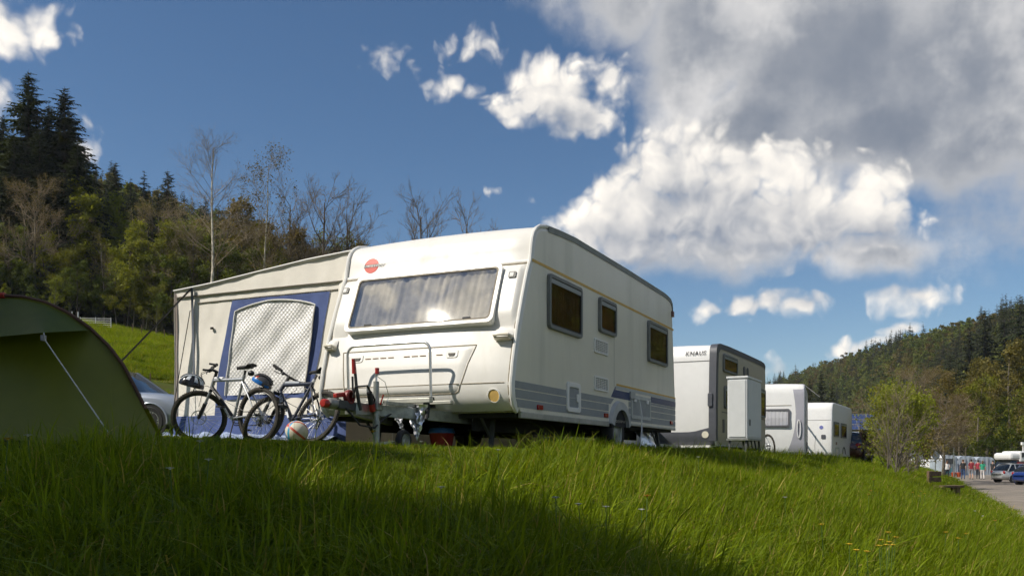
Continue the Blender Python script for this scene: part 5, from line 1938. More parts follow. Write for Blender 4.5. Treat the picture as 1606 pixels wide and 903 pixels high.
MB().box(-.02, 1.27, -.02, .40, c0 - .035, c0 - .002).build('base_frame', M_GALV, cab)
for xx in (.05, 1.2):
    for yy in (.03, .35):
        MB().bar((xx, yy, c0 - .03), (xx + (.06 if xx > .5 else -.06), yy, -.02), .035, .035).build('leg', M_DARK, cab)
for xx in (.3, .62, .94):
    MB().bar((xx - .15, .03, c0 - .03), (xx + .1, .03, .02), .025, .025).build('brace', M_DARK, cab)

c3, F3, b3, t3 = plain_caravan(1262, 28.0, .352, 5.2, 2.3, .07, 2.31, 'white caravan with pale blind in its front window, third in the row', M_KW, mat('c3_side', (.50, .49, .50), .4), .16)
M_C3G = mat('c3_grey', (.33, .33, .37), .4)
MB().grid(6, 14, lambda u, v: F3(.02 + (.36 - .12 * sin(pi * v)) * u + .16 * (1 - v) ** 4 * u, b3 + .05 + (t3 - b3 - .10) * v, .012)).build('corner_panel', M_C3G, c3, smooth=True)
MB().tube([F3(.17 + .05 * cos(t), 1.02 + .28 * sin(t), .035) for t in np.linspace(0, 2 * pi, 20, endpoint=False)], .022, 6, closed=True).build('grab_handle', mat('c3_handle', (.6, .6, .62), .4), c3, smooth=True)
MB().tube([F3(w, 1.77 - gz(9.18, 28) * 0, .002) for w in np.linspace(.4, 2.28, 8)], .012, 5).build('locker_seam', M_SEAL, c3)
w3 = empty('front_window', (0, 0, 0), 0, parent=c3)
z0_, z1_ = 1.08, 1.66
MB().ring(rrect(.44, 2.2, z0_, z1_, .06), rrect(.50, 2.14, z0_ + .06, z1_ - .06, .04), F3, -.01, .055).build('frame', mat('c3_frame', (.10, .10, .11), .4), w3, smooth=30)
MB().grid(40, 4, lambda u, v: F3(.48 + 1.68 * u, z0_ + .05 + (z1_ - z0_ - .1) * v, .030 + .004 * sin(u * 160))).build('pleated_blind', mat('blind_white', (.66, .66, .66), .8), w3)
MB().grid(14, 4, lambda u, v: F3(.49 + 1.66 * u, z0_ + .05 + (z1_ - z0_ - .1) * v, .042)).build('pane', glass_mat('c3_glass', (.85, .85, .88), .03, .2, .0), w3)
MB().box(1.2, 2.2, -.004, .004, b3 + .6, b3 + 1.9).build('side_door', M_C3G, c3)
MB().lathe([(.10, t3), (.10, t3 + .32), (.115, t3 + .33), (.001, t3 + .36)], 12, 0, Matrix.Translation((1.4, 1.95, 0))).build('roof_flue', M_ALU, c3, smooth=40)
MB().tube([(.5, .05, t3), (.1, -.45, t3 - .45)], .012, 5).build('awning_arm', M_DARK, c3)

c4, F4, b4, t4 = plain_caravan(1305, 36.0, .548, 5.5, 2.2, 0.0, 2.21, 'small white caravan with cycle rack on its front, last in the row', M_KW, mat('c4_side', (.70, .69, .68), .4), .14)
side_window(.35, 1.55, 1.05, 1.66, M_CURT_A, c4)
side_window(2.15, 3.6, 1.03, 1.66, M_CURT_A, c4)
MB().ring(rrect(.75, 1.75, .25, .62, .04), rrect(.85, 1.65, .31, .56, .03), sm, -.002, .02).build('service_door', mat('hatch_frame', (.44, .46, .44), .45), c4)
MB().plate(rrect(.9, 1.2, .72, .84, .03), sm, .001, .012).build('badge', mat('badge_brown', (.25, .14, .12), .5), c4)
MB().plate(circ(.42, 1.42, .075), F4, .004, .012).build('badge', mat('badge_blue', (.12, .14, .38), .5), c4)
MB().plate(rrect(.25, .42, .95, 1.12, .03), F4, .004, .02).build('socket', M_GRAPH, c4)
MB().tube([F4(w, 1.72, .002) for w in np.linspace(.05, 2.15, 8)], .009, 5).build('locker_seam', mat('seam_mid', (.30, .30, .29), .7), c4)
MB().tube([F4(.62 + .05 * sin(t * 3), .1 + 1.0 * t, .003) for t in np.linspace(0, 1, 8)], .009, 5).build('panel_seam', mat('seam_mid', (.30, .30, .29), .7), c4)
r4 = empty('cycle_rack', (0, 0, 0), 0, parent=c4)
for w in (1.25, 1.7):
    MB().bar((-.25, w, .10), (-.10, w, 1.95), .06, .06).build('upright', M_BLACK, r4)
for zz in (1.9, 1.1):
    MB().bar((-.18, 1.25, zz), (-.85, .95, zz - .35), .05, .05).build('arm', M_BLACK, r4)
    MB().bar((-.18, 1.7, zz - .1), (-.70, 1.6, zz - .4), .06, .12).build('arm', M_BLACK, r4)
MB().box(-.6, -.1, 1.1, 1.9, .06, .16).build('tray', M_ALU, r4)
MB().grid(6, 10, lambda u, v: (-.32 - .06 * sin(pi * u), 1.45 + .5 * u, .5 + 1.2 * v)).build('folded_cover', M_DARK, r4)
b3x, b3y = at(1207, 706, 26.2).xy
bk3 = copy_tree(bk1, (b3x, b3y, gz(b3x, b3y)), radians(100), None, 'silver bicycle parked in front of the third caravan', 'bicycles leaning by the awning')
bk3.rotation_euler = (radians(-6), 0, radians(105))
bk3['group'] = 'bicycles on the pitch'


# ------------------------------------------------------------------ far end of the camp and road
def simple_mat(n, c, r=.6, **k):
    return mat(n, c, r, **k)


# overcab motorhome
mx_, my_ = at(1572, 750, 80).xy
mh = empty('motorhome', (mx_ + .6, my_, -1.97), radians(10), 'white motorhome with red band parked at the right edge', 'motorhome')
MB().box(0, 6.2, -1.15, 1.15, .45, 1.55).build('lower_body', simple_mat('mh_red', (.20, .02, .03), .4), mh, bevel=.06)
MB().box(.15, 6.2, -1.16, 1.16, 1.56, 2.55).build('upper_body', M_KW, mh, bevel=.14)
MB().box(-.75, .5, -1.1, 1.1, 1.75, 2.40).build('overcab', M_KW, mh, bevel=.22)
MB().box(-1.0, .1, -.95, .95, .5, 1.05).build('bonnet', simple_mat('mh_red', (.20, .02, .03), .4), mh, bevel=.15)
MB().add([(-.95, -.9, 1.05), (.05, -.95, 1.05), (.05, -.9, 1.72), (-.45, -.85, 1.72), (-.95, .9, 1.05), (.05, .95, 1.05), (.05, .9, 1.72), (-.45, .85, 1.72)], [(0, 1, 2, 3), (4, 7, 6, 5), (0, 3, 7, 4), (1, 5, 6, 2), (3, 2, 6, 7), (0, 4, 5, 1)]).build('cab_glazing', simple_mat('car_glass_dark', (.015, .018, .02), .06), mh)
for x, z in ((.3, 2.0), (2.6, 1.9)):
    MB().box(x, x + .8, -1.19, -1.15, z, z + .4).build('window', M_DARK, mh, bevel=.02)
MB().box(3.0, 3.6, -.3, .3, 2.55, 2.72).build('roof_hatch', M_TRIMW, mh, bevel=.03)
for xw in (-.3, 4.2):
    for sy in (-1, 1):
        wheel(mh, (xw, sy * 1.0, .33), .33, .22, AX_Y if sy < 0 else Matrix.Rotation(radians(-90), 4, 'X'), M_GALV)
MB().tube([(1.0, -.5, 2.5), (1.0, -.5, 3.3)], .04, 6).box(.85, 1.15, -.6, -.4, 3.1, 3.35).build('roof_mast', M_TRIMW, mh)

# row of pale awnings and a caravan across the end of the road
M_PALE = mat('pale_awning', (.36, .41, .47), .7, var=.15, vscale=1.2, bump=.4, bscale=3)
for k, (px0, px1, Y, ht, lb) in enumerate(((1478, 1503, 99, 2.25, 'white caravan with dark window at the far end of the road'), (1503, 1531, 100, 2.15, 'pale blue awning behind the walkers at the far end'), (1531, 1561, 101, 2.05, 'pale awning nearest the motorhome at the far end'))):
    xa, xb = (px0 - 803) / KF * Y, (px1 - 803) / KF * Y
    t = empty('caravan' if k == 0 else 'awning', (xa, Y, -2.0), 0, lb, 'caravan' if k == 0 else 'awning', 'pale awnings at the far end')
    wd = xb - xa - .08
    MB().grid(14, 10, lambda u, v, wd=wd, ht=ht: (wd * u, .03 * sin(u * 23 + v * 3), .05 + (ht - .35 * abs(2 * u - 1) ** 4) * v)).build('front_wall', M_PALE, t, smooth=True)
    MB().grid(10, 8, lambda u, v, wd=wd, ht=ht: (wd * u, 3.0 * v, .05 + ht - .35 * abs(2 * u - 1) ** 4 + .01)).build('roof', M_KW if k == 0 else M_PALE, t, smooth=True)
    for xx in (0, wd):
        MB().grid(4, 8, lambda u, v, xx=xx, ht=ht: (xx, 3.0 * u, (ht - .55) * v + .05)).build('side_wall', M_PALE, t)
    if k == 0:
        MB().box(.35, 1.3, -.09, -.04, 1.3, 1.9).build('window', M_DARK, t, bevel=.02)
        MB().box(.4, 1.0, -.09, -.04, .3, .9).build('locker', simple_mat('teal', (.05, .2, .25), .5), t)
    for xx in np.linspace(.3, wd - .3, 4):
        MB().tube([(xx, -.06, .05), (xx, -.06, ht - .2)], .03, 6).build('pole', M_ALU, t)
x_, y_ = at(1452, 735, 105).xy
t = empty('caravan', (x_, y_, -1.7), radians(20), 'low white vehicle half hidden behind the round sign', 'caravan')
MB().box(0, 3.6, -1, 1, .4, 1.5).build('body', M_KW, t, bevel=.2)
MB().box(.5, 1.3, -1.03, -.99, .85, 1.25).build('window', M_DARK, t)
MB().box(2.0, 2.9, -1.03, -.99, .85, 1.25).build('window', M_DARK, t)

# small white chapel-like hut with a pointed roof
x_, y_ = at(1438, 727, 118).xy
hz_ = at(1438, 727, 118).z - .6
ch = empty('hut', (x_, y_, hz_), radians(12), 'small white hut with pointed grey roof behind the shrubs', 'hut')
ch.scale = (.72, .72, .86)
MB().box(-1.0, 1.0, -1.0, 1.0, 0, 1.9).add([(-1.0, -1.0, 1.9), (1.0, -1.0, 1.9), (0, -1.0, 2.9)], [(0, 1, 2)]).build('wall', mat('hut_white', (.62, .62, .60), .8, var=.15, vscale=3), ch)
MB().add([(-1.15, -1.1, 1.85), (0, -1.1, 3.0), (0, 1.1, 3.0), (-1.15, 1.1, 1.85), (1.15, -1.1, 1.85), (1.15, 1.1, 1.85), (-1.15, -1.1, 1.77), (0, -1.1, 2.92), (1.15, -1.1, 1.77), (-1.15, 1.1, 1.77), (0, 1.1, 2.92), (1.15, 1.1, 1.77)],
         [(0, 1, 2, 3), (1, 4, 5, 2), (6, 9, 10, 7), (7, 10, 11, 8), (0, 6, 7, 1), (1, 7, 8, 4), (3, 2, 10, 9), (2, 5, 11, 10)]).build('roof', mat('hut_roof', (.13, .15, .19), .7), ch)
MB().lathe([(.3, 2.8), (.26, 3.1), (.05, 3.8), (.001, 4.0)], 8).build('spire', mat('hut_roof', (.13, .15, .19), .7), ch)
MB().box(-.3, .3, -1.04, -.99, .3, 1.3).build('door', M_DARK, ch)

# round sign seen from behind, plain post, bins
x_, y_ = at(1467, 745, 64).xy
zg = gz(x_, y_)
sg = empty('road_sign', (x_, y_, zg), radians(8), 'round grey road sign seen from behind on a pole', 'sign')
MB().tube([(0, 0, -.1), (0, 0, at(1467, 706, 64).z - zg)], .04, 8).build('pole', M_GALV, sg)
MB().lathe([(.30, -.01), (.31, 0), (.30, .012), (.001, .012)], 28, 0, Matrix.Translation((0, -.06, at(1467, 714, 64).z - zg)) @ Matrix.Rotation(radians(90), 4, 'X')).build('disc', mat('sign_back', (.33, .35, .36), .5, .3), sg)
for dz in (-.15, .15):
    MB().box(-.2, .2, -.055, -.02, at(1467, 714, 64).z - zg + dz - .02, at(1467, 714, 64).z - zg + dz + .02).build('bracket', M_GALV, sg)
x_, y_ = at(1496, 748, 88).xy
lp = empty('grey_post', (x_, y_, -2.0), 0, 'thin grey post among the far awnings', 'post')  # plain thin post, carries no lamp
MB().tube([(0, 0, 0), (0, 0, 2.9)], [.06, .045], 8).build('shaft', M_GALV, lp)
MB().box(-.05, .05, -.05, .05, 2.9, 3.05).build('cap', M_GALV, lp)
for px_, lb in ((1495.5, 'left of two orange red bins by the walkers'), (1503.5, 'right of two orange red bins by the walkers')):
    x_, y_ = at(px_, 749, 90).xy
    b_ = empty('bin', (x_, y_, -2.0), 0, lb, 'bin', 'orange bins')
    MB().lathe([(.17, 0), (.22, .45), (.23, .47), (.20, .47)], 12).build('tub', simple_mat('bin_orange', (.42, .08, .03), .5), b_, smooth=40)
    MB().lathe([(.235, .47), (.22, .52), (.001, .55)], 12).build('lid', simple_mat('bin_lid', (.30, .06, .03), .5), b_, smooth=40)

# remains of a wooden bench on the bank: one upright back board and a low seat slab
M_WOODB = mat('weathered_wood', (.13, .085, .05), .9, var=.35, vscale=9, bump=.6, bscale=30)
x_, y_ = at(1466, 790, 28).xy
bn_ = empty('wooden_bench', (x_, y_, gz(x_, y_)), radians(-62), 'weathered wooden bench half sunk in the grass of the bank', 'bench')
bn_.scale = (1.05, 1.05, 1.15)
for yy in (-.02,):
    MB().box(-.24, -.14, -.05, .10, -.1, .66).build('post', M_WOODB, bn_, bevel=.012)
for k, zz in enumerate((.36, .52)):
    MB().box(-.13, -.085, -.14, .42, zz, zz + .13).build('back_board', M_WOODB, bn_, bevel=.01)
for k in range(2):
    MB().box(.30 + k * .17, .45 + k * .17, -.45, .50, .22, .28).build('seat_plank', M_WOODB, bn_, bevel=.01)
MB().box(.34, .56, .22, .40, -.15, .22).build('leg', M_WOODB, bn_, bevel=.01)
MB().box(.34, .56, -.40, -.25, -.15, .22).build('leg', M_WOODB, bn_, bevel=.01)

# solar panels on a shed roof behind the row
x_, y_ = at(1356, 700, 130).xy
zg = gz(x_, y_)
sh = empty('shed', (x_, y_, zg), radians(-4), 'shed with a steep roof of blue solar panels behind the last caravan', 'shed')
zc_ = at(1356, 673, 130).z - zg
MB().box(-2.4, 2.4, .2, 4.2, -.3, zc_).build('wall', M_BARKG, sh)
S1 = Vector((0, 0, zc_)) + Vector((-2.25, 0, 0))
MB().add([(-2.5, -.05, zc_ - .1), (2.5, -.05, zc_ - .1), (2.5, 2.2, zc_ + 2.35), (-2.5, 2.2, zc_ + 2.35), (2.5, 4.4, zc_), (-2.5, 4.4, zc_)], [(0, 1, 2, 3), (3, 2, 4, 5), (0, 3, 5), (1, 4, 2)]).build('roof', M_DARK, sh)
M_PV = mat('solar_cell', (.035, .06, .16), .15, var=.15, vscale=2)
for i in range(3):
    for j in range(3):
        def pv(u, v, d, i=i, j=j):
            f = (j + v) / 3 * .98 + .01
            return Vector((-2.4 + 4.8 * (i + u) / 3, -.05 + 2.2 * f - d * .75, zc_ - .1 + 2.42 * f + d * .7))
        pn = MB().plate([(.02, .02), (.98, .02), (.98, .98), (.02, .98)], pv, .02, .06).build('solar_panel', M_PV, sh)
        MB().ring([(.02, .02), (.98, .02), (.98, .98), (.02, .98)], [(.045, .05), (.955, .05), (.955, .95), (.045, .95)], pv, .055, .075).build('panel_frame', M_ALU, pn)

# metal field gate and posts at the meadow's upper edge
x_, y_ = at(150, 516, 106).xy
zg = gz(x_, y_)
gt_ = empty('field_gate', (x_, y_, zg), radians(6), 'pale metal field gate at the edge of the wood', 'gate')
M_GATE = mat('gate_metal', (.62, .62, .60), .4, .3)
for zz in (.25, .5, .75, 1.0, 1.25):
    MB().tube([(-1.75, 0, zz), (1.75, 0, zz)], .035, 6).build('rail', M_GATE, gt_)
for xx in (-1.75, 0, 1.75):
    MB().tube([(xx, 0, .1), (xx, 0, 1.4)], .045, 6).build('upright', M_GATE, gt_)
MB().tube([(-2.0, 0, -.1), (-2.0, 0, 2.0)], .08, 8).build('gate_post', M_GATE, gt_)
for k, (px_, py_, Y_) in enumerate(((113, 516, 106), (236, 604, 38), (208, 510, 107), (222, 508, 107), (258, 512, 106))):
    x_, y_ = at(px_, py_, Y_).xy
    fp = empty('fence_post', (x_, y_, gz(x_, y_)), 0, ('pale post left of the field gate', 'thin post in the meadow beside the awning', 'fence post right of the gate, under the birches', 'second fence post right of the gate', 'fence post near the awning corner at the wood edge')[k], 'post', 'fence posts in the meadow')
    hgt = 1.5 if k != 1 else 1.0
    MB().tube([(0, 0, -.2), (0, 0, hgt)], [.05 if k != 1 else .025] * 2, 7).build('shaft', M_GATE if k == 0 else M_WOODB, fp)
    MB().lathe([(.05 if k != 1 else .025, 0), (.001, .06)], 7, 0, Matrix.Translation((0, 0, hgt))).build('tip', M_GATE if k == 0 else M_WOODB, fp)


# ------------------------------------------------------------------ people on the road
def person(px_, feet_y, Y, height, heading, top, legs, skin, hair, label, stride=.12, shorts=False, sleeves=True, long_hair=False):
    x, y = at(px_, feet_y, Y).xy
    H = height
    S = H / 1.75
    sgn = [1, -1]
    V_, E_, Rr = [], [], []

    def nd(p, r, par=None):
        V_.append(Vector(p) * S)
        Rr.append(r * S)
        if par is not None:
            E_.append((par, len(V_) - 1))
        return len(V_) - 1
    pel = nd((0, 0, .95), .145)
    wst = nd((0.0, 0, 1.10), .130, pel)
    chs = nd((.01, 0, 1.30), .150, wst)
    nkb = nd((.0, 0, 1.45), .085, chs)
    nck = nd((.015, 0, 1.52), .058, nkb)
    h1 = nd((.02, 0, 1.60), .083, nck)
    h2 = nd((.015, 0, 1.70), .078, h1)
    for s in sgn:
        sh_ = nd((0, s * .17, 1.43), .065, nkb)
        el_ = nd((-.02 + s * .05, s * .23, 1.15), .046, sh_)
        wr2 = nd((.06 + s * .08, s * .24, .90), .033, el_)
        hnd = nd((.085 + s * .08, s * .235, .83), .036, wr2)
        hp_ = nd((0, s * .09, .90), .105, pel)
        kn_ = nd((.05 + s * stride * .6, s * .10, .50), .068, hp_)
        an_ = nd((-.03 + s * stride, s * .10, .09), .044, kn_)
        nd((.10 + s * stride, s * .11, .045), .040, an_)
    me = bpy.data.meshes.new('body')
    me.from_pydata(V_, E_, [])
    o = bpy.data.objects.new('tmp', me)
    COL.objects.link(o)
    o.modifiers.new('s', 'SKIN')
    sv = me.skin_vertices[0].data
    for i, r in enumerate(Rr):
        sv[i].radius = (r, r * (1.25 if i in (0, 1, 2) else 1.0))
        sv[i].use_root = (i == 0)
    ss = o.modifiers.new('u', 'SUBSURF')
    ss.levels = ss.render_levels = 2
    dg = bpy.context.evaluated_depsgraph_get()
    dg.update()
    ev = o.evaluated_get(dg)
    bm = bmesh.new()
    bm.from_mesh(ev.to_mesh())
    ev.to_mesh_clear()
    # five fingers on each hand
    for s in sgn:
        base = Vector((.095 + s * .08, s * .235, .80)) * S
        for k in range(5):
            if k == 4:
                p0, p1, p2 = base + Vector((.02, -s * .012, .03)) * S, base + Vector((.045, -s * .02, .0)) * S, base + Vector((.05, -s * .02, -.02)) * S
            else:
                off = (-.03 + .02 * k) * S
                ln = (.07, .08, .078, .062)[k] * S
                p0, p1, p2 = base + Vector((off, 0, .01)), base + Vector((off + .004, -s * .004, -ln * .55)), base + Vector((off + .002, -s * .018, -ln))
            mbf = MB().tube([p0, p1, p2], [.009 * S, .0085 * S, .006 * S], 5)
            vv = [bm.verts.new(v) for v in mbf.v]
            for f in mbf.f:
                bm.faces.new([vv[i] for i in f])
    bmesh.ops.recalc_face_normals(bm, faces=bm.faces)
    b = bpy.data.meshes.new('body')
    for f in bm.faces:
        c = f.calc_center_median() / S
        arm = abs(c.y) > .185
        if c.z > 1.475 and not arm:
            i = 2
        elif arm and c.z > .70:
            i = 0 if (c.z > (1.22 if sleeves else 1.42)) else 2
        elif c.z > .93:
            i = 0
        elif c.z > (.52 if shorts else .10):
            i = 1
        elif shorts and c.z > .10:
            i = 2
        else:
            i = 3
        f.material_index = i
        f.smooth = True
    bm.to_mesh(b)
    bm.free()
    bpy.data.objects.remove(o)
    for m_ in (top, legs, skin, mat('shoe', (.04, .04, .045), .6)):
        b.materials.append(m_)
    r = empty('person', (x, y, -1.95), heading, label, 'person', 'people walking on the road')
    link('body', b, r)
    hm = MB()
    hm.ball(Vector((.005, 0, 1.665)) * S, .098 * S, 14, 10, 0, (1.05, .92, 1.08))
    if long_hair:
        hm.ball(Vector((-.05, 0, 1.55)) * S, .085 * S, 12, 8, 0, (.7, 1.0, 1.5))
    hh = hm.build('hair', hair, r, smooth=True)
    hh.location = (-.022, 0, .012)
    fc = MB()
    for s in sgn:
        fc.ball(Vector((.093, s * .033, 1.655)) * S, .012 * S, 6, 5)
    fc.build('eyes', M_BLACK, r)
    MB().ball(Vector((.11, 0, 1.625)) * S, .018 * S, 8, 6, 0, (1, .7, 1.3)).build('nose', skin, r, smooth=True)
    MB().tube([Vector((.093, -.025, 1.578)) * S, Vector((.102, 0, 1.576)) * S, Vector((.093, .025, 1.578)) * S], .006 * S, 5).build('mouth', simple_mat('lips', (.35, .14, .11), .5), r)
    for s in sgn:
        MB().ball(Vector((.01, s * .086, 1.635)) * S, .022 * S, 8, 6, 0, (.6, .4, 1.2)).build('ear', skin, r, smooth=True)
    return r


SKIN = mat('skin', (.46, .28, .20), .6)
HB, HD = mat('hair_brown', (.10, .05, .025), .7), mat('hair_dark', (.025, .02, .018), .7)
person(1485.5, 751.5, 81, 1.66, radians(85), mat('top_white', (.70, .68, .66), .8), mat('jeans_black', (.02, .022, .03), .8), SKIN, HB, 'person in white top and dark trousers walking on the left', sleeves=False, long_hair=True)
person(1510.5, 753.5, 80, 1.76, radians(65), mat('tee_black', (.02, .02, .022), .8), mat('jeans_blue', (.035, .07, .17), .8), SKIN, HB, 'person in black t-shirt and blue jeans walking away')
person(1523.5, 754.5, 79.5, 1.78, radians(65), mat('tee_red', (.22, .02, .03), .8), mat('shorts_grey', (.22, .22, .23), .8), SKIN, HD, 'person in dark red t-shirt and grey shorts walking away', shorts=True)
person(1534, 753.5, 81.5, 1.72, radians(60), mat('tee_crimson', (.30, .03, .05), .8), mat('trousers_dark', (.05, .05, .055), .8), SKIN, HD, 'person in crimson top and dark trousers, partly hidden')
person(1541, 754.5, 79, 1.66, radians(70), mat('tee_green', (.03, .30, .18), .8), mat('trousers_white', (.66, .62, .60), .8), SKIN, HB, 'person in green top and white trousers walking away', long_hair=True)
sp_ = person(1557, 752, 78, 1.68, radians(200), mat('tee_black', (.02, .02, .022), .8), mat('trousers_dark', (.05, .05, .055), .8), SKIN, HD, 'person in black standing in the shade beside the motorhome', stride=.02)


# ------------------------------------------------------------------ woods
SPR_BIG = [(make_spruce(11, 30, 62, 7, 6, .19), 30.0), (make_spruce(12, 30, 56, 7, 6, .21), 30.0)]
SPR_MID = [(make_spruce(21 + k, 20, 42, 7, 4, .17 + .025 * k), 20.0) for k in range(3)]
SPR_FAR = [make_spruce(31 + k, 18, 20, 6, 2, .17 + .03 * k) for k in range(2)]
LEAFY = [(make_leafy(41, 14, M_LEAF_Y, 10000, .15), 14.0), (make_leafy(42, 14, M_LEAF_G, 10000, .15, start=.12), 14.0),
         (make_leafy(43, 14, M_LEAF_Y, 7000, .13, nch=(20, 7, 5), start=.12, bark=M_BARKG), 14.0), (make_leafy(44, 14, M_LEAF_B, 8000, .13, bark=M_BARKG), 14.0)]
LEAFY_FAR = [make_leafy(51, 14, M_LEAF_F, 900, .42, levels=2, nch=(12, 5)), make_leafy(52, 14, M_LEAF_B, 800, .42, levels=2, nch=(12, 5)), make_leafy(53, 14, M_LEAF_G, 900, .42, levels=2, nch=(12, 5))]
BIRCH = [(make_bare(61, 24, M_TWIGW, M_BIRCH, nch=(34, 10, 5, 3), start=.36, ratio=(.36, .46, .5, .5), angle=(40, 40, 38, 38), r=.0085, rmin=.013), 24.0),
         (make_bare(62, 20, M_TWIGW, M_BIRCH, nch=(28, 9, 5, 3), start=.28, ratio=(.34, .46, .5, .5), angle=(38, 40, 38, 38), r=.008, buds=M_LEAF_B, nb=2500, rmin=.012), 20.0)]
BARE = [(make_bare(71, 15, M_TWIG, M_BARK, nch=(20, 10, 6, 3), start=.2, ratio=(.55, .46, .48, .5), angle=(38, 38, 36, 36), r=.016, up=.10, rmin=.014), 15.0),
        (make_bare(72, 15, M_TWIG, M_BARK, nch=(18, 10, 6, 3), start=.16, ratio=(.58, .46, .48, .5), angle=(42, 38, 36, 36), r=.016, up=.08, rmin=.014), 15.0),
        (make_bare(73, 7, M_TWIGW, M_BARKG, nch=(22, 11, 7, 3), start=.25, ratio=(.55, .5, .5, .5), angle=(60, 45, 42, 40), r=.018, up=.06, buds=M_LEAF_B, nb=9000, rmin=.011, wob=.2), 7.0)]


def plant(name, proto, px, top, Y, label, group=None, spread=1.0, rz=None):
    m, H0 = proto
    x = (px - 803) / KF * Y
    zt = (HZ - top) / KF * Y + CZ
    g = gz(x, Y)
    s = (zt - g) / H0
    return tree(name, m, x, Y, (s * spread, s * spread, s), random.random() * 6.28 if rz is None else rz, label, group)


G_DARK = 'tall dark spruces at the upper left'
for k, (px, top, Y, lb) in enumerate(((45, 108, 128, 'tallest dark spruce at the upper left'), (101, 134, 129, 'tall dark spruce right of the tallest one'), (76, 160, 132, 'dark spruce between the two tallest spruces'),
                                      (4, 178, 131, 'dark spruce at the left edge'), (122, 215, 126, 'lower dark spruce on the right flank of the tall spruces'), (62, 200, 125, 'dark spruce in front of the tall spruces'), (-45, 150, 128, 'tall dark spruce beyond the left edge'),
                                      (22, 205, 124, 'dark spruce low in front of the left edge spruces'), (112, 178, 134, 'dark spruce behind the right flank of the tall spruces'))):
    plant('spruce_tree', SPR_BIG[k % 2], px, top, Y, lb, G_DARK, 1.3)
plant('birch_tree', BIRCH[0], 321, 213, 112, 'tall bare birch with white trunk standing above the awning', None, 1.15)
plant('birch_tree', BIRCH[1], 418, 270, 128, 'slender half bare birch right of the tall birch', None, 1.0)
for k, (px, top, Y, lb) in enumerate(((458, 322, 140, 'leftmost of three bare brown trees behind the awning roof'), (497, 318, 138, 'middle bare brown tree behind the awning roof'), (541, 334, 142, 'bare brown tree nearest the caravan roof'),
                                      (671, 341, 150, 'bare treetop showing above the caravan roof'), (736, 355, 155, 'small bare treetop above the caravan roof, near its right end'))):
    plant('bare_tree', BARE[k % 2], px, top, Y, lb, 'bare trees behind the awning', 1.0)
for k, (px, top, Y) in enumerate(((163, 375, 121), (183, 410, 120), (209, 395, 122), (228, 420, 121))):
    plant('birch_tree', BIRCH[1], px, top, Y, 'thin pale birch at the wood edge, %s' % ('left of the gate wood', 'second from the gate', 'third from the gate', 'nearest the awning')[k], 'thin birches at the wood edge', .8)
for k, (px, top, Y) in enumerate(((55, 298, 118), (255, 335, 126), (300, 372, 124))):
    plant('bare_tree', BARE[2], px, top, Y, ('bare branching tree below the tall spruces', 'bare pale tree left of the tall birch', 'bare pale tree beneath the tall birch')[k], 'bare trees in the wood', .8)
# the wood edge: light spring trees
rg = np.random.default_rng(5)
edge = [(20, 372, 117, 1), (70, 380, 119, 0), (110, 395, 118, 2), (35, 420, 115, 1), (150, 322, 128, 0), (175, 330, 130, 0), (195, 372, 122, 0), (120, 420, 117, 1), (225, 400, 122, 2), (250, 378, 124, 0),
        (275, 420, 121, 1), (345, 392, 124, 1), (290, 355, 132, 2), (365, 340, 134, 3), (395, 372, 136, 0), (440, 365, 140, 3), (430, 400, 135, 2), (470, 385, 146, 3), (85, 440, 114, 2), (0, 395, 116, 0),
        (-40, 380, 116, 1), (-90, 360, 115, 0), (505, 400, 148, 3), (555, 402, 152, 3), (520, 392, 150, 2), (375, 410, 130, 1), (310, 425, 126, 2), (405, 420, 132, 1), (160, 440, 118, 1), (200, 440, 118, 0), (245, 452, 117, 2), (50, 455, 113, 1), (5, 450, 112, 0)]
def nth(n):
    return '%d%s' % (n, 'th' if 10 < n % 100 < 14 else {1: 'st', 2: 'nd', 3: 'rd'}.get(n % 10, 'th'))


cnt = {}
for px, top, Y, k in sorted(edge):
    cnt[k] = cnt.get(k, 0) + 1
    plant('leafy_tree', LEAFY[k], px, top, Y, nth(cnt[k]) + ' from the left of the ' + ('full yellow green trees along the wood edge', 'plain green trees along the wood edge', 'thin yellow green trees along the wood edge', 'bronze budding trees along the wood edge')[k],
          ('yellow green edge trees', 'green edge trees', 'loose edge trees', 'bronze edge trees')[k], 1.15)
sky_sp = [(150, 262, 168), (181, 252, 172), (137, 275, 160), (205, 278, 176), (226, 266, 170), (212, 290, 165), (263, 264, 172), (247, 292, 166), (270, 300, 170), (166, 285, 158), (192, 300, 160), (238, 310, 158), (335, 345, 160), (352, 330, 172), (370, 348, 165),
          (340, 375, 150), (375, 382, 152), (360, 400, 146), (320, 340, 178), (300, 335, 170), (285, 318, 168), (118, 300, 150), (145, 315, 148), (100, 310, 142), (10, 270, 140), (40, 280, 138), (-20, 255, 140), (-60, 230, 150), (395, 385, 172), (415, 395, 178), (445, 402, 185), (230, 340, 150), (205, 345, 146), (270, 345, 152), (130, 345, 140), (60, 340, 132), (90, 345, 130), (20, 335, 130)]
for i, (px, top, Y) in enumerate(sorted(sky_sp)):
    plant('spruce_tree', SPR_MID[i % 3], px, top, Y, nth(i + 1) + ' dark spruce from the left on the wooded hillside behind the birches', 'spruces of the left hillside', 1.05)


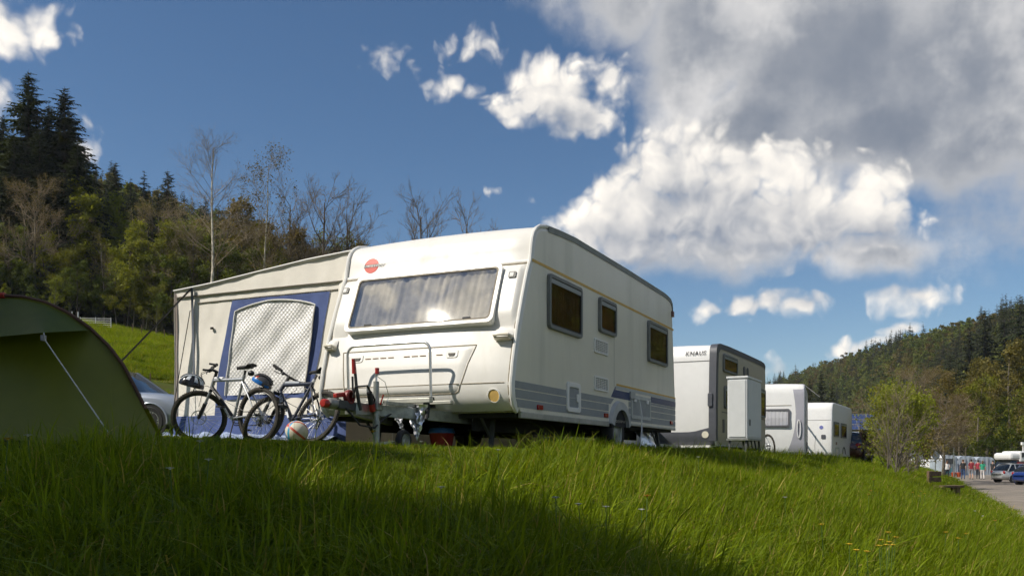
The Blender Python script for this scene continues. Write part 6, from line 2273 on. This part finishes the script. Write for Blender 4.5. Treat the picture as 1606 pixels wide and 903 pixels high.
# --- instanced masses (uncountable wood further back) -------------------------------------------------
def src_collection(name, meshes):
    c = bpy.data.collections.new(name)
    for k, parts in enumerate(meshes):
        bm_v, bm_f, mats, mi, o = [], [], [], [], 0
        for p in (parts if isinstance(parts, (tuple, list)) else (parts,)):
            nv = len(p.vertices)
            co = np.empty(nv * 3, np.float32)
            p.vertices.foreach_get('co', co)
            base = len(mats)
            mats += list(p.materials)
            pm = np.empty(len(p.polygons), np.int32)
            p.polygons.foreach_get('material_index', pm)
            for f in p.polygons:
                bm_f.append(tuple(v + o for v in f.vertices))
            mi += list(pm + base)
            bm_v.append(co.reshape(-1, 3))
            o += nv
        me = bpy.data.meshes.new(name + '_source')
        me.from_pydata(np.concatenate(bm_v).tolist(), [], bm_f)
        for m in mats:
            me.materials.append(m)
        me.polygons.foreach_set('material_index', mi)
        ob = bpy.data.objects.new('%s_%02d' % (name, k), me)
        c.objects.link(ob)
    return c


def scatter(name, pts, rot, scl, idx, coll, kind='stuff', label=None, cat=None):
    """points carrying instances; one object"""
    me = bpy.data.meshes.new(name)
    me.vertices.add(len(pts))
    me.vertices.foreach_set('co', np.ascontiguousarray(pts, np.float32).ravel())
    for nm, ty, dat in (('rot', 'FLOAT_VECTOR', rot), ('scl', 'FLOAT_VECTOR', scl)):
        a = me.attributes.new(nm, ty, 'POINT')
        a.data.foreach_set('vector', np.ascontiguousarray(dat, np.float32).ravel())
    a = me.attributes.new('idx', 'INT', 'POINT')
    a.data.foreach_set('value', np.ascontiguousarray(idx, np.int32))
    me.update()
    ob = bpy.data.objects.new(name, me)
    COL.objects.link(ob)
    tag(ob, label, cat, kind=kind)
    g = bpy.data.node_groups.new(name + '_scatter', 'GeometryNodeTree')
    g.interface.new_socket('Geometry', in_out='INPUT', socket_type='NodeSocketGeometry')
    g.interface.new_socket('Geometry', in_out='OUTPUT', socket_type='NodeSocketGeometry')
    n = g.nodes
    gi, go = n.new('NodeGroupInput'), n.new('NodeGroupOutput')
    ci = n.new('GeometryNodeCollectionInfo')
    ci.inputs[0].default_value = coll
    ci.inputs['Separate Children'].default_value = True
    ci.inputs['Reset Children'].default_value = True
    iop = n.new('GeometryNodeInstanceOnPoints')

    def named(nm, ty):
        q = n.new('GeometryNodeInputNamedAttribute')
        q.data_type = ty
        q.inputs[0].default_value = nm
        return q.outputs[0]
    L = g.links.new
    L(gi.outputs[0], iop.inputs['Points'])
    L(ci.outputs[0], iop.inputs['Instance'])
    iop.inputs['Pick Instance'].default_value = True
    L(named('idx', 'INT'), iop.inputs['Instance Index'])
    e2r = n.new('FunctionNodeEulerToRotation')
    L(named('rot', 'FLOAT_VECTOR'), e2r.inputs[0])
    L(e2r.outputs[0], iop.inputs['Rotation'])
    L(named('scl', 'FLOAT_VECTOR'), iop.inputs['Scale'])
    L(iop.outputs[0], go.inputs[0])
    md = ob.modifiers.new('scatter', 'NODES')
    md.node_group = g
    return ob


C_FAR = src_collection('wood', [SPR_FAR[0], SPR_FAR[1], LEAFY_FAR[0], LEAFY_FAR[1], LEAFY_FAR[2]])
rg = np.random.default_rng(77)
# left hillside behind the single trees
n = 10000
X = rg.uniform(-420, 60, n)
Y = rg.uniform(60, 520, n)
s_ = sst(X, Y)
u_ = X / Y
ok = (s_ < -112) & (s_ > -330) & (u_ < -.02 - .0 * Y)
ok &= ~((Y < 128) & (u_ > -.62))
ok &= rg.random(n) < np.where(Y < 260, .75, .4)
X, Y, s_ = X[ok], Y[ok], s_[ok]
con = vnoise(X * .03, Y * .03, 9) + rg.normal(0, .2, len(X)) > .45
idx = np.where(con, rg.integers(0, 2, len(X)), rg.integers(2, 5, len(X)))
hh = np.where(con, rg.uniform(.75, 1.15, len(X)), rg.uniform(.7, 1.05, len(X)))
Z = ground_z(X, Y) - .3
scatter('hillside_wood', np.stack([X, Y, Z], 1), np.stack([0 * X, 0 * X, rg.random(len(X)) * 6.28], 1), np.stack([hh * 1.15, hh * 1.15, hh], 1), idx, C_FAR,
        label='dense mixed wood covering the left hillside behind the single trees', cat='wood')
# right hill
n = 36000
U = rg.uniform(.12, 1.5, n)
Yr = np.exp(rg.uniform(np.log(130), np.log(1100), n))
X, Y = U * Yr, Yr
hz2 = right_hill(X, Y)
foot = np.interp(U, [0, .28, .38, .46, .574, .9], [560, 480, 380, 270, 190, 140])
top_ = foot * np.interp(U, [.28, .574], [1.55, 1.9])
ok = (Y > foot * .93) & (Y < top_ * 1.12)
ok &= rg.random(n) < np.clip((Y / 420) ** 1.0, .25, 1)
X, Y, U = X[ok], Y[ok], U[ok]
pn = vnoise(X * .016, Y * .016, 21) * .6 + vnoise(X * .05, Y * .05, 22) * .4
con = pn + rg.normal(0, .13, len(X)) > np.where(Y > 380, .58, .46)
idx = np.where(con, rg.integers(0, 2, len(X)), rg.choice([2, 2, 3, 4], len(X)))
hh = np.where(con, rg.uniform(.7, 1.2, len(X)), rg.uniform(.65, 1.0, len(X)))
scatter('far_wood', np.stack([X, Y, ground_z(X, Y) - .3], 1), np.stack([0 * X, 0 * X, rg.random(len(X)) * 6.28], 1), np.stack([hh * 1.1, hh * 1.1, hh], 1), idx, C_FAR,
        label='dense spring wood covering the far hill on the right', cat='wood')

# --- single trees and shrubs on the right --------------------------------------------------------------
for k, (px, top, Y, pr, lb) in enumerate((
        (1438, 588, 64, BARE[2], 'bare beige tree with spreading crown above the shrubs on the right'), (1478, 625, 70, BARE[2], 'smaller bare beige tree beside the round sign'),
        (1590, 555, 120, LEAFY[3], 'big budding tree at the right edge above the motorhome'), (1545, 575, 128, LEAFY[3], 'big budding tree left of the one at the right edge'),
        (1515, 625, 130, LEAFY[2], 'loose yellow green tree behind the walkers'), (1475, 640, 126, LEAFY[3], 'small bronze tree behind the round sign'),
        (1505, 598, 116, LEAFY[3], 'bronze tree behind the round sign and the walkers'), (1480, 618, 122, LEAFY[3], 'bronze tree left of the walkers'), (1532, 605, 112, LEAFY[2], 'yellow green tree between the walkers and the motorhome'),
        (1622, 600, 118, LEAFY[2], 'loose tree cut by the right edge'), (1565, 650, 112, LEAFY[1], 'low green tree behind the motorhome'),
        (1500, 560, 190, SPR_MID[0], 'dark spruce above the walkers'), (1520, 500, 235, SPR_MID[1], 'tall spruce on the right hill near the skyline'), (1545, 482, 240, SPR_MID[2], 'spruce on the right skyline'),
        (1575, 476, 236, SPR_MID[0], 'spruce on the right skyline near the edge'), (1600, 462, 232, SPR_MID[1], 'spruce at the right edge of the skyline'), (1535, 545, 205, SPR_MID[2], 'dark spruce on the lower slope at right'),
        (1490, 545, 215, SPR_MID[1], 'dark spruce low on the right hill'), (1270, 588, 260, SPR_MID[0], 'dark spruce behind the third caravan, left one'), (1288, 578, 255, SPR_MID[2], 'dark spruce behind the third caravan, right one'),
        (1305, 596, 262, SPR_MID[1], 'dark spruce above the last caravan'))):
    plant('spruce_tree' if pr in SPR_MID else ('bare_tree' if pr in BARE else 'leafy_tree'), pr, px, top, Y, lb, 'single trees on the right', 1.25 if pr in BARE else 1.1)

SHRUB = [make_leafy(81, 2.7, M_LEAF_Y, 3800, .045, levels=2, nch=(26, 9), angle=(34, 40), ratio=(.75, .45), bark=M_BARKG, start=.0, blob=1.4, up=.10),
         make_leafy(82, 2.2, M_LEAF_B, 3800, .045, levels=2, nch=(24, 9), angle=(40, 40), ratio=(.75, .45), bark=M_BARKG, start=.0, blob=1.4, up=.08)]
STEMMY = make_bare(83, 3.0, M_TWIGW, M_BARKG, levels=3, nch=(9, 7, 5), start=.05, ratio=(.8, .42, .5), angle=(24, 36, 40), r=.012, up=.10, buds=M_LEAF_Y, nb=1200)
for px, Y, k, sc, lb in ((1394, 40, 0, 1.15, 'yellow green shrub beside the last caravan'), (1408, 36, 0, 1.1, 'yellow green shrub in the middle of the thicket on the bank'), (1346, 44, 1, .62, 'low bronze shrub behind the last caravan'),
                         (1424, 44, 1, 1.2, 'bronze shrub at the right end of the thicket'), (1410, 54, 0, 1.55, 'taller yellow green shrub at the back of the thicket'), (1428, 60, 1, 1.2, 'low bronze shrub left of the hut')):
    x = (px - 803) / KF * Y
    tree('shrub', SHRUB[k], x, Y, sc, random.random() * 6, lb, 'shrubs on the bank', cat='shrub', sink=.05)
for px, Y, sc, lb in ((1404, 30, 1.0, 'bare stemmed shrub at the front of the thicket'), (1392, 33, .95, 'bare stemmed shrub left of the front one'), (1425, 38, .9, 'bare stemmed shrub right of the front one')):
    x = (px - 803) / KF * Y
    tree('shrub', STEMMY, x, Y, sc, random.random() * 6, lb, 'bare shrubs on the bank', cat='shrub', sink=.05)

# --- trees left of and behind the viewer; they throw the shade over the foreground --------------------
SHADE = [make_leafy(91, 15, M_LEAF_G, 20000, .34, nch=(22, 8, 5), start=.10, ratio=(.34, .5, .5)), make_leafy(92, 15, M_LEAF_Y, 20000, .34, nch=(22, 8, 5), start=.10, ratio=(.34, .5, .5))]
shade_list = [(-17.0, 1.6, 1.0), (-19.2, 1.1, 1.08), (-14.6, -.6, 1.03), (-16.3, -.2, .98), (-12.9, -3.2, 1.0), (-17.2, -2.2, 1.08), (-11.8, -5.9, 1.0), (-15.2, -5.0, 1.12), (-20.6, 1.6, 1.05), (-10.6, -8.4, 1.0), (-14.0, -8.0, 1.12), (-19.8, -2.0, 1.15), (-23.6, 1.0, 1.05), (-9.4, -11.0, 1.0)]
random.seed(19)
for k, (x, y, s) in enumerate(shade_list):
    x, y = x - 1.7, y - .9
    tree('leafy_tree', SHADE[k % 2], x, y, s, random.random() * 6.28, 'leafy tree standing left of the view, shading the foreground grass', 'shade trees outside the frame')


# ------------------------------------------------------------------ grass
def grass_mat(name, c_lo, c_hi, dry):
    m = bpy.data.materials.new(name)
    m.use_nodes = True
    t = m.node_tree
    h = NT(t)
    b = t.nodes['Principled BSDF']
    oi = h.n('ShaderNodeObjectInfo')
    g = h.n('ShaderNodeNewGeometry')
    nz = h.noise(g.outputs['Position'], .55, 4, .6)
    f = h.m('ADD', h.m('MULTIPLY', g.outputs['Random Per Island'], .55), h.m('MULTIPLY', nz, .6))
    c = h.mix(h.ramp(f, .2, .9), c_lo, c_hi)
    c = h.mix(h.ramp(h.m('FRACT', h.m('MULTIPLY', h.m('ADD', g.outputs['Random Per Island'], oi.outputs['Random']), 13.7)), .93, .97), c, dry)
    hs = h.n('ShaderNodeHueSaturation')
    h.put(hs.inputs['Color'], c)
    h.put(hs.inputs['Value'], h.ramp(oi.outputs['Random'], 0, 1, .75, 1.25, smooth=False))
    h.put(b.inputs['Base Color'], hs.outputs[0])
    b.inputs['Roughness'].default_value = .55
    b.inputs['Specular IOR Level'].default_value = .15
    tr = h.n('ShaderNodeBsdfTranslucent')
    h.put(tr.inputs[0], h.mix(1.0, hs.outputs[0], (1.35, 1.25, .45), 'MULTIPLY'))
    mx = h.n('ShaderNodeMixShader')
    mx.inputs[0].default_value = .42
    h.put(mx.inputs[1], b.outputs[0])
    h.put(mx.inputs[2], tr.outputs[0])
    h.put(t.nodes['Material Output'].inputs[0], mx.outputs[0])
    return m


M_BLADE = grass_mat('grass_blade', (.095, .150, .005), (.220, .285, .010), (.42, .33, .10))


def patch(seed, n, hmin, hmax, half, wid, bend, m=None):
    """a square clump of separate blades, vectorised; soft uneven outline"""
    rg = np.random.default_rng(seed)
    p = rg.uniform(-half, half, (n, 2))
    r = np.maximum(np.abs(p[:, 0]), np.abs(p[:, 1])) / half
    p *= (1 + .22 * rg.normal(0, 1, n) * (r > .7))[:, None]
    clump = vnoise(p[:, 0] * 9 + seed, p[:, 1] * 9, seed)
    H = (hmin + (hmax - hmin) * rg.random(n) ** 1.4) * (.55 + .8 * clump)
    w = wid * rg.uniform(.55, 1.4, n)
    lean = vnoise(p[:, 0] * 4 + 7, p[:, 1] * 4 + seed, seed + 1) * 9 + rg.normal(0, 1.1, n)
    d = np.stack([np.cos(lean), np.sin(lean), 0 * lean], 1)
    sa_ = lean + pi / 2 + rg.normal(0, .7, n)
    sd = np.stack([np.cos(sa_), np.sin(sa_), 0 * sa_], 1)
    bd = H * bend * rg.uniform(.1, 1.35, n) ** 1.3
    base = np.concatenate([p, np.full((n, 1), -.03)], 1)
    V = np.empty((n, 7, 3))
    up = np.array([0, 0, 1.])
    for k, (t, ww) in enumerate(((0, .8), (.4, 1.0), (.75, .6), (1, 0))):
        c = base + d * (bd * t * t)[:, None] + up * (H * (t - .33 * np.minimum(bd / H, 1.3) * t ** 3))[:, None]
        if k < 3:
            V[:, 2 * k] = c - sd * (w * ww / 2)[:, None]
            V[:, 2 * k + 1] = c + sd * (w * ww / 2)[:, None]
        else:
            V[:, 6] = c
    o = (np.arange(n) * 7)[:, None]
    F = np.concatenate([o + np.array([[0, 1, 3]]), o + np.array([[0, 3, 2]]), o + np.array([[2, 3, 5]]), o + np.array([[2, 5, 4]]), o + np.array([[4, 5, 6]])])
    return np_mesh('grass_patch', V.reshape(-1, 3), F, m or M_BLADE, smooth_=True)


P_TALL = [patch(100 + k, 1500, .10, .36, .40, .0085, .95) for k in range(5)]
P_MID = [patch(120 + k, 1500, .06, .20, .40, .007, .85) for k in range(4)]
P_SHORT = [patch(140 + k, 1500, .03, .09, .40, .0055, .7) for k in range(3)]
P_LONG = [patch(160 + k, 26, .32, .62, .30, .009, .75) for k in range(4)]
M_WEED = grass_mat('weed_leaf', (.055, .105, .012), (.115, .175, .020), (.20, .17, .05))
M_STRAW = grass_mat('dry_straw', (.26, .20, .08), (.42, .34, .15), (.20, .14, .06))
P_WEED = [patch(180 + k, 60, .07, .19, .30, .034, 1.25, M_WEED) for k in range(3)]
P_STRAW = [patch(190 + k, 70, .05, .30, .32, .005, 1.5, M_STRAW) for k in range(2)]
C_GRASS = src_collection('grass', P_TALL + P_MID + P_SHORT + P_LONG + P_WEED + P_STRAW)
rg = np.random.default_rng(404)
PX, PY, PI_, PSC = [], [], [], []
for (y0, y1, step, k_scale) in ((.8, 13, .44, 1.0), (13, 26, .62, 1.35), (26, 62, 1.15, 2.2), (62, 130, 2.4, 4.2)):
    ny_ = int((y1 - y0) / step)
    xs0, xs1 = -.62 * y1 - 2.5, .62 * y1 + 2.5
    gx_, gy_ = np.meshgrid(np.arange(xs0, xs1, step), y0 + step * np.arange(ny_))
    X = gx_.ravel() + rg.uniform(-.5, .5, gx_.size) * step
    Y = gy_.ravel() + rg.uniform(-.5, .5, gx_.size) * step
    s = sst(X, Y)
    ok = (np.abs(X) < .62 * Y + 2.5) & (s > -19) & (s < 3.0)
    X, Y, s = X[ok], Y[ok], s[ok]
    # the pitch is mown; the bank is left long; the crest before awning and drawbar is trodden
    crest = smooth(-1.2, -2.6, s) * smooth(1.2, -.6, X) * smooth(4.2, 6.0, Y)
    pitch = smooth(-3.7, -4.4, s + .5 * (vnoise(X * .8, Y * .8, 31) - .5))
    verge = smooth(1.5, 2.8, s)
    crest = np.maximum(crest, .8 * smooth(-1.9, -3.0, s) * smooth(10.5, 13.0, Y))
    tall = vnoise(X * .45, Y * .45, 33)
    q = np.maximum(crest * .8, verge * .75) + .30 * (tall - .5)
    trod = smooth(-2.5, -3.1, s + .6 * (vnoise(X * 1.1, Y * 1.1, 37) - .5)) * smooth(1.3, .3, X) * smooth(5.6, 6.6, Y)
    pitch = np.maximum(pitch, trod)
    idx = np.where(pitch > .5, rg.integers(9, 12, len(X)), np.where(q > .45, rg.integers(5, 9, len(X)), rg.integers(0, 5, len(X))))
    hf = (.72 + .55 * tall) * (1 - .25 * crest) * (1 - .38 * smooth(-2.0, -3.2, s) * smooth(.5, 1.5, X) * smooth(14, 11, Y))
    PX.append(X); PY.append(Y); PI_.append(idx)
    PSC.append(np.stack([np.full(len(X), k_scale), np.full(len(X), k_scale), hf * (1 + .12 * (k_scale - 1))], 1))
    lg = (pitch < .3) & (crest < .4) & (rg.random(len(X)) < .35)
    PX.append(X[lg]); PY.append(Y[lg]); PI_.append(rg.integers(12, 16, lg.sum()))
    PSC.append(np.stack([np.full(lg.sum(), k_scale), np.full(lg.sum(), k_scale), hf[lg] * .85], 1))
    for lo, hi, pr, sd_ in ((16, 19, .30, 61), (19, 21, .22, 63)):
        wd = (rg.random(len(X)) < pr) & (vnoise(X * .8, Y * .8, sd_) > .48)
        PX.append(X[wd] + rg.normal(0, .15, wd.sum())); PY.append(Y[wd] + rg.normal(0, .15, wd.sum())); PI_.append(rg.integers(lo, hi, wd.sum()))
        PSC.append(np.stack([np.full(wd.sum(), k_scale), np.full(wd.sum(), k_scale), np.where(pitch[wd] > .5, .45, hf[wd] * 1.15)], 1))
X, Y, idx = np.concatenate(PX), np.concatenate(PY), np.concatenate(PI_)
scl = np.concatenate(PSC)
ca, sa = cos(-TH), sin(-TH)
qx, qy = ca * X - sa * (Y - 9.6), sa * X + ca * (Y - 9.6)
ok = ~((qx > .9) & (qx < 6.4) & (qy > .5) & (qy < 5.3))           # bare beneath the caravan and inside the awning
ok &= ~(((X - TX) / .8) ** 2 + ((Y - TY - .6) / .8) ** 2 < 1)        # and inside the tent
X, Y, idx, scl = X[ok], Y[ok], idx[ok], scl[ok]
n = len(X)
e_ = .35
dzx = (ground_z(X + e_, Y) - ground_z(X - e_, Y)) / (2 * e_)
dzy = (ground_z(X, Y + e_) - ground_z(X, Y - e_)) / (2 * e_)
yaw = rg.random(n) * 6.283
rot = np.empty((n, 3))
for i in range(n):
    q_ = Vector((-dzx[i], -dzy[i], 1)).to_track_quat('Z', 'Y').to_matrix() @ Matrix.Rotation(yaw[i], 3, 'Z')
    rot[i] = q_.to_euler()
scatter('grass', np.stack([X, Y, ground_z(X, Y)], 1), rot, scl, idx, C_GRASS, label='long green spring grass covering the bank and pitch', cat='grass')
# rough meadow tufts on the slope at the left
n = 2500
Y = np.sqrt(rg.uniform(16 ** 2, 120 ** 2, n))
X = rg.uniform(-.62, -.30, n) * Y
s = sst(X, Y)
ok = (s < -25) & (s > -104) & (vnoise(X * .12, Y * .12, 41) > .25)
X, Y = X[ok], Y[ok]
n = len(X)
sc = 1.2 + Y / 45
scatter('meadow_grass', np.stack([X, Y, ground_z(X, Y)], 1), np.stack([0 * X, 0 * X, rg.random(n) * 6.28], 1), np.stack([sc, sc, .7 + sc * .35], 1), rg.choice([0, 1, 2, 3, 4, 5, 6, 16, 17, 18, 19, 20, 19, 20], n), C_GRASS, label='rough meadow grass on the slope below the wood', cat='grass')

# flowers one can pick out
M_STEM = mat('flower_stem', (.07, .13, .02), .6)
M_PETY = mat('petal_yellow', (.62, .40, .02), .5)
M_PETO = mat('petal_orange', (.60, .26, .02), .5)
M_PETW = mat('petal_white', (.72, .72, .66), .6)


def flower_meshes(pet, n, r, h):
    st = MB().tube([(0, 0, 0), (.006, .004, h * .6), (.0, .01, h)], .0022, 4).mesh('stem', M_STEM)
    hd = MB()
    for k in range(n):
        a = 2 * pi * k / n
        c, s2 = cos(a), sin(a)
        hd.add([(0, .01, h), (c * r * .6 - s2 * r * .4, s2 * r * .6 + c * r * .4 + .01, h + r * .35), (c * r, s2 * r + .01, h + r * .25), (c * r * .6 + s2 * r * .4, s2 * r * .6 - c * r * .4 + .01, h + r * .35)], [(0, 1, 2, 3)])
    hd.ball((0, .01, h + .002), r * .3, 6, 4)
    return st, hd.mesh('blossom', pet)


FL = [flower_meshes(M_PETY, 6, .020, .34), flower_meshes(M_PETO, 6, .022, .34), flower_meshes(M_PETW, 8, .018, .30)]


def bank_hit(px, py):
    """where the sight line through a pixel meets the bank"""
    lo, hi = 2.0, 90.0
    f = lambda Y: ((HZ - py) / KF * Y + CZ) - gz((px - 803) / KF * Y, Y) - .24
    for _ in range(40):
        m_ = (lo + hi) / 2
        if f(m_) > 0:
            lo = m_
        else:
            hi = m_
    return (px - 803) / KF * lo, lo


fl = [(1394, 866, 0), (1402, 874, 0), (1384, 880, 0), (1388, 889, 0), (1393, 883, 0), (1380, 891, 0), (1399, 888, 0), (1362, 902, 0), (1346, 900, 0), (1481, 862, 0), (1513, 862, 0), (1501, 872, 0), (1366, 791, 1), (1361, 799, 0), (1370, 771, 1), (1291, 856, 0), (1430, 792, 0), (1450, 793, 0), (1443, 789, 0), (1440, 798, 0), (1562, 837, 1), (1140, 727, 0), (1012, 816, 1), (1330, 890, 0),
      (1004, 826, 2), (948, 823, 2), (910, 820, 2), (270, 766, 2), (780, 730, 2), (662, 717, 2), (585, 712, 0), (310, 720, 2), (325, 751, 2), (870, 810, 2), (690, 795, 2), (8, 735, 0), (48, 712, 2), (1094, 735, 2), (1230, 800, 2), (1530, 815, 2), (1540, 823, 2)]
fcnt = {}
for k, (px, py, c) in enumerate(sorted(fl)):
    fcnt[c] = fcnt.get(c, 0) + 1
    x, y = bank_hit(px, py)
    r = empty('wildflower', (x, y, gz(x, y)), rg.random() * 6, nth(fcnt[c]) + ' from the left of the ' + ('small yellow wildflowers in the grass bank', 'small orange wildflowers in the grass bank', 'small white wildflowers in the grass bank')[c], 'flower', ('yellow wildflowers', 'orange wildflowers', 'white wildflowers')[c])
    r.scale = (1.0 + y * .02,) * 3
    link('stem', FL[c][0], r)
    link('blossom', FL[c][1], r)
# daisies by the road, too many to count
n = 700
t_ = rg.uniform(6, 60, n)
s_ = 2.7 - np.abs(rg.normal(0, .55, n))
X, Y = RY * s_ + RX * t_, -RX * s_ + RY * t_
keep = vnoise(X * .6, Y * .6, 51) > .55
X, Y = X[keep], Y[keep]
n = len(X)
C_DAISY = src_collection('daisy', [FL[2]])
scatter('daisies', np.stack([X, Y, ground_z(X, Y)], 1), np.stack([0 * X, 0 * X, rg.random(n) * 6.28], 1), np.full((n, 3), .75), np.zeros(n), C_DAISY, label='tiny white daisies scattered along the road verge', cat='flowers')


# ------------------------------------------------------------------ thin valley haze
hzb = MB().box(-3010, 3010, -1510, 4510, -3.0, 122)
hm_ = bpy.data.materials.new('haze_air')
hm_.use_nodes = True
hm_.node_tree.nodes.clear()
pv_ = hm_.node_tree.nodes.new('ShaderNodeVolumePrincipled')
pv_.inputs['Color'].default_value = (.80, .88, 1.0, 1)
pv_.inputs['Density'].default_value = .00012
pv_.inputs['Anisotropy'].default_value = .2
mo_ = hm_.node_tree.nodes.new('ShaderNodeOutputMaterial')
hm_.node_tree.links.new(pv_.outputs[0], mo_.inputs['Volume'])
hzb.build('haze', hm_, None, kind='stuff')
